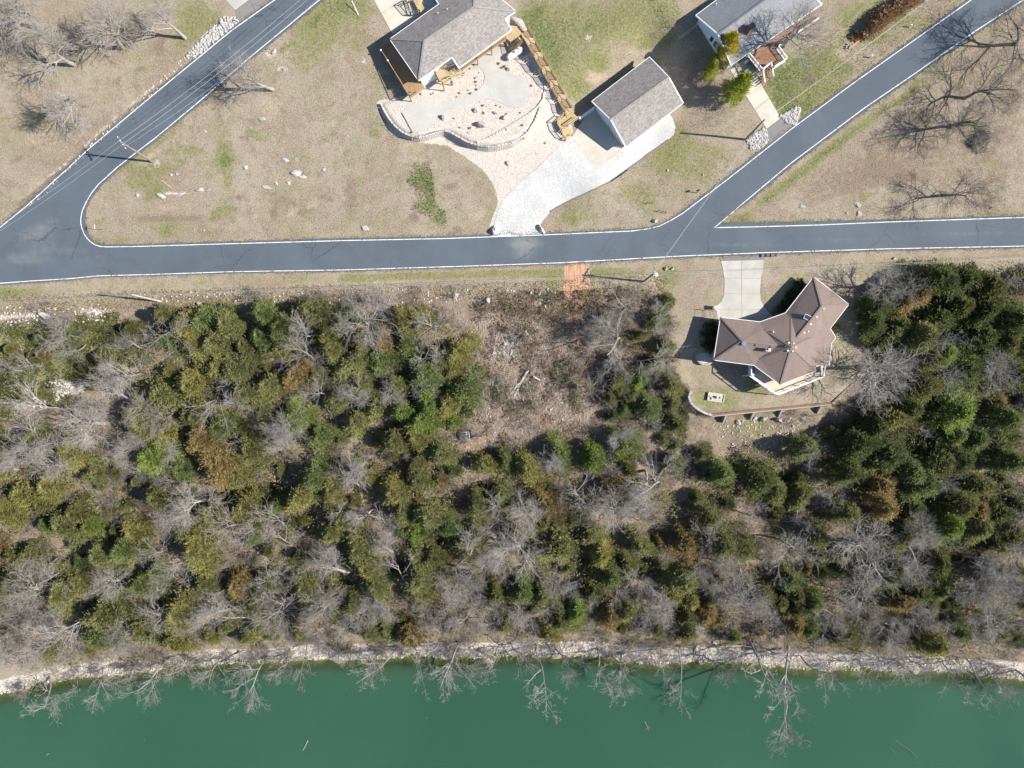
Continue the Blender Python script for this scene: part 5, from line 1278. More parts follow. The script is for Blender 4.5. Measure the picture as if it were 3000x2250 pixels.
def bare_meshes(seed, H0, spread=1.0, kind='oak'):
    rg = random.Random(seed)
    if kind == 'oak':       # spreading yard tree
        cfg = dict(steps=[5, 6, 5, 4, 3], kids=[7, 7, 5, 3], up=[.02, .06, .05, .03, .02], wob=.16, ang=(.45, 1.0), len=(.6, .9)); cfg['from'] = [.42, .2, .15, .1]
        out = grow(rg, (0, 0, 0), (rg.gauss(0, .06), rg.gauss(0, .06), 1), H0 * .60, H0 * .036, 4, [], cfg)
    elif kind == 'field':
        cfg = dict(steps=[5, 6, 5, 4, 3], kids=[8, 7, 5, 3], up=[.02, .05, .04, .03, .02], wob=.15, ang=(.5, 1.1), len=(.6, .9)); cfg['from'] = [.35, .2, .15, .1]
        out = grow(rg, (0, 0, 0), (rg.gauss(0, .06), rg.gauss(0, .06), 1), H0 * .60, H0 * .030, 4, [], cfg)
    elif kind == 'wood':    # wood tree with many fine twigs
        cfg = dict(steps=[6, 5, 4, 3, 2], kids=[8, 6, 4, 1], up=[.03, .10, .08, .03, .0], wob=.13, ang=(.4, .9), len=(.42, .66)); cfg['from'] = [.3, .15, .1, .1]
        out = grow(rg, (0, 0, 0), (rg.gauss(0, .1), rg.gauss(0, .1), 1), H0 * .85, H0 * .017, 4, [], cfg)
    elif kind == 'shore':   # slim, few crooked boughs with fine spray
        cfg = dict(steps=[8, 6, 4, 3, 2], kids=[10, 7, 5, 2], up=[.0, .05, .04, .02, .0], wob=.13, ang=(.5, 1.1), len=(.24, .42)); cfg['from'] = [.32, .25, .1, .1]
        out = grow(rg, (0, 0, 0), (0, 0, 1), H0, H0 * .0105, 4, [], cfg)
    else:                   # shrub, several stems
        out = []; cfg = dict(steps=[4, 3, 3, 2], kids=[7, 5, 4], up=[.02, .05, .05, .0], wob=.16, ang=(.35, .8), len=(.4, .65)); cfg['from'] = [.2, .15, .1]
        for _ in range(6):
            a = rg.uniform(0, 6.28); grow(rg, (rg.gauss(0, .12), rg.gauss(0, .12), 0), (math.cos(a) * .5, math.sin(a) * .5, 1), H0 * rg.uniform(.7, 1), .02, 3, out, cfg)
    A = np.array(out); tr = A[A[:, 0] == 0][:, 1:]; br = A[A[:, 0] > 0][:, 1:].copy()
    if spread != 1.0: br[:, [0, 1, 3, 4]] *= spread; tr[:, [0, 1, 3, 4]] *= spread
    return tr, br
NCED, NWOOD, NOAK, NSH = 10, 10, 6, 5
CED = [cedar_mesh(100 + i, [2.6, 2.2, 2.9, 2.4, 2.0, 2.7, 2.3, 3.0, 2.5, 2.1][i], [7, 7.5, 6.5, 8, 6, 7, 6.5, 7.5, 8.5, 6][i]) for i in range(NCED)]
CEDR = [2.6, 2.2, 2.9, 2.4, 2.0, 2.7, 2.3, 3.0, 2.5, 2.1]; CEDH = [7, 7.5, 6.5, 8, 6, 7, 6.5, 7.5, 8.5, 6]
CTR = segs_mesh('cedar_trunk', [(0, 0, -.4, .03, 0, 1.5, .17, .14), (.03, 0, 1.5, -.02, .03, 3.4, .14, .10), (-.02, .03, 3.4, 0, 0, 5.6, .10, .04)], 7)
CEDB = segs_mesh('cedar_bough', [(0, 0, 1.2 + .35 * i, math.cos(i * 2.4) * (1.7 - .08 * i), math.sin(i * 2.4) * (1.7 - .08 * i), 1.7 + .42 * i, .035, .012) for i in range(12)], 3)
WOOD = [(segs_mesh('bare_trunk', t, 6), segs_mesh('bare_branches', b, 3)) for t, b in (bare_meshes(300 + i, 9.0, 1.25, 'wood') for i in range(NWOOD))]
OAK = [(segs_mesh('bare_trunk', t, 8), segs_mesh('bare_branches', b, 4)) for t, b in (bare_meshes(420 + i, 9.0, 1.1, 'oak') for i in range(NOAK))]
SHO = [(segs_mesh('bare_trunk', t, 6), segs_mesh('bare_branches', b, 3)) for t, b in (bare_meshes(510 + i, 11.0, 1.0, 'shore') for i in range(NSH))]
for ms in (CED,): [m.materials.append(MAT['cedar']) for m in ms]
CTR.materials.append(MAT['bark_cedar']); CEDB.materials.append(MAT['bark_cedar'])
for t, b in WOOD + SHO: t.materials.append(MAT['bark_pale']); b.materials.append(MAT['bark_pale'])
for t, b in OAK: t.materials.append(MAT['bark_pale']); b.materials.append(MAT['bark_pale'])
OAKD = [(segs_mesh('bare_trunk', t, 8), segs_mesh('bare_branches', b, 3)) for t, b in (bare_meshes(470 + i, 9.0, 1.25, 'field') for i in range(3))] * 2
for t, b in OAKD[:3]: t.materials.append(MAT['bark_dark']); b.materials.append(MAT['bark_dark'])

def place_cedar(u, v, scale, col, i=None, base=None, h=None):
    i = random.randrange(NCED) if i is None else i
    scale = scale * (1.17 if scale > .7 else 1.05)
    hh = CEDH[i] * scale * .72 if h is None else h
    p = G(u, v)
    for _ in range(3): q = W(u, v, p.z + hh * .55); p = Vector((q.x, q.y, tz(q.x, q.y)))
    if p.y < float(yshore(p.x)) + 1.2: p.y = float(yshore(p.x)) + 1.2; p.z = tz(p.x, p.y)
    t = obj('cedar_tree', None, None, loc=p); t.scale = (scale, scale, hh / CEDH[i]); t.rotation_euler = (random.uniform(-.05, .05), random.uniform(-.05, .05), random.uniform(0, 6.28))
    c = obj('crown', CED[i], None, t); c.color = (*col, 1)
    k = CEDH[i] / 6.5
    for nm, me in (('trunk', CTR), ('boughs', CEDB)):
        o = obj(nm, me, None, t); o.scale = (k, k, k)
    t['category'] = 'tree'; t['px'] = (float(u), float(v)); t['rad'] = CEDR[i] * scale
    return t
def place_bare(pool, base_px, top_px, h, i=None, H0=9.0, width=1.0, name='bare_tree', base=None):
    """base and crown top given by photo pixels; h: height above the ground"""
    i = random.randrange(len(pool)) if i is None else i
    b = G(*base_px) if base is None else base; q = W(top_px[0], top_px[1], b.z + h); d = q - b
    t = obj(name, None, None, loc=b)
    s = d.length / H0; t.rotation_mode = 'QUATERNION'
    t.rotation_quaternion = d.to_track_quat('Z', 'Y') @ Matrix.Rotation(random.uniform(0, 6.28), 4, 'Z').to_quaternion()
    t.scale = (s * width, s * width, s)
    obj('trunk', pool[i][0], None, t); obj('branches', pool[i][1], None, t)
    t['category'] = 'tree'; t['px'] = (float(top_px[0]), float(top_px[1])); return t
def radial(u, v, f):
    return (1500 + (u - 1500) * f, 1125 + (v - 1125) * f)

# yard trees standing alone
YARD = [((543, 112), (470, 28), 9.0, 5, 'pale', 'bare pale tree rooted closest to the stone strip by the sloping road'), ((358, 140), (285, 62), 10, 1, 'pale', 'bare pale tree with thick trunk in the middle of the leafless row'),
        ((218, 190), (120, 120), 9, 2, 'pale', 'bare pale tree leaning over brown grass, second row of the slope'), ((213, 297), (110, 232), 9, 3, 'pale', 'lowest bare pale tree on the brown slope beside the road'),
        ((124, 88), (30, 5), 9.5, 4, 'pale', 'bare pale tree at the upper corner of the brown slope'), ((-10, 100), (-90, 30), 9, 5, 'pale', 'bare tree at the very edge of the brown slope'), ((800, 262), (762, 226), 6.8, 0, 'pale', 'solitary twisted bare tree casting its shadow across the sloping road'),
        ((2825, 288), (2925, 205), 8.5, 3, 'dark', 'uppermost of the dark bare trees standing inside the brown road triangle'), ((2785, 372), (2872, 322), 8.5, 4, 'dark', 'middle dark bare tree of the brown road triangle'), ((2764, 573), (2832, 545), 7.5, 5, 'dark', 'dark bare tree closest to the fork in the brown field'),
        ((2978, 130), (3040, 90), 8.5, 0, 'dark', 'dark bare tree at the upper edge of the brown road triangle'), ((2296, 134), (2360, 48), 10.5, 1, 'pale', 'large bare tree spreading over the blue grey roof and porch'), ((2516, 1077), (2598, 1080), 11, 2, 'pale', 'large bare tree at the lawn edge beside the brown roofed house')]
for bpx, tpx, h, i, tone, lab in YARD:
    t = place_bare(OAK if tone == 'pale' else OAKD, bpx, tpx, h, i, H0=8.2 if bpx[0] != 800 else 7.0, width=1.0 if bpx[0] not in (543,) else .8); t['label'] = lab; t['group'] = 'bare trees standing in the yards'
for i, (bpx, tpx, h, w_, lab) in enumerate([((1571, 1888), (1614, 2055), 13, 1.1, 'slim bare tree over the lake beside the two parallel driftwood logs'), ((1750, 1898), (1788, 2075), 13, 1.1, 'slim bare tree over the lake standing at the end of the curved log'), ((1343, 1880), (1338, 2030), 12, 1.2, 'bare tree reaching over the lake beside the bleached root log'),
        ((1215, 1895), (1214, 2028), 11, .8, 'narrow bare tree over the lake, second before the bleached root log'), ((1165, 1890), (1150, 2005), 10, 1.3, 'broad bare tree over the lake, third before the bleached root log'), ((1993, 1890), (1996, 2050), 13, .9, 'narrow bare tree over the lake with light grey twigs under the curved stone wall'),
        ((1935, 1890), (1938, 2000), 9, .7, 'small bare tree over the lake with two thin stems'), ((2190, 1865), (2235, 2030), 13, 1.5, 'broad dense bare tree over the lake with two dark trunks'), ((2312, 1890), (2385, 2135), 17, 1.25, 'tallest bare tree leaning far over the lake'), ((2345, 1920), (2425, 2100), 14, 1.0, 'bare tree over the lake twinned with the tallest leaning one'),
        ((2830, 1930), (2935, 2085), 12, 1.0, 'bare tree over the glinting water with a long dark trunk'), ((2760, 1930), (2790, 2030), 10, 1.3, 'thin grey bare tree over the first glints on the water'), ((900, 1885), (898, 1995), 10, .9, 'small round bare tree over the shallow green water'),
        ((700, 1905), (690, 2025), 10, 1.0, 'fan shaped bare tree over the water below the pale shore stones'), ((1285, 1885), (1282, 1985), 10, 1.2, 'spreading bare tree over the water next to a narrow one'), ((1460, 1895), (1452, 1970), 8, 1.4, 'brownish dense bare tree at the water behind the root log'),
        ((228, 1985), (218, 2040), 6, 1.0, 'very small bare tree at the shore of the first bay'), ((74, 2000), (60, 2070), 6, 1.0, 'small bare tree at the shoreline where the lake starts'), ((2560, 1915), (2580, 2000), 8, 1.4, 'faint bare tree over the water between the twin leaners and the glints'), ((2700, 1925), (2720, 2010), 8, 1.3, 'grey bare tree just before the glinting water')]):
    t = place_bare(SHO, bpx, tpx, h, i % NSH, H0=11.0, width=w_, name='shore_tree'); t['label'] = lab; t['group'] = 'bare trees leaning over the lake'

# pines by the blue grey roofed house
for (b, u, v, s, col, i, lab) in [((2133, 310), 2163, 262, .80, (.30, .36, .05), 3, 'bright green pine beside the cream drive of the blue grey roofed house'), ((2108, 232), 2128, 148, .78, (.50, .44, .05), 8, 'yellow green pine touching the gable of the blue grey roofed house'), ((2072, 226), 2082, 208, .55, (.36, .40, .08), 1, 'small pale green pine under the gable of the blue grey roofed house')]:
    t = place_cedar(u, v, s, col, i); t.name = 'pine_tree'; t['label'] = lab; t['rad'] = 0
    t.scale = (s, s, s * 1.1)

# ------------------------------------------------------------------ the wooded slope
def inpoly(u, v, P): return bool(sdist(np.array([u]), np.array([v]), P)[0] < 0)
WOODS = [(-60, 955), (180, 950), (300, 945), (400, 915), (520, 920), (560, 905), (740, 900), (860, 905), (900, 900), (1150, 915), (1250, 930), (1290, 960), (1345, 1010), (1345, 1110), (1405, 1170), (1400, 1205), (1360, 1250), (1300, 1262), (1300, 1310), (1335, 1350),
         (1440, 1365), (1560, 1340), (1700, 1310), (1770, 1275), (1750, 1220), (1730, 1180), (1800, 1100), (1775, 1050), (1755, 960), (1745, 910), (1790, 870), (1880, 865), (1925, 830), (1965, 880), (1980, 960), (1955, 1040), (1985, 1110), (2000, 1170), (2020, 1240), (2080, 1330),
         (2150, 1385), (2290, 1370), (2370, 1270), (2470, 1230), (2535, 1150), (2600, 1140), (2570, 1010), (2520, 985), (2530, 880), (2580, 825), (2680, 815), (2850, 800), (3060, 795), (3060, 1900), (2800, 1885), (2450, 1880), (2000, 1858), (1750, 1835), (1400, 1845), (1000, 1855), (850, 1870),
         (600, 1875), (450, 1890), (250, 1905), (0, 1950), (-60, 1960)]
OL, YE, ORG, GR, DG, DO, BR = (.215, .228, .098), (.275, .262, .10), (.285, .215, .10), (.175, .218, .085), (.118, .145, .058), (.165, .172, .07), (.205, .27, .072)
cols = {'o': OL, 'y': YE, 'r': ORG, 'g': GR, 'd': DG, 'k': DO, 'b': BR}
HAND = [(545, 950, 1.0, 'y'), (610, 935, 1.0, 'g'), (665, 950, .9, 'o'), (575, 1005, .8, 'y'), (640, 1000, .95, 'o'), (780, 925, .9, 'g'), (830, 960, 1.0, 'g'), (770, 985, 1.0, 'g'), (720, 1010, .8, 'o'), (500, 1090, .6, 'y'), (565, 1130, 1.0, 'r'), (640, 1070, .9, 'y'), (700, 1080, .9, 'o'),
        (790, 1130, 1.0, 'o'), (730, 1150, 1.0, 'o'), (480, 1150, 1.1, 'o'), (430, 1180, .9, 'o'), (430, 1240, 1.1, 'y'), (500, 1260, 1.0, 'y'), (205, 1330, 1.0, 'y'), (580, 1220, .9, 'o'), (650, 1250, 1.0, 'g'), (460, 1340, 1.1, 'b'), (540, 1370, .9, 'g'), (650, 1360, 1.2, 'r'), (700, 1400, .8, 'o'),
        (870, 1220, .9, 'b'), (940, 1280, .8, 'g'), (1060, 1000, .8, 'y'), (1045, 1060, 1.0, 'o'), (1120, 1050, .9, 'g'), (1180, 940, .7, 'y'), (1190, 1000, .9, 'g'), (1250, 1100, 1.0, 'g'), (1340, 1030, .9, 'y'), (1330, 1080, .7, 'y'), (1360, 1150, 1.0, 'g'), (1260, 1180, 1.05, 'b'),
        (1240, 1230, 1.0, 'b'), (1330, 1235, .7, 'b'), (1180, 1200, .9, 'b'), (1110, 1190, 1.0, 'o'), (1290, 1330, .9, 'o'), (1160, 1290, 1.0, 'o'), (1430, 1360, .8, 'y'), (1545, 1370, 1.0, 'r'), (1480, 1350, .7, 'g'), (1640, 1330, .8, 'g'), (1740, 1340, 1.0, 'b'), (1840, 1300, .9, 'b'),
        (80, 1450, 1.1, 'y'), (30, 1500, 1.0, 'y'), (150, 1420, .9, 'y'), (470, 1460, 1.0, 'o'), (580, 1610, 1.1, 'y'), (560, 1580, .8, 'y'), (400, 1560, .8, 'y'), (730, 1480, 1.0, 'y'), (880, 1450, 1.0, 'y'), (300, 1620, 1.0, 'o'), (420, 1710, .9, 'g'), (530, 1790, 1.1, 'y'), (560, 1750, .9, 'y'), (320, 1800, 1.3, 'o'),
        (300, 1860, 1.1, 'g'), (350, 1760, .9, 'g'), (520, 1880, .9, 'y'), (620, 1865, .7, 'r'), (260, 1900, .6, 'y'), (1395, 1580, .9, 'r'), (1370, 1600, .8, 'y'), (1520, 1560, .8, 'r'), (1050, 1600, 1.1, 'o'), (1220, 1560, .8, 'b'), (1640, 1610, 1.0, 'o'), (1760, 1620, 1.0, 'y'), (1790, 1680, .9, 'g'),
        (1530, 1730, 1.1, 'g'), (1200, 1860, 1.0, 'r'), (1610, 1855, .8, 'r'), (1790, 1800, .9, 'r'), (2010, 1590, 1.0, 'r'), (2120, 1590, 1.0, 'k'), (2460, 1620, .8, 'b'), (2330, 1830, .8, 'r'), (2240, 1740, .9, 'k'), (2070, 1800, .8, 'r'), (2740, 1880, 1.0, 'y'), (2000, 1700, 1.0, 'o'), (2630, 1760, 1.0, 'r'), (2390, 1560, 1.0, 'o'),
        (2690, 860, 1.0, 'r'), (2750, 830, 1.1, 'd'), (2820, 815, 1.1, 'd'), (2890, 840, 1.1, 'k'), (2800, 900, 1.1, 'k'), (2880, 910, 1.1, 'd'), (2740, 930, 1.0, 'd'), (2640, 960, .9, 'd'), (2700, 990, 1.1, 'o'), (2620, 975, .8, 'o'), (2760, 1040, 1.0, 'b'), (2570, 900, .8, 'd'), (2620, 860, .8, 'd'), (2560, 950, .8, 'd'), (2580, 1000, .7, 'd'),
        (2800, 1210, 1.1, 'b'), (2850, 1290, 1.0, 'g'), (2620, 1220, 1.0, 'y'), (2560, 1250, 1.1, 'd'), (2600, 1330, 1.1, 'd'), (2560, 1350, .9, 'y'), (2780, 1540, 1.1, 'b'), (2700, 1420, 1.0, 'g'), (2940, 1230, 1.0, 'g'), (2960, 940, 1.1, 'd'), (2980, 1100, 1.0, 'd'), (2520, 1300, 1.0, 'd'), (2230, 1400, 1.0, 'd'), (2340, 1450, 1.0, 'o'), (2480, 1380, 1.0, 'd'), (2590, 1480, 1.0, 'r'), (2700, 1130, 1.0, 'k'), (2660, 1190, .9, 'd'), (2720, 1050, .9, 'k'), (2880, 985, 1.1, 'd'), (2830, 1080, 1.0, 'g'), (2940, 1010, 1.0, 'k'), (2480, 1500, .9, 'o'), (2650, 1560, .9, 'k'), (2860, 1420, 1.0, 'k'), (2960, 1350, 1.0, 'g'), (2920, 1500, .9, 'd'),
        (1955, 880, .55, 'k'), (1930, 930, .6, 'g'), (1950, 1010, .6, 'k'), (1915, 1060, .6, 'o'), (1880, 1110, .7, 'b'), (1960, 1120, .8, 'o'), (1820, 1100, .7, 'k'), (1970, 1180, .7, 'o'), (1900, 1190, .8, 'g'), (1790, 1170, .5, 'k'), (1985, 1240, .7, 'k'), (1830, 1200, .5, 'g'), (2060, 1330, .6, 'k'), (1975, 1355, .8, 'o')]
HB = [(425, 955, 66, 'silver bare tree in front of the dark hollow near the roadside rocks'), (890, 960, 70, 0), (895, 1035, 66, 0), (935, 1165, 60, 'white barked bare tree with broken top amid olive cedars'), (595, 1165, 60, 'dead dark bare tree enclosed by olive cedars'), (320, 1090, 80, 'big white forked bare tree on the leafy brown slope'), (330, 1170, 74, 0),
      (110, 1225, 60, 0), (240, 1260, 66, 0), (350, 1310, 60, 0), (160, 990, 44, 0), (380, 1000, 40, 0), (440, 1380, 60, 0), (380, 1300, 44, 0), (50, 1300, 60, 0), (120, 1380, 60, 0), (560, 1460, 66, 0), (760, 1240, 60, 0), (820, 1290, 50, 0), (1230, 1050, 60, 0), (1060, 930, 66, 0), (1140, 900, 56, 0), (1280, 960, 60, 0),
      (1250, 1140, 40, 0), (490, 1545, 50, 'small white forked tree standing in a dark gap of the wood'), (420, 1630, 60, 0), (670, 1570, 60, 0), (820, 1560, 66, 0), (1100, 1550, 70, 0), (1530, 1610, 70, 'spiky silver bare tree amid orange tipped cedars'), (1450, 1530, 60, 0), (1320, 1680, 70, 0), (1170, 1730, 70, 0), (820, 1790, 80, 'broad grey bare tree with drooping crown above the pale shore stones'), (620, 1800, 60, 0), (450, 1810, 60, 0),
      (200, 1830, 80, 0), (60, 1780, 70, 0), (100, 1880, 60, 0), (130, 1690, 50, 0), (1000, 1690, 60, 0), (950, 1810, 56, 0), (700, 1830, 50, 0), (2310, 1600, 66, 'round silver bare tree in the lower wood under the lake house'), (2130, 1720, 56, 0), (2200, 1790, 60, 0), (2450, 1440, 50, 0), (1950, 1420, 66, 0), (1680, 1440, 60, 0), (1790, 1500, 60, 0), (1900, 1400, 60, 0),
      (2640, 1090, 56, 0), (2600, 830, 56, 0), (2650, 880, 56, 0), (2900, 1050, 56, 0), (1840, 980, 60, 0), (1880, 1060, 56, 0), (1920, 950, 60, 0), (1800, 930, 50, 0), (1930, 900, 50, 0), (1770, 1000, 46, 0), (1850, 1060, 50, 0), (1950, 1040, 50, 0), (1730, 1130, 40, 0), (2560, 1600, 70, 0), (2870, 1640, 60, 0), (2900, 1760, 70, 0), (2660, 1660, 60, 0)]
trees = []
for (u, v, s, k) in HAND:
    if k == 'r' and (u + v) % 2 > .5 and (u, v) != (650, 1360): k = 'y'
    c = cols[k]; j = random.uniform(.88, 1.12)
    trees.append((place_cedar(u, v, s * random.uniform(.95, 1.05), tuple(x * j for x in c)), {'o': 'olive', 'y': 'yellow olive', 'r': 'orange tipped', 'g': 'mid green', 'd': 'dark green', 'k': 'dark olive', 'b': 'bright green'}[k] + ' cedar', None))
def put_bare(u, v, rad, lab=None):
    h = rad / 60 * random.uniform(8.0, 10.0); p = G(u, v)
    q = W(u, v, p.z + h * .75); b = Vector((q.x + random.uniform(-1, 1), q.y + random.uniform(-1, 1), 0)); b.z = tz(b.x, b.y)
    if b.y < float(yshore(b.x)) + .6: b.y = float(yshore(b.x)) + .6; b.z = tz(b.x, b.y)
    t = place_bare(WOOD if random.random() < .7 else OAK, None, radial(u, v, 1.012), h, None, H0=9.0 * random.uniform(.9, 1.05), width=random.uniform(.85, 1.15), base=b)
    t['px'] = (float(u), float(v)); trees.append((t, 'grey bare tree', lab or None))
for (u, v, rad, lab) in HB: put_bare(u, v, rad, lab)
pts = [(u, v, 46 * s) for (u, v, s, k) in HAND] + [(u, v, r * .6) for (u, v, r, l) in HB]
rg = random.Random(5); nced = len(HAND); nbar = len(HB)
WX_ = np.array([p[0] for p in WOODS]); tries = 0
cand = [(rg.uniform(-60, 3060), rg.uniform(1700, 1950)) for _ in range(1500)] + [(rg.uniform(-60, 3060), rg.uniform(800, 1950)) for _ in range(26000)]
ok = sdist(np.array([c[0] for c in cand]), np.array([c[1] for c in cand]), WOODS) < -4
for (u, v), o in zip(cand, ok):
    if not o: continue
    if u < 340 and v < 1230: pc_, sp, small = .30, 84, .6
    elif 1700 < u < 2030 and v < 1290: pc_, sp, small = .35, 44, .6
    elif v > 1740: pc_, sp, small = .42, 44, .75
    elif u < 1350: pc_, sp, small = .70, 50, .95
    elif u > 2520: pc_, sp, small = .62, 52, 1.0
    else: pc_, sp, small = .48, 50, .85
    is_c = rg.random() < pc_
    rr = sp * (.5 if is_c else .42)
    if any((u - a) ** 2 + (v - b) ** 2 < (rr + c * .62) ** 2 for a, b, c in pts): continue
    if is_c and nced >= 298: continue
    if not is_c and nbar >= 270: continue
    pts.append((u, v, sp * (.55 if is_c else .45)))
    if is_c:
        nced += 1
        if u < 1400: k = rg.choices('oygrbk', [40, 24, 16, 5, 7, 8])[0]
        elif u < 2400: k = rg.choices('oygrbk', [34, 10, 18, 9, 6, 23])[0]
        else: k = rg.choices('oygrdk', [16, 5, 18, 4, 34, 23])[0]
        j = rg.uniform(.85, 1.15); trees.append((place_cedar(u, v, small * rg.uniform(.75, 1.12), tuple(x * j for x in cols[k])), {'o': 'olive', 'y': 'yellow olive', 'r': 'orange tipped', 'g': 'mid green', 'd': 'dark green', 'k': 'dark olive', 'b': 'bright green'}[k] + ' cedar', None))
    else:
        nbar += 1; put_bare(u, v, rg.uniform(40, 60) * (small if small > .6 else .8))
for i, u in enumerate([150, 300, 400, 480, 560, 640, 780, 840, 960, 1040, 1130, 1310, 1500, 1620, 1830, 2060, 2270, 2500, 2620, 2660, 2880, 2970]):
    bx, by, bz = [float(q[0]) for q in Gn([u + rg.uniform(-12, 12)], [float(np.interp(u, [p[0] for p in PX_SHORE], [p[1] for p in PX_SHORE])) - rg.uniform(12, 38)])]
    b = Vector((bx, by, bz)); h = rg.uniform(4, 7.5); du = 1500 + (bx + rg.uniform(-.8, .8)) / (K * (H - bz - h)); dv = 1125 - (by - rg.uniform(1.0, 3.2)) / (K * (H - bz - h))
    t = place_bare(WOOD, None, (du, dv), h, None, H0=9.0, width=rg.uniform(1.2, 1.7), name='shore_tree', base=b); t['px'] = (du, dv); trees.append((t, 'low fuzzy shore tree', None))
sp_n = 0
for (u, v), o in zip(cand[::-1], ok[::-1]):
    if sp_n >= 230: break
    if not o or (u < 380 and v < 1200 and rg.random() < .5) or any((u - a) ** 2 + (v - b) ** 2 < (15 + c * .55) ** 2 for a, b, c in pts): continue
    pts.append((u, v, 22)); sp_n += 1; k = rg.choice('oogrkd' if u < 2400 else 'odkkrg'); j = rg.uniform(.8, 1.1)
    t = place_cedar(u, v, rg.uniform(.36, .58), tuple(x * j for x in cols[k])); t.name = 'young_cedar'; trees.append((t, {'o': 'olive', 'r': 'orange tipped', 'g': 'mid green', 'd': 'dark green', 'k': 'dark olive'}[k] + ' young cedar', None))
print('saplings', sp_n)
# a label for each tree of the wood: its look and its place among things one can find
MARKS = [('the round lidded pit', 1355, 1280), ('the orange dirt ramp', 1690, 850), ('the curved stone wall', 2035, 1190), ('the fallen logs in the clearing', 1530, 1120), ('the pale outcrop on the leafy slope', 150, 1140), ('the roadside pole in the rocks', 440, 878), ('the bleached root log on the shore', 1410, 1910), ('the tallest tree over the lake', 2320, 1880),
         ('the big orange cedar', 650, 1360), ('the large bare tree beside the lake house', 2590, 1080), ('the spiky silver bare tree', 1530, 1610), ('the round silver bare tree', 2310, 1600), ('the broad drooping bare tree', 820, 1790), ('the white forked tree in the gap', 490, 1545), ('the glints on the water', 2830, 2020), ('the lake end of the first bay', 60, 2000),
         ('the upper corner of the cedar wood', 2760, 800), ('the broken topped white tree', 935, 1165), ('the big white forked tree', 320, 1090), ('the bright green cedar pair by the pit', 1250, 1205), ('the bright cedar far down the right wood', 2780, 1540), ('the bright cedar right of the lake house', 2800, 1210)]
MARKS = [(m.replace(' right wood', ' dark wood').replace('cedar right of', 'cedar beyond'), a, b) for m, a, b in MARKS]
cells = {}
for t, look, lab in trees:
    if lab: t['label'] = lab; t['group'] = 'bare trees of the wooded slope'; continue
    u, v = t['px']; k = min(range(len(MARKS)), key=lambda i: (MARKS[i][1] - u) ** 2 + (MARKS[i][2] - v) ** 2)
    a = math.degrees(math.atan2(-(v - MARKS[k][2]), u - MARKS[k][1])) % 360
    dr = ['east', 'north-east', 'north', 'north-west', 'west', 'south-west', 'south', 'south-east'][int(((a + 22.5) % 360) // 45)]
    cells.setdefault((k, dr, look), []).append(((MARKS[k][1] - u) ** 2 + (MARKS[k][2] - v) ** 2, t))
ORD = ['', 'second ', 'third ', 'fourth ', 'fifth ', 'sixth ', 'seventh ', 'eighth ', 'ninth ', 'tenth ', 'eleventh ', 'twelfth ', 'thirteenth ', 'fourteenth ']
for (k, dr, look), L in cells.items():
    L.sort(key=lambda x: x[0])
    for n, (d_, t) in enumerate(L):
        t['label'] = f"{ORD[min(n, 13)]}{look} {dr} of {MARKS[k][0]}"; t['group'] = 'young cedars of the wooded slope' if 'young' in look else 'cedars of the wooded slope' if 'cedar' in look else 'low trees along the shore' if 'shore' in look else 'bare trees of the wooded slope'
for o in bpy.data.objects:
    if 'px' in o: del o['px']
    if 'rad' in o: del o['rad']
TREECOUNT = (nced, nbar)
print('trees', TREECOUNT)

# ------------------------------------------------------------------ undergrowth, grass, rubble
def cover_at(X, Y):
    a, b = COVER_LOOK[2], COVER_LOOK[3]
    ix = np.clip(np.searchsorted(gx, X), 0, len(gx) - 1); iy = np.clip(np.searchsorted(gy, Y), 0, len(gy) - 1)
    return a[iy, ix], b[iy, ix]
def scatter_px(n, poly, seed):
    r = np.random.default_rng(seed); P = np.array(poly)
    U = r.uniform(P[:, 0].min(), P[:, 0].max(), n * 3); V = r.uniform(P[:, 1].min(), P[:, 1].max(), n * 3)
    k = sdist(U, V, poly) < 0; U, V = U[k][:n], V[k][:n]
    return Gn(U, V), U, V
SLOPE = [(-80, 900), (450, 872), (900, 865), (1250, 860), (1640, 850), (1660, 920), (1720, 900), (1760, 850), (1900, 840), (1960, 880), (1975, 1060), (2010, 1140), (2020, 1215), (2440, 1200), (2520, 1120), (2520, 850), (2620, 800), (3080, 790), (3080, 1930), (2600, 1910), (1500, 1880), (600, 1895), (0, 1960), (-80, 1970)]
# bare shrubs joined: nobody could count them
SH = []
for i in range(4):
    t, b = bare_meshes(700 + i, 2.0, 1.0, 'shrub'); SH.append(np.concatenate([t, b]))
(X_, Y_, Z_), U_, V_ = scatter_px(1250, SLOPE, 31)
r = np.random.default_rng(8); out = []
CLEAR = [(1390, 880), (1660, 860), (1720, 930), (1740, 1100), (1730, 1290), (1420, 1330), (1390, 1230), (1430, 1150), (1370, 1010)]
OPENC = [(2040, 1225), (2330, 1215), (2340, 1330), (2200, 1370), (2100, 1330)]
keepm = ((sdist(U_, V_, CLEAR) > 0) | (np.arange(len(U_)) % 4 == 0)) & (sdist(U_, V_, OPENC) > 0) & ~((U_ < 420) & (V_ < 1240) & (np.arange(len(U_)) % 6 > 0)) & ~((V_ < 900) & (U_ < 520))
_x = r.uniform(-92, 92, 110); _y = yshore(_x) + np.abs(r.normal(0, 1, 110)) * 2.2 + .3
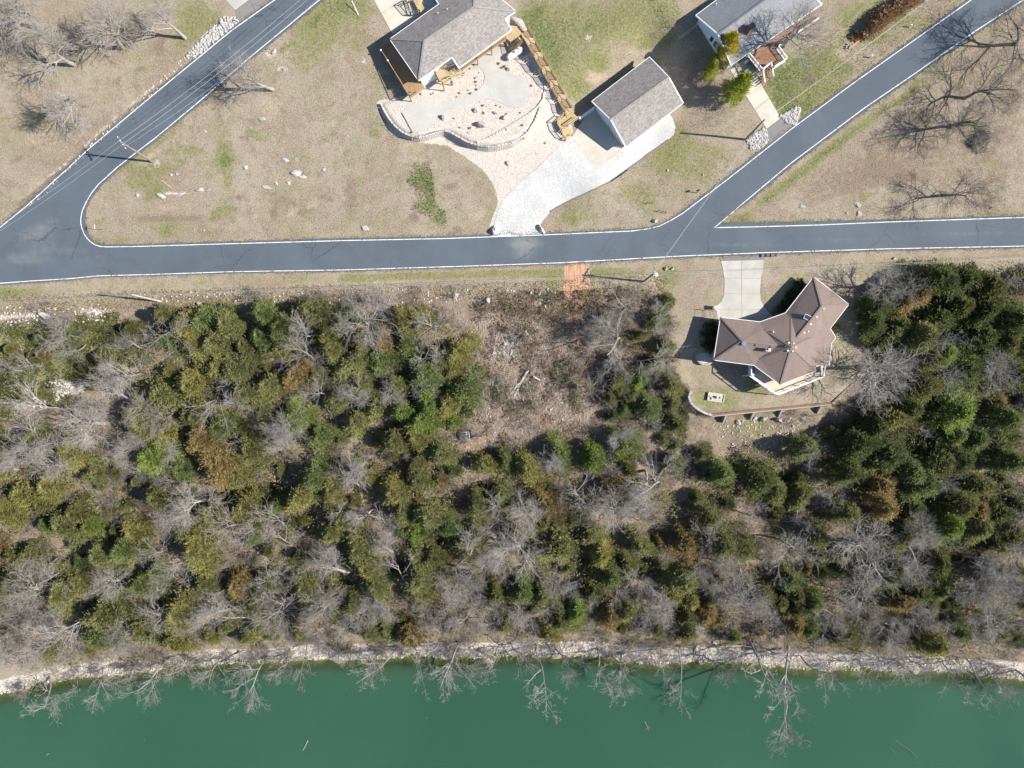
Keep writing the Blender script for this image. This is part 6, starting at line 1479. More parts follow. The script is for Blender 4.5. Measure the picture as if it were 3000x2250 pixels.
for x, y, z in zip(np.concatenate([X_[keepm], _x]), np.concatenate([Y_[keepm], _y]), np.concatenate([Z_[keepm], T(_x, _y)])):
    if y < yshore(x) + .2: continue
    s = SH[r.integers(4)].copy(); s = s[r.uniform(0, 1, len(s)) < .42]; a = r.uniform(0, 6.28); k = r.uniform(.6, 1.6); c, sn = math.cos(a) * k, math.sin(a) * k
    for o in (0, 3):
        px_, py_ = s[:, o].copy(), s[:, o + 1].copy(); s[:, o] = x + px_ * c - py_ * sn; s[:, o + 1] = y + px_ * sn + py_ * c; s[:, o + 2] = z + s[:, o + 2] * k - .05
    out.append(s)
print('shrub segs', sum(len(o) for o in out))
obj('undergrowth', segs_mesh('undergrowth', np.concatenate(out), 3), simple('grey_twigs', (0.24, 0.21, 0.19), 0.9, 0.35, 0.4), kind='stuff', label='tangle of leafless grey shrubs under the trees of the slope')
# low leafy plants
def leafy(name, n, poly, seed, col, L=(.15, .35), hgt=(.05, .5), label=None, thin=1.0, clump=True, mat='bush', w=(.4, .7), lim=None):
    r = np.random.default_rng(seed)
    if clump:
        (cx, cy, cz), _, _ = scatter_px(max(8, n // 60), poly, seed); k = r.integers(0, len(cx), n); rad = r.uniform(.4, 1.5, len(cx))
        a = r.uniform(0, 6.28, n); q = np.sqrt(r.uniform(0, 1, n)); X = cx[k] + np.cos(a) * q * rad[k]; Y = cy[k] + np.sin(a) * q * rad[k]; hh = (1 - q ** 2) * rad[k] * .6
    else:
        (X, Y, _), _, _ = scatter_px(n, poly, seed); n = len(X); hh = np.full(n, 1.0); k = r.integers(0, 50, n)
    Z = T(X, Y) + hh * r.uniform(hgt[0], hgt[1], n)
    a = r.uniform(0, 6.28, n); D = np.stack([np.cos(a), np.sin(a), r.uniform(.1, 1.2, n)], 1); N = np.stack([r.normal(0, .5, n), r.normal(0, .5, n), np.ones(n)], 1)
    l = r.uniform(*L, n); ok = Y > yshore(X) + .3
    br = r.uniform(0, 1, 2000)[k]
    var = np.stack([np.clip(br * .6 + r.uniform(0, .4, n), 0, 1), r.uniform(0, .8, n), np.zeros(n)], 1)
    V, F, A = kites(np.stack([X, Y, Z], 1)[ok], D[ok], l[ok], (l * r.uniform(*w, n))[ok], N[ok], var[ok])
    o = obj(name, np_mesh(name, V, F, {'leafvar': A}), mat, kind='stuff', label=label); o.color = (*col, 1); return o
leafy('low_greenery', 26000, [(-80, 950), (180, 940), (340, 915), (430, 975), (470, 1040), (360, 1080), (290, 1120), (170, 1180), (60, 1220), (-80, 1240)], 41, (.10, .115, .035), label='low leafy shrubs covering the slope below the road rocks')
leafy('low_greenery', 14000, [(-80, 1260), (300, 1230), (340, 1180), (1200, 900), (1340, 1320), (2000, 1330), (2480, 1330), (2560, 1200), (2560, 900), (3060, 850), (3060, 1880), (1500, 1840), (0, 1900)], 42, (.075, .085, .028), label='low evergreen shrubs between the trees of the slope')
UND = [(-80, 1290), (200, 1270), (330, 1180), (400, 1000), (520, 930), (1200, 920), (1330, 1010), (1400, 1180), (1340, 1240), (1330, 1340), (1700, 1310), (2000, 1340), (2480, 1300), (2560, 1180), (2540, 860), (2680, 815), (3070, 800), (3070, 1900), (2500, 1890), (1500, 1850), (600, 1880), (0, 1950), (-80, 1950)]
def understory(n, nc, poly, seed, col, label, rr=(.8, 2.4), H_=(.3, 2.2)):
    r = np.random.default_rng(seed); (cx, cy, cz), _, _ = scatter_px(nc, poly, seed); nc = len(cx); k = r.integers(0, nc, n); rad = r.uniform(*rr, nc); hh = r.uniform(.5, 1.2, nc)
    a = r.uniform(0, 6.28, n); q = r.uniform(0, 1, n) ** .6; X = cx[k] + np.cos(a) * q * rad[k]; Y = cy[k] + np.sin(a) * q * rad[k]
    Z = T(X, Y) + (1 - q ** 2) * rad[k] * hh[k] * r.uniform(*H_, n) * .9 + .15
    D = np.stack([np.cos(a) + r.normal(0, .5, n), np.sin(a) + r.normal(0, .5, n), r.uniform(-.1, 1.0, n)], 1); N = np.stack([r.normal(0, .6, n), r.normal(0, .6, n), np.ones(n)], 1)
    l = r.uniform(.25, .6, n); br = r.uniform(0, 1, nc)[k]; var = np.stack([np.clip(br * .7 + r.uniform(0, .3, n), 0, 1), np.clip(r.uniform(0, 1, nc)[k] * .9 + r.uniform(0, .2, n), 0, 1), np.zeros(n)], 1); ok = Y > yshore(X) + .3
    V, F, A = kites(np.stack([X, Y, Z], 1)[ok], D[ok], l[ok], (l * r.uniform(.14, .3, n))[ok], N[ok], var[ok])
    o = obj('understory', np_mesh('understory', V, F, {'leafvar': A}), 'bush', kind='stuff', label=label); o.color = (*col, 1)
understory(62000, 560, UND, 61, (.21, .215, .10), 'low evergreen growth filling the wood between the cedar crowns')
understory(30000, 400, UND, 62, (.23, .19, .13), 'dry russet and tan brush filling the wood between the trees', rr=(.6, 1.8))
understory(42000, 900, UND, 67, (.20, .195, .125), 'grey green low brush over the leaf litter of the wood', rr=(.6, 1.3), H_=(.3, 1.6))
understory(9000, 210, CLEAR, 68, (.26, .19, .15), 'pinkish dry brush scattered over the clearing', rr=(.3, .9), H_=(.1, .7))
understory(34000, 260, UND, 65, (.25, .235, .115), 'yellow olive evergreen growth mingled with the cedars', rr=(1.1, 2.3), H_=(.5, 2.4))
understory(26000, 200, [(2480, 1250), (2560, 1150), (2540, 860), (2680, 815), (3070, 800), (3070, 1880), (2500, 1880)], 66, (.15, .165, .07), 'dark evergreen growth under the cedars beyond the lake house', rr=(1.1, 2.4), H_=(.5, 2.4))
understory(16000, 260, [(0, 1960), (300, 1890), (600, 1800), (1200, 1770), (2000, 1740), (3070, 1760), (3070, 1960), (2600, 1935), (2000, 1905), (1400, 1895), (900, 1905), (400, 1950)], 64, (.27, .245, .18), 'pale dry brush along the lower edge of the wood', rr=(.5, 1.6))
understory(14000, 200, [(1390, 870), (1700, 860), (1960, 850), (1985, 1060), (2010, 1230), (1760, 1290), (1730, 1100), (1700, 960), (1420, 930)], 63, (.20, .165, .12), 'dry brush round the edge of the clearing', rr=(.4, 1.3), H_=(.2, 1.2))
leafy('dry_grass', 30000, SLOPE, 43, (.34, .27, .19), L=(.18, .45), hgt=(.0, .15), label='dry grass and leaf litter on the slope', clump=False, w=(.10, .3))
leafy('dry_weeds', 9000, [(-80, 870), (450, 852), (1000, 835), (1640, 822), (1730, 812), (1960, 800), (1960, 870), (1720, 880), (1640, 870), (1000, 880), (450, 900), (-80, 930)], 44, (.33, .28, .17), L=(.2, .5), hgt=(.0, .2), label='dry weeds along the road verge', clump=False, w=(.10, .25))
def tufts(name, n, poly, seed, col, label, L=(.10, .26)):
    return leafy(name, n, poly, seed, col, L=L, hgt=(.0, .05), label=label, clump=False, w=(.12, .3))
tufts('dry_grass', 16000, [(300, 700), (250, 640), (300, 560), (450, 430), (720, 190), (950, 20), (1090, 0), (1150, 90), (1110, 150), (1180, 290), (1105, 305), (1150, 400), (1230, 420), (1310, 430), (1440, 530), (1460, 600), (1430, 690), (1000, 700)], 51, (.33, .28, .19), 'dry grass of the big lawn between the roads')
tufts('dry_grass', 9000, [(-60, -20), (640, -20), (660, 60), (400, 280), (240, 430), (0, 640), (-60, 660)], 52, (.34, .27, .19), 'dry grass under the leafless trees by the sloping road')
tufts('dry_grass', 9000, [(2200, 590), (2330, 490), (2680, 230), (3010, 10), (3060, 10), (3060, 625), (2400, 645), (2140, 648)], 53, (.33, .26, .19), 'dry grass of the triangle between the roads')
tufts('dry_grass', 9000, [(1530, 0), (2000, 0), (2060, 160), (2130, 230), (2240, 400), (2120, 510), (1920, 650), (1620, 670), (1620, 620), (1790, 530), (1970, 400), (2010, 300), (1900, 160), (1730, 300), (1690, 330)], 54, (.30, .27, .16), 'dry grass round the garage')
tufts('green_grass', 8000, [(2270, 280), (2250, 240), (2310, 190), (2420, 110), (2500, 60), (2690, -10), (2830, -10), (2300, 370)], 55, (.17, .19, .07), 'green lawn grass in front of the blue grey roofed house')
tufts('green_grass', 1500, [(1212, 478), (1255, 476), (1270, 520), (1278, 600), (1310, 620), (1306, 668), (1262, 640), (1205, 612), (1225, 580), (1190, 530)], 56, (.06, .11, .03), 'patch of dark green weeds in the big lawn', L=(.14, .34))
# rubble
def rubble(name, X, Y, size, seed, mat, label, flat=.6, parent=None):
    r = np.random.default_rng(seed); n = len(X); Z = T(X, Y)
    ico = np.array([(0, 0, 1), (.9, 0, .3), (.28, .85, .35), (-.72, .53, .3), (-.7, -.5, .35), (.3, -.85, .3), (.6, .45, -.5), (-.3, .8, -.5), (-.8, 0, -.5), (-.2, -.8, -.5), (.7, -.4, -.5)])
    tri = [(0, 1, 2), (0, 2, 3), (0, 3, 4), (0, 4, 5), (0, 5, 1), (1, 6, 2), (2, 7, 3), (3, 8, 4), (4, 9, 5), (5, 10, 1), (6, 7, 2), (7, 8, 3), (8, 9, 4), (9, 10, 5), (10, 6, 1)]
    sx = r.uniform(*size, n); sy = sx * r.uniform(.5, 1, n); sz = sx * r.uniform(.35, .8, n) * flat / .6; a = r.uniform(0, 6.28, n)
    V = np.repeat(ico[None], n, 0) * (1 + r.uniform(-.3, .3, (n, len(ico), 1)))
    x = V[:, :, 0] * sx[:, None]; y = V[:, :, 1] * sy[:, None]; z = V[:, :, 2] * sz[:, None]; c, s = np.cos(a)[:, None], np.sin(a)[:, None]
    V = np.stack([X[:, None] + x * c - y * s, Y[:, None] + x * s + y * c, Z[:, None] + z + sz[:, None] * .3], 2).reshape(-1, 3)
    F = (np.array(tri)[None] + (np.arange(n) * len(ico))[:, None, None]).reshape(-1, 3)
    return obj(name, np_mesh(name, V, F), mat, kind='stuff', label=label)
def rub_px(name, n, poly, size, seed, mat, label):
    (X, Y, Z), U, V = scatter_px(n, poly, seed); return rubble(name, X, Y, size, seed, mat, label)
r = np.random.default_rng(77)
n = 6500; xs = r.uniform(-95, 95, n); ds = np.abs(r.normal(0, 1.0, n)) * 1.2 - .4
rubble('shore_stones', xs, yshore(xs) + ds, (.06, .26), 78, 'rock_tan', 'pale broken stones along the lake shore')
rub_px('loose_stones', 650, [(545, 165), (600, 103), (655, 50), (690, 52), (692, 70), (640, 112), (575, 168)], (.08, .3), 79, 'rock', 'white stone bank beside the sloping road')
rub_px('loose_stones', 520, [(80, 600), (230, 455), (320, 365), (400, 295), (520, 180), (545, 165), (570, 172), (410, 312), (240, 470), (90, 610)], (.06, .22), 80, 'rock_tan', 'scattered stones along the ditch of the sloping road')
rub_px('loose_stones', 420, [(2283, 340), (2337, 311), (2346, 318), (2331, 367), (2300, 357)], (.12, .30), 81, 'rock', 'white rock bed at the upper side of the cream drive')
rub_px('loose_stones', 420, [(2185, 409), (2235, 376), (2246, 380), (2250, 412), (2229, 435), (2200, 440)], (.12, .30), 82, 'rock', 'white rock bed round the pole at the lower side of the cream drive')
rub_px('loose_stones', 150, [(-60, 905), (60, 895), (180, 905), (300, 890), (330, 910), (300, 950), (120, 945), (-60, 960)], (.08, .34), 83, 'rock_tan', 'rock debris below the road at the far bend')
rub_px('loose_stones', 220, [(90, 1150), (150, 1115), (215, 1130), (200, 1160), (100, 1200)], (.12, .40), 84, 'rock_tan', 'pale outcrop stones on the leafy slope')
rub_px('loose_stones', 170, [(1440, 1000), (1500, 990), (1530, 1020), (1500, 1050), (1440, 1040)], (.06, .28), 85, 'rock_grey', 'heap of grey stones in the clearing')
rub_px('loose_stones', 420, [(1380, 860), (1640, 850), (1730, 1000), (1730, 1280), (1420, 1320), (1420, 1180), (1380, 1000)], (.05, .18), 86, 'rock_tan', 'small stones strewn over the clearing')
rub_px('loose_stones', 220, [(2080, 1240), (2200, 1222), (2330, 1225), (2340, 1260), (2230, 1340), (2120, 1300)], (.06, .24), 87, 'rock_tan', 'small stones below the straight retaining wall')
rub_px('loose_stones', 300, [(400, 860), (800, 850), (1300, 845), (1640, 845), (1640, 880), (1000, 890), (430, 885)], (.06, .24), 88, 'rock_tan', 'stones along the top of the wooded slope')
rub_px('loose_stones', 420, [(1120, 310), (1240, 305), (1400, 260), (1480, 160), (1560, 150), (1590, 240), (1560, 380), (1400, 415), (1205, 392)], (.04, .12), 89, 'rock_tan', 'loose stones over the terrace garden')

# sticks and branch litter
def sticks(name, n, poly, seed, mat, label, L=(.3, 1.3), rad=(.012, .035)):
    (X, Y, Z), U, V = scatter_px(n, poly, seed); r = np.random.default_rng(seed); n = len(X); a = r.uniform(0, 3.14, n); l = r.uniform(*L, n) * .5
    X1, Y1, X2, Y2 = X - np.cos(a) * l, Y - np.sin(a) * l, X + np.cos(a) * l, Y + np.sin(a) * l; k = (Y1 > yshore(X1) - .4) & (Y2 > yshore(X2) - .4)
    q = r.uniform(*rad, n); S = np.stack([X1, Y1, T(X1, Y1) + r.uniform(.02, .3, n), X2, Y2, T(X2, Y2) + r.uniform(.02, .3, n), q, q * .5], 1)[k]
    return obj(name, segs_mesh(name, S, 3), mat, kind='stuff', label=label)
sticks('branch_litter', 9000, SLOPE, 91, 'log', 'fallen twigs and sticks on the wooded slope', L=(.3, 1.4), rad=(.01, .028))
sticks('branch_litter', 4200, CLEAR, 92, 'log', 'cut twigs littering the clearing', L=(.3, 1.8), rad=(.010, .028))
xs = np.random.default_rng(5).uniform(-90, 90, 1700); ys = yshore(xs) + np.abs(np.random.default_rng(6).normal(0, 1.3, 1700))
r = np.random.default_rng(9); a = r.normal(0, .6, 1700); l = r.uniform(.3, 1.6, 1700); q = r.uniform(.015, .05, 1700)
obj('driftwood_litter', segs_mesh('driftwood_litter', np.stack([xs - np.cos(a) * l, ys - np.sin(a) * l, T(xs - np.cos(a) * l, ys - np.sin(a) * l).clip(WATER) + .1, xs + np.cos(a) * l, ys + np.sin(a) * l, T(xs + np.cos(a) * l, ys + np.sin(a) * l).clip(WATER) + .12, q, q * .6], 1), 4), 'log', kind='stuff', label='bleached sticks washed up along the shore')

# grass creeping over the asphalt edges
ex, ey = [], []; r = np.random.default_rng(17); PA_ = np.array(POLY_ASPH)
for i in range(len(PA_)):
    a, b = PA_[i], PA_[(i + 1) % len(PA_)]; L_ = np.hypot(*(b - a))
    if max(abs(a[0]), abs(b[0])) > 130 or max(abs(a[1]), abs(b[1])) > 90 or L_ < .1: continue
    n = int(L_ * 22); t_ = r.uniform(0, 1, n); o_ = np.abs(r.normal(0, .22, n)) - .16 + .12 * np.sin(t_ * L_ * 1.3 + i); nx_, ny_ = (b - a)[1] / L_, -(b - a)[0] / L_
    ex.append(a[0] + (b - a)[0] * t_ + nx_ * o_); ey.append(a[1] + (b - a)[1] * t_ + ny_ * o_)
ex, ey = np.concatenate(ex), np.concatenate(ey); n = len(ex); ar = sum(PA_[i][0] * PA_[(i + 1) % len(PA_)][1] - PA_[(i + 1) % len(PA_)][0] * PA_[i][1] for i in range(len(PA_)))
a = r.uniform(0, 6.28, n); P = np.stack([ex, ey, T(ex, ey) + .035], 1); l = r.uniform(.10, .28, n)
V, F, A = kites(P, np.stack([np.cos(a), np.sin(a), r.uniform(.0, .5, n)], 1), l, l * r.uniform(.2, .5, n), np.stack([r.normal(0, .3, n), r.normal(0, .3, n), np.ones(n)], 1), r.uniform(0, .8, (n, 3)))
o = obj('verge_grass', np_mesh('verge_grass', V, F, {'leafvar': A}), 'bush', kind='stuff', label='dry grass creeping over the ragged asphalt edges'); o.color = (.27, .24, .15, 1)

# ------------------------------------------------------------------ poles and wires
def pole(label, base, h, arm_dir=None, drum=False, wood='pole_wood'):
    b = G(*base); t = thing('utility_pole', label, 'utility pole', b)
    top = b + Vector((0, 0, h)); m = MB().tube([b - Vector((0, 0, .5)), b + Vector((0, 0, h * .5)), top], [.17, .15, .12], 10); m.build('shaft', wood, t, smooth=False)
    if arm_dir is not None:
        a = Vector((math.cos(arm_dir), math.sin(arm_dir), 0)); c = top - Vector((0, 0, .35))
        MB().beam(c - a * 1.15, c + a * 1.15, .11, .12).build('crossarm', 'grey_wood', t)
        for k in (-1.0, -.35, .35, 1.0):
            p = c + a * k; MB().tube([p + Vector((0, 0, .05)), p + Vector((0, 0, .2)), p + Vector((0, 0, .26))], [.05, .07, .03], 8).build('insulator', 'white', t)
        MB().beam(c - a * .7, c - Vector((0, 0, .7)), .05, .05).beam(c + a * .7, c - Vector((0, 0, .7)), .05, .05).build('brace', 'metal', t)
    if drum:
        p = top + Vector((.42, -.1, -1.2)); MB().cyl(p, .27, .8, 14).build('transformer', 'white', t); MB().cyl(p + Vector((0, 0, .8)), .06, .2, 8).build('bushing', 'metal', t)
        MB().beam(p + Vector((-.3, .1, .6)), p + Vector((0, 0, .6)), .06, .06).build('bracket', 'metal', t)
    return t, top
ARM1 = math.atan2(.62, -.52)
p1, T1 = pole('tall utility pole with crossarm at the bend of the sloping road', (447, 474), 9.2, R(125))
p2, T2 = pole('utility pole with a white drum transformer beside the orange dirt ramp', (1885, 825), 8.6, R(75), True)
p3, T3 = pole('plain dark utility pole in the white rock bed by the cream drive', (2184, 409), 8.6)
p4, T4 = pole('plain utility pole in the rocks between the road and the wood', (475, 884), 9.0, wood='log')
offs = [W(3350, 735, 8.5), W(-420, 905, 8.0), W(985, -85, 14.5), W(-260, 830, 8.0), W(2800, -60, 14.0)]
def wire(label, pts, sag=.5, r=.022, mat='wire', group='overhead wires'):
    m = MB()
    for a, b in zip(pts[:-1], pts[1:]):
        q = []; n = 14
        for k in range(n + 1): t = k / n; p = Vector(a).lerp(Vector(b), t); p.z -= sag * 4 * t * (1 - t); q.append(p)
        m.tube(q, [r * .72] * len(q), 4)
    c = (Vector(pts[0]) + Vector(pts[-1])) / 2
    t = thing('overhead_wire', label, 'wire', Vector(pts[0]), group); m.build('strand', mat, t); return t
up = Vector((0, 0, .15))
wire('long thin wire from the transformer pole past the rocks pole to the far bend', [T2, T4, offs[1]], 1.0)
wire('thin lower cable beneath the long wire from the transformer pole', [T2 - Vector((0, 0, 1.3)), T4 - Vector((0, 0, 1.2)), offs[1] - Vector((0, 0, 1.2))], 1.2, .018)
wire('thin wire crossing the driveway of the brown roofed house', [T2, offs[0]], 1.4, .024)
wire('second thin wire crossing the driveway of the brown roofed house', [T2 - Vector((0, 0, 1.2)), offs[0] - Vector((0, 0, 1.3))], 1.5, .018)
wire('wire slanting over the road from the transformer pole to the rock bed pole', [T2, T3], .6, .024)
wire('wire pair partner slanting over the road to the rock bed pole', [T2 - Vector((0, 0, .9)), T3 - Vector((0, 0, .9))], .7, .018)
wire('white twin cable running beside the rising road above the lawn', [T3, offs[4]], 1.6, .03)
wire('lower cable of the white twin beside the rising road', [T3 - Vector((0, 0, .5)), offs[4] - Vector((.3, 0, .5))], 1.7, .024)
c1 = T1 - Vector((0, 0, .1)); a1 = Vector((math.cos(R(125)), math.sin(R(125)), 0))
for k, lb in ((-.35, 'outer wire following the sloping road from the crossarm'), (.35, 'inner wire following the sloping road from the crossarm')):
    wire(lb, [c1 + a1 * k, offs[2] + a1 * k], 1.0, .024)
    wire(lb.replace('following the sloping road', 'over the road fork'), [c1 + a1 * k, offs[3] + a1 * k], 1.0, .02)
wire('low cable hanging under the crossarm wires', [T1 - Vector((0, 0, 1.6)), offs[2] - Vector((0, 0, 1.8))], 1.8, .018)

# ------------------------------------------------------------------ signs, mailboxes, markers
b = G(303, 674); sg = thing('road_sign', 'road sign seen edge on at the rounded road corner', 'road sign', b)
MB().tube([b - Vector((0, 0, .3)), b + Vector((0, 0, 2.5))], [.035, .035], 8).build('post', 'grey_wood', sg)
MB().box(b + Vector((-.03, 0, 2.38)), (.04, .62, .17)).build('sign_blade', 'white', sg); MB().box(b + Vector((0, 0, 2.52)), (.1, .1, .08)).build('bracket', 'metal', sg)
for (u, v, lab, mt) in [(2250, 752, 'black mailbox nearer the lake house drive', 'black'), (2266, 751, 'narrow dark newspaper box beside the black mailbox', 'black')]:
    b = G(u, v); t = thing('mailbox', lab, 'mailbox', b); w_ = .24 if u < 2260 else .14
    MB().beam(b - Vector((0, 0, .3)), b + Vector((0, 0, 1.05)), .09, .09).build('post', 'grey_wood', t)
    pr = [(math.cos(R(a)) * w_ / 2, 1.18 + math.sin(R(a)) * w_ / 2) for a in range(0, 181, 30)] + [(-w_ / 2, 1.05), (w_ / 2, 1.05)]
    vs = [(b.x + p, b.y - .25, b.z + q) for p, q in pr] + [(b.x + p, b.y + .28, b.z + q) for p, q in pr]; n = len(pr)
    MB().add(vs, [tuple(range(n)), tuple(reversed(range(n, 2 * n)))] + [(i, i + n, (i + 1) % n + n, (i + 1) % n) for i in range(n)]).build('box', mt, t)
    MB().box((b.x, b.y + .285, b.z + 1.15), (w_ * .9, .012, .18)).build('door', 'metal', t)
for (u, v, lab) in [(2663, 80, 'upper white marker stub in the verge of the rising road'), (2548, 169, 'lower white marker stub in the verge of the rising road'), (698, 63, 'dark topped marker at the stone bank by the apron')]:
    b = G(u, v); t = thing('marker_post', lab, 'marker', b); MB().tube([b, b + Vector((0, 0, .8))], [.09, .08], 8).build('post', 'white', t); MB().cyl(b + Vector((0, 0, .8)), .1, .06, 8).build('cap', 'white' if u > 1000 else 'black', t)
for (u, v, w_, r_, lab) in [(1900, 597, .9, -8, 'short dark signboard edge standing in the lawn by the fork'), (1938, 622, 1.3, -12, 'low dark rail in the lawn close to the road fork')]:
    b = G(u, v); t = thing('yard_rail', lab, 'rail', b); a = Vector((math.cos(R(r_)), math.sin(R(r_)), 0))
    for k in (-w_ / 2, w_ / 2): MB().beam(b + a * k, b + a * k + Vector((0, 0, .7)), .06, .06).build('post', 'black', t)
    MB().beam(b - a * w_ / 2 + Vector((0, 0, .7)), b + a * w_ / 2 + Vector((0, 0, .7)), .06, .08).build('rail', 'black', t)
b = G(2041, 565); t = thing('mailbox', 'small dark mailbox with bright shadowed post at the rising road verge', 'mailbox', b); MB().beam(b, b + Vector((0, 0, 1.1)), .09, .09).build('post', 'grey_wood', t); MB().box(b + Vector((-.1, .1, 1.2)), (.5, .22, .22), R(20)).build('box', 'black', t)
b = G(1050, 44); t = thing('white_pole', 'short leaning white pole in the grass beside the cream patio', 'pole', b); MB().tube([b, b + Vector((-.7, 1.5, 1.3))], [.05, .05], 8).build('shaft', 'white', t)
b = G(490, 540); t = thing('yellow_plank', 'yellow plank lying in the lawn by the road bend', 'plank', b); MB().beam(G(474, 528, .06), G(505, 553, .06), .14, .05).build('board', 'deck_wood', t)
b = G(1192, 360); t = thing('long_bar', 'long thin dark bar lying on the concrete terrace', 'bar', b); A_, B_ = W(1178, 331, PLAT_Z + .12), W(1209, 388, PLAT_Z + .12); MB().beam(A_, B_, .07, .06).build('bar', 'grey_wood', t); MB().cyl(B_, .12, .2, 10).build('end_post', 'rail_wood', t)

# ------------------------------------------------------------------ rocks that can be told apart
ROCKS = [(836, 470, 20, 12, 20, .25, 'r', 'pale rock slab in the lawn below the wide tan patch'), (866, 507, 30, 16, 0, .45, 'r', 'largest pale rock lump in the big lawn'), (719, 492, 16, 12, 30, .35, 'r', 'pale rock by the narrow green streak'), (780, 547, 26, 10, 15, .2, 'r', 'long flat pale rock in the middle of the lawn'), (809, 537, 14, 9, 40, .25, 'r', 'pale rock touching the end of the long flat rock'), (845, 537, 12, 9, 0, .25, 'r', 'small pale rock under the largest lump'),
         (585, 556, 22, 13, 10, .3, 'r', 'wedge shaped white rock in the row above the dark strip'), (610, 556, 16, 7, -5, .2, 'r', 'narrow white rock touching the wedge shaped one'), (472, 573, 22, 13, 15, .3, 'r', 'white rock slab below the yellow plank'), (402, 571, 15, 9, 60, .25, 'r', 'small white rock nearest the rounded road corner'), (530, 568, 16, 7, -15, .15, 'r', 'low white rock midway in the rock row'), (500, 512, 9, 8, 0, .2, 'r', 'small round white rock right above the plank'), (518, 510, 9, 7, 0, .2, 'r', 'second small round white rock above the plank'),
         (1068, 668, 22, 16, 35, .35, 'r', 'lone pale rock in the lawn close to the main road'), (832, 203, 22, 8, 0, .2, 'g', 'flat grey rock beside the twisted yard tree'), (803, 152, 20, 12, -40, .25, 'g', 'grey rock above the twisted yard tree'), (768, 348, 20, 12, 10, .2, 'g', 'grey slab beside the tan scraped patch'), (601, 386, 8, 6, 0, .2, 'r', 'small white rock near the road under the twisted tree'), (888, 518, 20, 8, 0, .2, 'r', 'flat rock stretching from the largest lump'), (950, 497, 10, 8, 0, .2, 'r', 'small rock at the tan end of the lawn'), (568, 671, 7, 6, 0, .15, 'g', 'small grey stone in the dark strip'), (598, 674, 9, 6, 0, .15, 'g', 'grey stone beside the dark strip'),
         (1448, 674, 14, 26, 10, .9, 't', 'upright entrance boulder on the lawn side of the white gravel drive'), (1586, 674, 12, 30, -25, .7, 't', 'long entrance boulder across the white gravel drive'), (1494, 480, 26, 14, 20, .4, 't', 'pinkish boulder in the stone field above the drive'), (1300, 345, 18, 16, 0, .7, 'g', 'rough boulder at the waist of the concrete terrace'), (1411, 368, 32, 20, 12, .8, 'g', 'big grey boulder in the middle of the terrace bed'), (1477, 345, 18, 12, -45, .6, 'g', 'grey boulder at the wall side of the terrace bed'), (1394, 324, 16, 12, -40, .5, 'w', 'white angular stone in the terrace bed'), (1420, 333, 9, 7, 0, .3, 't', 'reddish stone beside the white angular stone'),
         (1490, 203, 12, 12, 0, .5, 'w', 'white stone beside a dark hole near the propane tank'), (1452, 330, 14, 9, 0, .3, 'w', 'pale stone near the inner block tier'), (1328, 243, 14, 10, 0, .3, 'w', 'white stone pad under the wooden landing'), (1237, 276, 12, 9, 0, .2, 'w', 'white stone at the foot of the side deck'), (1600, 419, 12, 6, -30, .25, 'w', 'thin white stone in the gravel near the steps'),
         (2349, 604, 20, 12, 10, .2, 'g', 'pale rock in the brown triangle close to its tip'), (2512, 599, 22, 14, 30, .2, 'g', 'larger pale rock in the brown triangle'), (2516, 626, 16, 14, 0, .2, 'g', 'pale rock between the larger one and the road'), (2480, 625, 10, 8, 0, .2, 'g', 'small pale rock beside the larger ones'), (2903, 610, 10, 8, 0, .25, 'g', 'small grey rock near the road at the green strip'), (2059, 512, 7, 6, 0, .2, 'w', 'small white stone in the lawn by the fork'), (1955, 498, 8, 7, 0, .2, 'w', 'small white stone below the gravel drive edge'),
         (135, 925, 40, 16, 30, .8, 't', 'long rock ledge below the road at the far bend'), (585, 890, 16, 12, 0, .5, 'g', 'grey rock above the cedar edge'), (560, 856, 12, 8, 0, .3, 'g', 'flat grey rock near the verge weeds'), (1428, 880, 16, 16, 0, .8, 'w', 'whitish round boulder with a dark hole beside it'), (1555, 858, 12, 14, 0, .7, 'g', 'dark boulder with deep shadow in the cleared bank'), (1597, 897, 8, 12, 0, .5, 'w', 'upright pale stone near the orange ramp'), (1605, 880, 10, 8, 0, .4, 'w', 'pale stone under the ramp edge'), (1335, 868, 16, 20, 0, .5, 't', 'pinkish stone pile on the cleared bank'), (1580, 860, 10, 16, 0, .4, 'g', 'grey upright stone beside the dark boulder'),
         (2236, 1228, 14, 16, 0, .6, 'g', 'grey stone under the second buttress'), (2230, 1230, 8, 12, 0, .5, 'w', 'pale stone under the second buttress'), (2280, 1230, 22, 16, 30, .8, 'g', 'big grey stone slab under the third buttress'), (2300, 1234, 24, 12, -20, .5, 'g', 'flat grey stone beside the big slab'), (2212, 1226, 12, 10, 0, .4, 'g', 'small grey stone by the second buttress'), (2323, 1247, 8, 8, 0, .3, 'w', 'white stone in the shade edge below the wall'), (2162, 1236, 14, 18, -20, .4, 't', 'reddish stone between the first buttresses'), (2352, 1226, 16, 10, 0, .4, 'g', 'shaded grey stone under the wall'),
         (1478, 1008, 16, 12, 0, .6, 'g', 'largest grey stone of the clearing heap'), (1500, 1003, 12, 10, 0, .5, 'g', 'second stone of the clearing heap'), (1612, 1200, 8, 8, 0, .4, 'w', 'white stone in the middle of the clearing'), (1645, 1178, 14, 8, 0, .2, 'g', 'flat grey stone by the dragging track'), (1970, 787, 12, 8, 0, .4, 'w', 'white stone in the verge by the lake house drive'), (2620, 757, 10, 6, -30, .3, 'w', 'pale stone at the road edge above the green strip'), (1950, 788, 10, 10, 0, .5, 't', 'stump like brown stone in the verge'), (650, 70, 14, 10, 0, .6, 'w', 'large block on the white stone bank'), (1918, 648, 14, 10, 0, .5, 't', 'brown rock at the road curve near the fork'), (1040, 745, 0, 0, 0, 0, 'w', '')]
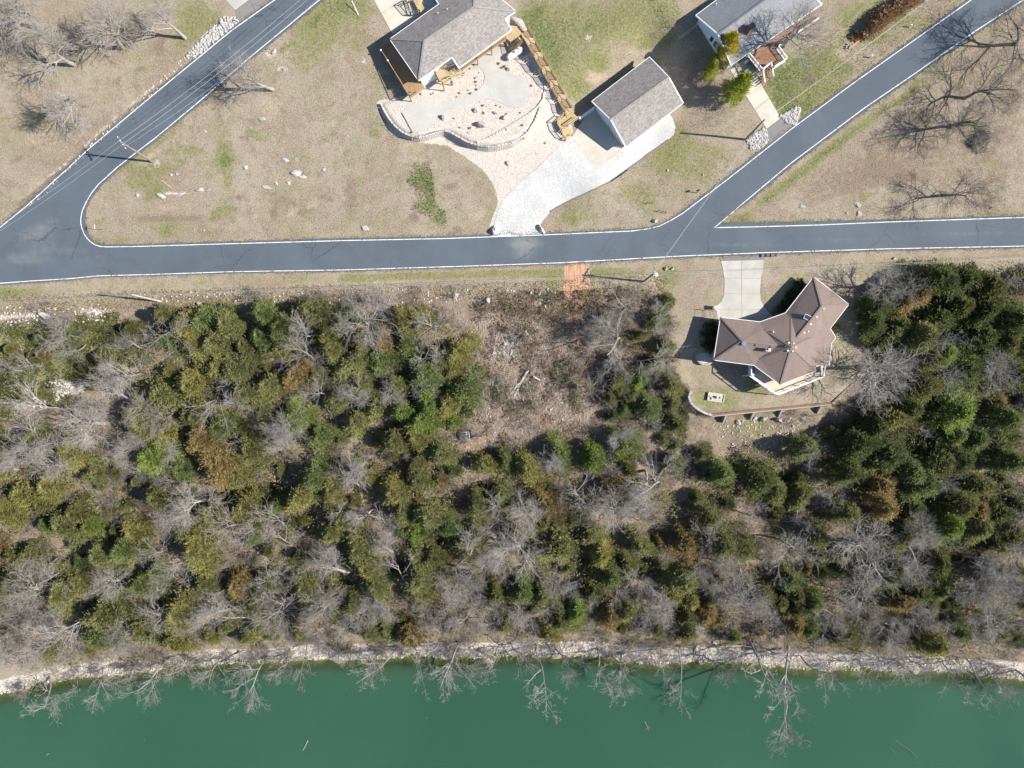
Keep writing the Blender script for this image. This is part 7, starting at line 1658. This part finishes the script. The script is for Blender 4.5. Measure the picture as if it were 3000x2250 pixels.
RM = {'r': 'rock', 'g': 'rock_grey', 't': 'rock_tan', 'w': 'rock'}
for i, (u, v, su, sv, ro_, h, m_, lab) in enumerate(ROCKS):
    if su: rock('rock', u, v, su * (1.35 if m_ == 'r' else 1.1), sv * (1.25 if m_ == 'r' else 1.1), ro_, h, RM[m_], lab, None, 900 + i, sink=.42 if m_ == 'r' else .28)
ROWP = [(2483, 131), (2490, 136), (2478, 136), (2487, 142), (2476, 142)]
for i, (u, v) in enumerate(ROWP): rock('rock', u, v, 6, 5, 0, .3, 'rock', 'small white stone in the little heap at the end of the hedge bed', 'stones heaped at the hedge bed end', 1200 + i)

# ------------------------------------------------------------------ hedge of dry red-brown shrubs
hb = [(2542, 84), (2558, 66), (2576, 52), (2594, 40), (2612, 28), (2632, 14), (2652, 1), (2672, -12)]
for i, (u, v) in enumerate(hb):
    b = G(u + 6, v + 8); me = cedar_mesh(600 + i % 3, 1.35, 2.2, 34, 44) if i < 3 else None
    if i < 3: me.materials.append(MAT['bush']); HEDM = globals().setdefault('HEDM', []); HEDM.append(me)
    t = thing('hedge_shrub', f"{['first', 'second', 'third', 'fourth', 'fifth', 'sixth', 'seventh', 'eighth'][i]} russet dry shrub of the hedge row, counted from its red end", 'shrub', b, 'russet hedge row')
    c = obj('foliage', HEDM[i % 3], None, t); c.color = (.33, .215, .13, 1); t.rotation_euler = (0, 0, i * 1.3)
    sm = MB()
    for k in range(5): sm.tube([(b.x, b.y, b.z), (b.x + math.cos(k * 1.3) * .4, b.y + math.sin(k * 1.3) * .4, b.z + 1.2)], [.03, .015], 5)
    sm.build('stems', 'bark_cedar', t)
t = thing('hedge_edging', 'pale timber edging along the russet hedge bed', 'edging', G(2560, 90)); ed = [(2484, 143), (2520, 118), (2560, 88), (2600, 60), (2650, 24), (2690, -4)]
for a, b in zip(ed[:-1], ed[1:]): MB().beam(G(*a, .08), G(*b, .08), .16, .18).build('timber', 'deck_wood', t)
b = G(2506, 108); t = thing('round_shrub', 'small round dark shrub between the hedge and the white stones', 'shrub', b); c = obj('foliage', HEDM[0], None, t); c.color = (.09, .08, .04, 1); c.scale = (.5, .5, .45)
b = G(2516, 112); t = thing('red_cover', 'red plastic sheet on the hedge bed', 'sheet', b); MB().box(b + Vector((0, 0, .05)), (1.6, .5, .08), R(35)).build('sheet', 'red', t)

# small shrubs and dry garden plants
def shrub(u, v, s, col, lab, group=None, name='shrub'):
    b = G(u, v); t = thing(name, lab, 'shrub', b, group); c = obj('foliage', HEDM[int(u) % 3], None, t); c.color = (*col, 1); c.scale = (s, s, s * .8); t.rotation_euler = (0, 0, u)
    m = MB(); m.tube([(b.x, b.y, b.z - .1), (b.x, b.y, b.z + .9 * s)], [.04, .02], 5); m.build('stem', 'bark_cedar', t); return t
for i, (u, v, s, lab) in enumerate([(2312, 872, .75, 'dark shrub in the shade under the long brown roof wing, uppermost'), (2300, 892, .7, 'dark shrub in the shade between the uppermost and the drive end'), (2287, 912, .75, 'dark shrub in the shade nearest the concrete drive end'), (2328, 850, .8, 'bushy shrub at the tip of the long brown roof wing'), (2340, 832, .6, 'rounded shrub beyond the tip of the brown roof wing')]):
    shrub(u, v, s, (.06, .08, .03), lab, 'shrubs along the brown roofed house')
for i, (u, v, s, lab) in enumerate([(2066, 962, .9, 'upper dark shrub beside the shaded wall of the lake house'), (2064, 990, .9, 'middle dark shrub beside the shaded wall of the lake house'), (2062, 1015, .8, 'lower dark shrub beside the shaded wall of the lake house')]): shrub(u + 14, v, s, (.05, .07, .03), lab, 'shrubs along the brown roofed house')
shrub(2446, 962, .5, (.14, .2, .04), 'bright green bush tucked in the notch of the lake house roof')
r_ = random.Random(3); spots = [(1395 + r_.gauss(0, 14), 235 + r_.gauss(0, 22)) for _ in range(16)] + [(r_.uniform(1310, 1380), r_.uniform(262, 290)) for _ in range(7)] + [(r_.uniform(1380, 1500), r_.uniform(308, 335)) for _ in range(16)] + [(r_.uniform(1320, 1350), r_.uniform(345, 375)) for _ in range(5)] + [(r_.uniform(1370, 1400), r_.uniform(365, 392)) for _ in range(6)] + [(r_.uniform(1455, 1480), r_.uniform(175, 215)) for _ in range(6)] + [(r_.uniform(1480, 1560), r_.uniform(330, 410)) for _ in range(9)] + [(r_.uniform(1540, 1585), r_.uniform(180, 300)) for _ in range(9)] + [(r_.uniform(1255, 1300), r_.uniform(262, 295)) for _ in range(6)]
for i, (u, v) in enumerate(spots[::2]):
    b = W(u, v, PLAT_Z); b.z = PLAT_Z; t = thing('dry_plant', ['dry brown plant in the terrace bed between house and concrete walk', 'dry brown plant in the terrace bed on the wall side of the concrete', 'dry brown plant by the propane tank and timber walkway'][0 if u < 1430 and v < 300 else 2 if u > 1450 and v < 300 else 1], 'plant', b, 'dry plants of the stone terrace')
    s = r_.uniform(.06, .15); c = obj('foliage', HEDM[i % 3], None, t); c.color = (.36, .27, .18, 1); c.scale = (s, s, s * .7); t.rotation_euler = (0, 0, i)

# ------------------------------------------------------------------ pit with the round lid
b = W(1362, 1274, G(1362, 1274).z); gz_ = b.z; t = thing('tank_pit', 'open pit with pipes and slate blue round tank lid at the cedar edge', 'pit', b)
c = W(1355, 1279.5, gz_ + .3); MB().cyl((c.x, c.y, gz_ - .4), .56, .75, 24).cyl((c.x, c.y, gz_ + .35), .60, .07, 24, .56).build('tank_lid', 'lid', t)
w1, w2, w3, w4 = [W(u, v, gz_ + .25) for u, v in [(1344, 1261), (1378, 1260), (1379, 1283), (1345, 1284)]]
for a, bb_ in ((w1, w2), (w2, w3), (w1, w4)): MB().beam(a - Vector((0, 0, .25)), bb_ - Vector((0, 0, .25)), .1, .7).build('shoring_board', 'black', t)
MB().prism([p[:2] for p in (w1, w2, w3, w4)], gz_ - .1, gz_ + .1).build('pit_floor', 'dark_wood', t)
for a, bb_ in (((1352, 1266), (1375, 1266)), ((1366, 1266), (1366, 1276)), ((1362, 1272), (1377, 1271)), ((1374, 1266), (1375, 1282))): MB().tube([W(*a, gz_ + .3), W(*bb_, gz_ + .3)], [.055, .055], 8).build('pipe', 'white', t)
MB().beam(W(1380, 1281, gz_ + .12), W(1412, 1276, gz_ + .1), .5, .2).build('trench', 'black', t); MB().tube([W(1383, 1283, gz_ + .3), W(1410, 1280, gz_ + .3)], [.07, .07], 8).build('pipe', 'metal', t)

# ------------------------------------------------------------------ logs, brush piles, driftwood
def log(px, r0, lab, mat='log', forks=(), name='log', group=None, lift=.15):
    P = []
    for q in px: p = G(q[0], q[1]); p.z = max(p.z, WATER - .05); P.append(p + Vector((0, 0, lift + (q[2] if len(q) > 2 else 0))))
    t = thing(name, lab, 'log', P[0], group); n = len(P); MB().tube(P, [r0 * (1 - .55 * i / (n - 1)) for i in range(n)], 7).build('stem', mat, t)
    for f in forks:
        F_ = [G(q[0], q[1]) for q in f]; F_ = [Vector((p.x, p.y, max(p.z, WATER) + lift + .1 * i)) for i, p in enumerate(F_)]
        MB().tube(F_, [r0 * .5 * (1 - .6 * i / max(1, len(F_) - 1)) for i in range(len(F_))], 6).build('branch', mat, t)
    return t
log([(1545, 1086, .3), (1528, 1115, .2), (1505, 1142), (1488, 1165)], .16, 'longest felled trunk lying slantwise in the clearing', forks=[[(1530, 1112), (1512, 1128), (1504, 1150)], [(1515, 1130), (1520, 1160)]])
log([(1549, 1084, .35), (1535, 1108, .3), (1518, 1135, .2), (1506, 1166)], .11, 'felled trunk lying tight beside the longest one', mat='log')
log([(1562, 1103, .2), (1583, 1115, .2)], .22, 'short thick cut log beside the felled trunks'); log([(1552, 1092), (1562, 1100)], .25, 'split log end at the head of the felled trunks', mat='grey_wood')
log([(1632, 1058), (1646, 1078)], .1, 'pale broken stick on the far brush pile'); log([(1505, 1158), (1516, 1150)], .14, 'small log under the felled trunk tips')
log([(1539, 970, .1), (1552, 990, .1), (1560, 1000)], .1, 'tan stick on the small upper brush heap', mat='deck_wood')
def brush(u, v, su, sv, n, col, lab, seed):
    b = G(u, v); t = thing('brush_pile', lab, 'brush pile', b); r = np.random.default_rng(seed); S = []; sb = [(r.normal(0, .45) * su, r.normal(0, .45) * sv, r.uniform(.35, .7)) for _ in range(6)]
    for _ in range(n):
        a = r.uniform(0, 6.28); q = math.sqrt(r.uniform(0, 1)); ox, oy, ok_ = sb[r.integers(6)]; x = b.x + ox + math.cos(a) * q * su * ok_; y = b.y + oy + math.sin(a) * q * sv * ok_; z = tz(x, y) + (1 - q * q) * r.uniform(.1, 1.1); a2 = r.uniform(0, 6.28); l = r.uniform(.4, 1.5); dz = r.uniform(-.2, .5)
        S.append((x, y, z, x + math.cos(a2) * l, y + math.sin(a2) * l, z + dz, r.uniform(.012, .04), .008))
    S = np.array(S); S[:, [0, 3]] -= b.x; S[:, [1, 4]] -= b.y; S[:, [2, 5]] -= b.z
    obj('twigs', segs_mesh('brush_twigs', S, 3), 'log', t)
    a = r.uniform(0, 6.28, n * 5); q = np.sqrt(r.uniform(0, 1, n * 5)); kk = r.integers(0, 6, n * 5); sbn = np.array(sb); P = np.stack([sbn[kk, 0] + np.cos(a) * q * su * sbn[kk, 2], sbn[kk, 1] + np.sin(a) * q * sv * sbn[kk, 2], (1 - q * q) * r.uniform(.2, 1.2, n * 5)], 1); P[:, 2] += T(P[:, 0] + b.x, P[:, 1] + b.y) - b.z
    D = np.stack([r.normal(0, 1, n * 5), r.normal(0, 1, n * 5), r.uniform(0, .8, n * 5)], 1); V, F, A = kites(P, D, r.uniform(.15, .5, n * 5), r.uniform(.04, .10, n * 5), np.stack([r.normal(0, .5, n * 5), r.normal(0, .5, n * 5), np.ones(n * 5)], 1), r.uniform(0, .7, (n * 5, 3)))
    o = obj('leaves', np_mesh('brush_leaves', V, F, {'leafvar': A}), 'bush', t); o.color = (*col, 1)
brush(1655, 1112, 2.6, 2.4, 420, (.14, .135, .06), 'large brush pile of cut cedar boughs in the clearing', 1)
brush(1690, 1150, 1.8, 3.2, 400, (.17, .155, .07), 'long yellowish brush pile at the wood side of the clearing', 2)
brush(1475, 1145, 2.8, 2.4, 420, (.14, .14, .07), 'wide flat brush pile at the tips of the felled trunks', 3)
brush(1650, 1065, 1.6, 1.4, 200, (.13, .105, .06), 'brown brush heap above the large cedar pile', 4)
brush(1545, 975, 1.5, 1.2, 160, (.15, .12, .08), 'small upper brush heap beside the orange ramp track', 5)
brush(2862, 428, 1.8, 2.1, 360, (.2, .18, .15), 'grey brush pile in the brown triangle under the bare trees', 6)
brush(1000, 1862 + 30, 4, 1.2, 240, (.16, .14, .12), 'pale heap of washed up brush at the shore', 7)
brush(420, 1935, 5, 1.3, 300, (.17, .15, .12), 'long heap of pale brush at the first bay', 8)
log([(1378, 1895), (1410, 1918), (1445, 1938)], .30, 'bleached root log lying down into the water', forks=[[(1400, 1920), (1430, 1908), (1455, 1896)], [(1395, 1908), (1380, 1898)]], group='driftwood along the shore', name='driftwood_log')
log([(1478, 1888), (1530, 1894), (1568, 1900)], .18, 'straight driftwood log lying above its parallel partner', group='driftwood along the shore', name='driftwood_log'); log([(1475, 1884), (1520, 1885), (1570, 1887)], .14, 'thinner parallel driftwood log at the shore', group='driftwood along the shore', name='driftwood_log')
log([(1640, 1908), (1680, 1909), (1705, 1915), (1740, 1905)], .15, 'curved driftwood bough touching the water', group='driftwood along the shore', name='driftwood_log', forks=[[(1655, 1898), (1662, 1882), (1672, 1868)]]); log([(1765, 1903), (1790, 1918), (1815, 1935)], .13, 'slanting white driftwood stem entering the water', group='driftwood along the shore', name='driftwood_log')
log([(2088, 1880), (2110, 1893), (2170, 1890), (2225, 1898)], .2, 'reddish driftwood trunk with splayed roots', group='driftwood along the shore', name='driftwood_log', forks=[[(2090, 1880), (2105, 1900), (2125, 1925)], [(2095, 1876), (2120, 1872), (2160, 1874)]]); log([(2040, 1885), (2033, 1905), (2035, 1925)], .17, 'dark upright stump log at the shore', mat='grey_wood', group='driftwood along the shore', name='driftwood_log')
log([(650, 1938), (680, 1918), (715, 1905)], .15, 'dark driftwood bough over pale shore stones', mat='grey_wood', group='driftwood along the shore', name='driftwood_log'); log([(755, 1925), (800, 1935), (850, 1936)], .12, 'thin driftwood pole lying along the waterline', group='driftwood along the shore', name='driftwood_log')
log([(133, 1980), (165, 1972), (195, 1955)], .16, 'pale green grey driftwood log at the first bay', group='driftwood along the shore', name='driftwood_log'); log([(2520, 1952), (2620, 1945), (2700, 1940)], .13, 'long driftwood stem before the glinting water', group='driftwood along the shore', name='driftwood_log'); log([(2780, 1925), (2850, 1930), (2900, 1938)], .16, 'dark driftwood trunk on the pale bank near the glints', mat='grey_wood', group='driftwood along the shore', name='driftwood_log')
log([(2160, 1640), (2178, 1712)], .13, 'pale fallen trunk in the lower wood', lift=.5); log([(2400, 1775), (2475, 1822)], .14, 'long pale fallen trunk in the lower right wood', lift=.5); log([(2580, 1822), (2660, 1840)], .14, 'tan fallen trunk above the shore bank', lift=.4); log([(1795, 1835), (1822, 1853)], .16, 'bleached trunk piece on the bank above the shore', lift=.4); log([(2730, 1590), (2800, 1620)], .15, 'dark fallen trunk in the right hand wood', mat='grey_wood', lift=.4)
log([(240, 1120), (290, 1121)], .1, 'straight pale pole lying on the leafy slope', lift=.5); log([(1595, 1417), (1625, 1440)], .12, 'broken dark log in the wood below the clearing', mat='grey_wood', lift=.5)
# snags in the lake
def snag(px, lab, r0=.05, mat='log'):
    P = [W(u, v, WATER + h) for u, v, h in px]; t = thing('snag', lab, 'branch', Vector((P[0].x, P[0].y, WATER))); MB().tube(P, [r0 * (1 - .5 * i / (len(P) - 1)) for i in range(len(P))], 6).build('stem', mat, t); return t
t = snag([(1888, 2112, -.1), (1897, 2130, .5), (1902, 2140, .9)], 'small forked white snag in open water')
for q in ([(1897, 2128), (1908, 2134)], [(1898, 2131), (1892, 2138)]): MB().tube([W(*q[0], WATER + .5), W(*q[1], WATER + .9)], [.035, .015], 5).build('twig', 'log', t)
snag([(902, 2170, .3), (892, 2190, .1), (885, 2205, -.1)], 'curved white stick standing in open water', .06); snag([(142, 2208, .15), (134, 2215, -.05)], 'short white stick in the water near the picture edge', .05)
snag([(2612, 2157, -.15), (2640, 2182, .1), (2668, 2200, .35), (2690, 2222, .7)], 'long dark snag slanting out of the lake', .07, 'bark_dark'); snag([(2606, 2188, -.1), (2628, 2212, .4)], 'shorter dark snag beside the long one', .05, 'bark_dark'); snag([(2535, 2160, -.1), (2542, 2166, .3)], 'stub of a dark snag left of the long one', .05, 'bark_dark')
snag([(2190, 2143, -.1), (2195, 2149, .25)], 'tiny dark snag in open water below the tall leaning tree', .05, 'bark_dark'); snag([(1247, 2100, -.1), (1253, 2107, .2)], 'tiny dark snag below the narrow shore trees', .05, 'bark_dark'); snag([(1015, 2012, -.1), (1018, 2020, .2)], 'tiny dark snag close to the shore fans', .05, 'bark_dark'); snag([(420, 2165, -.1), (424, 2172, .2)], 'tiny dark snag in the first bay', .05, 'bark_dark')
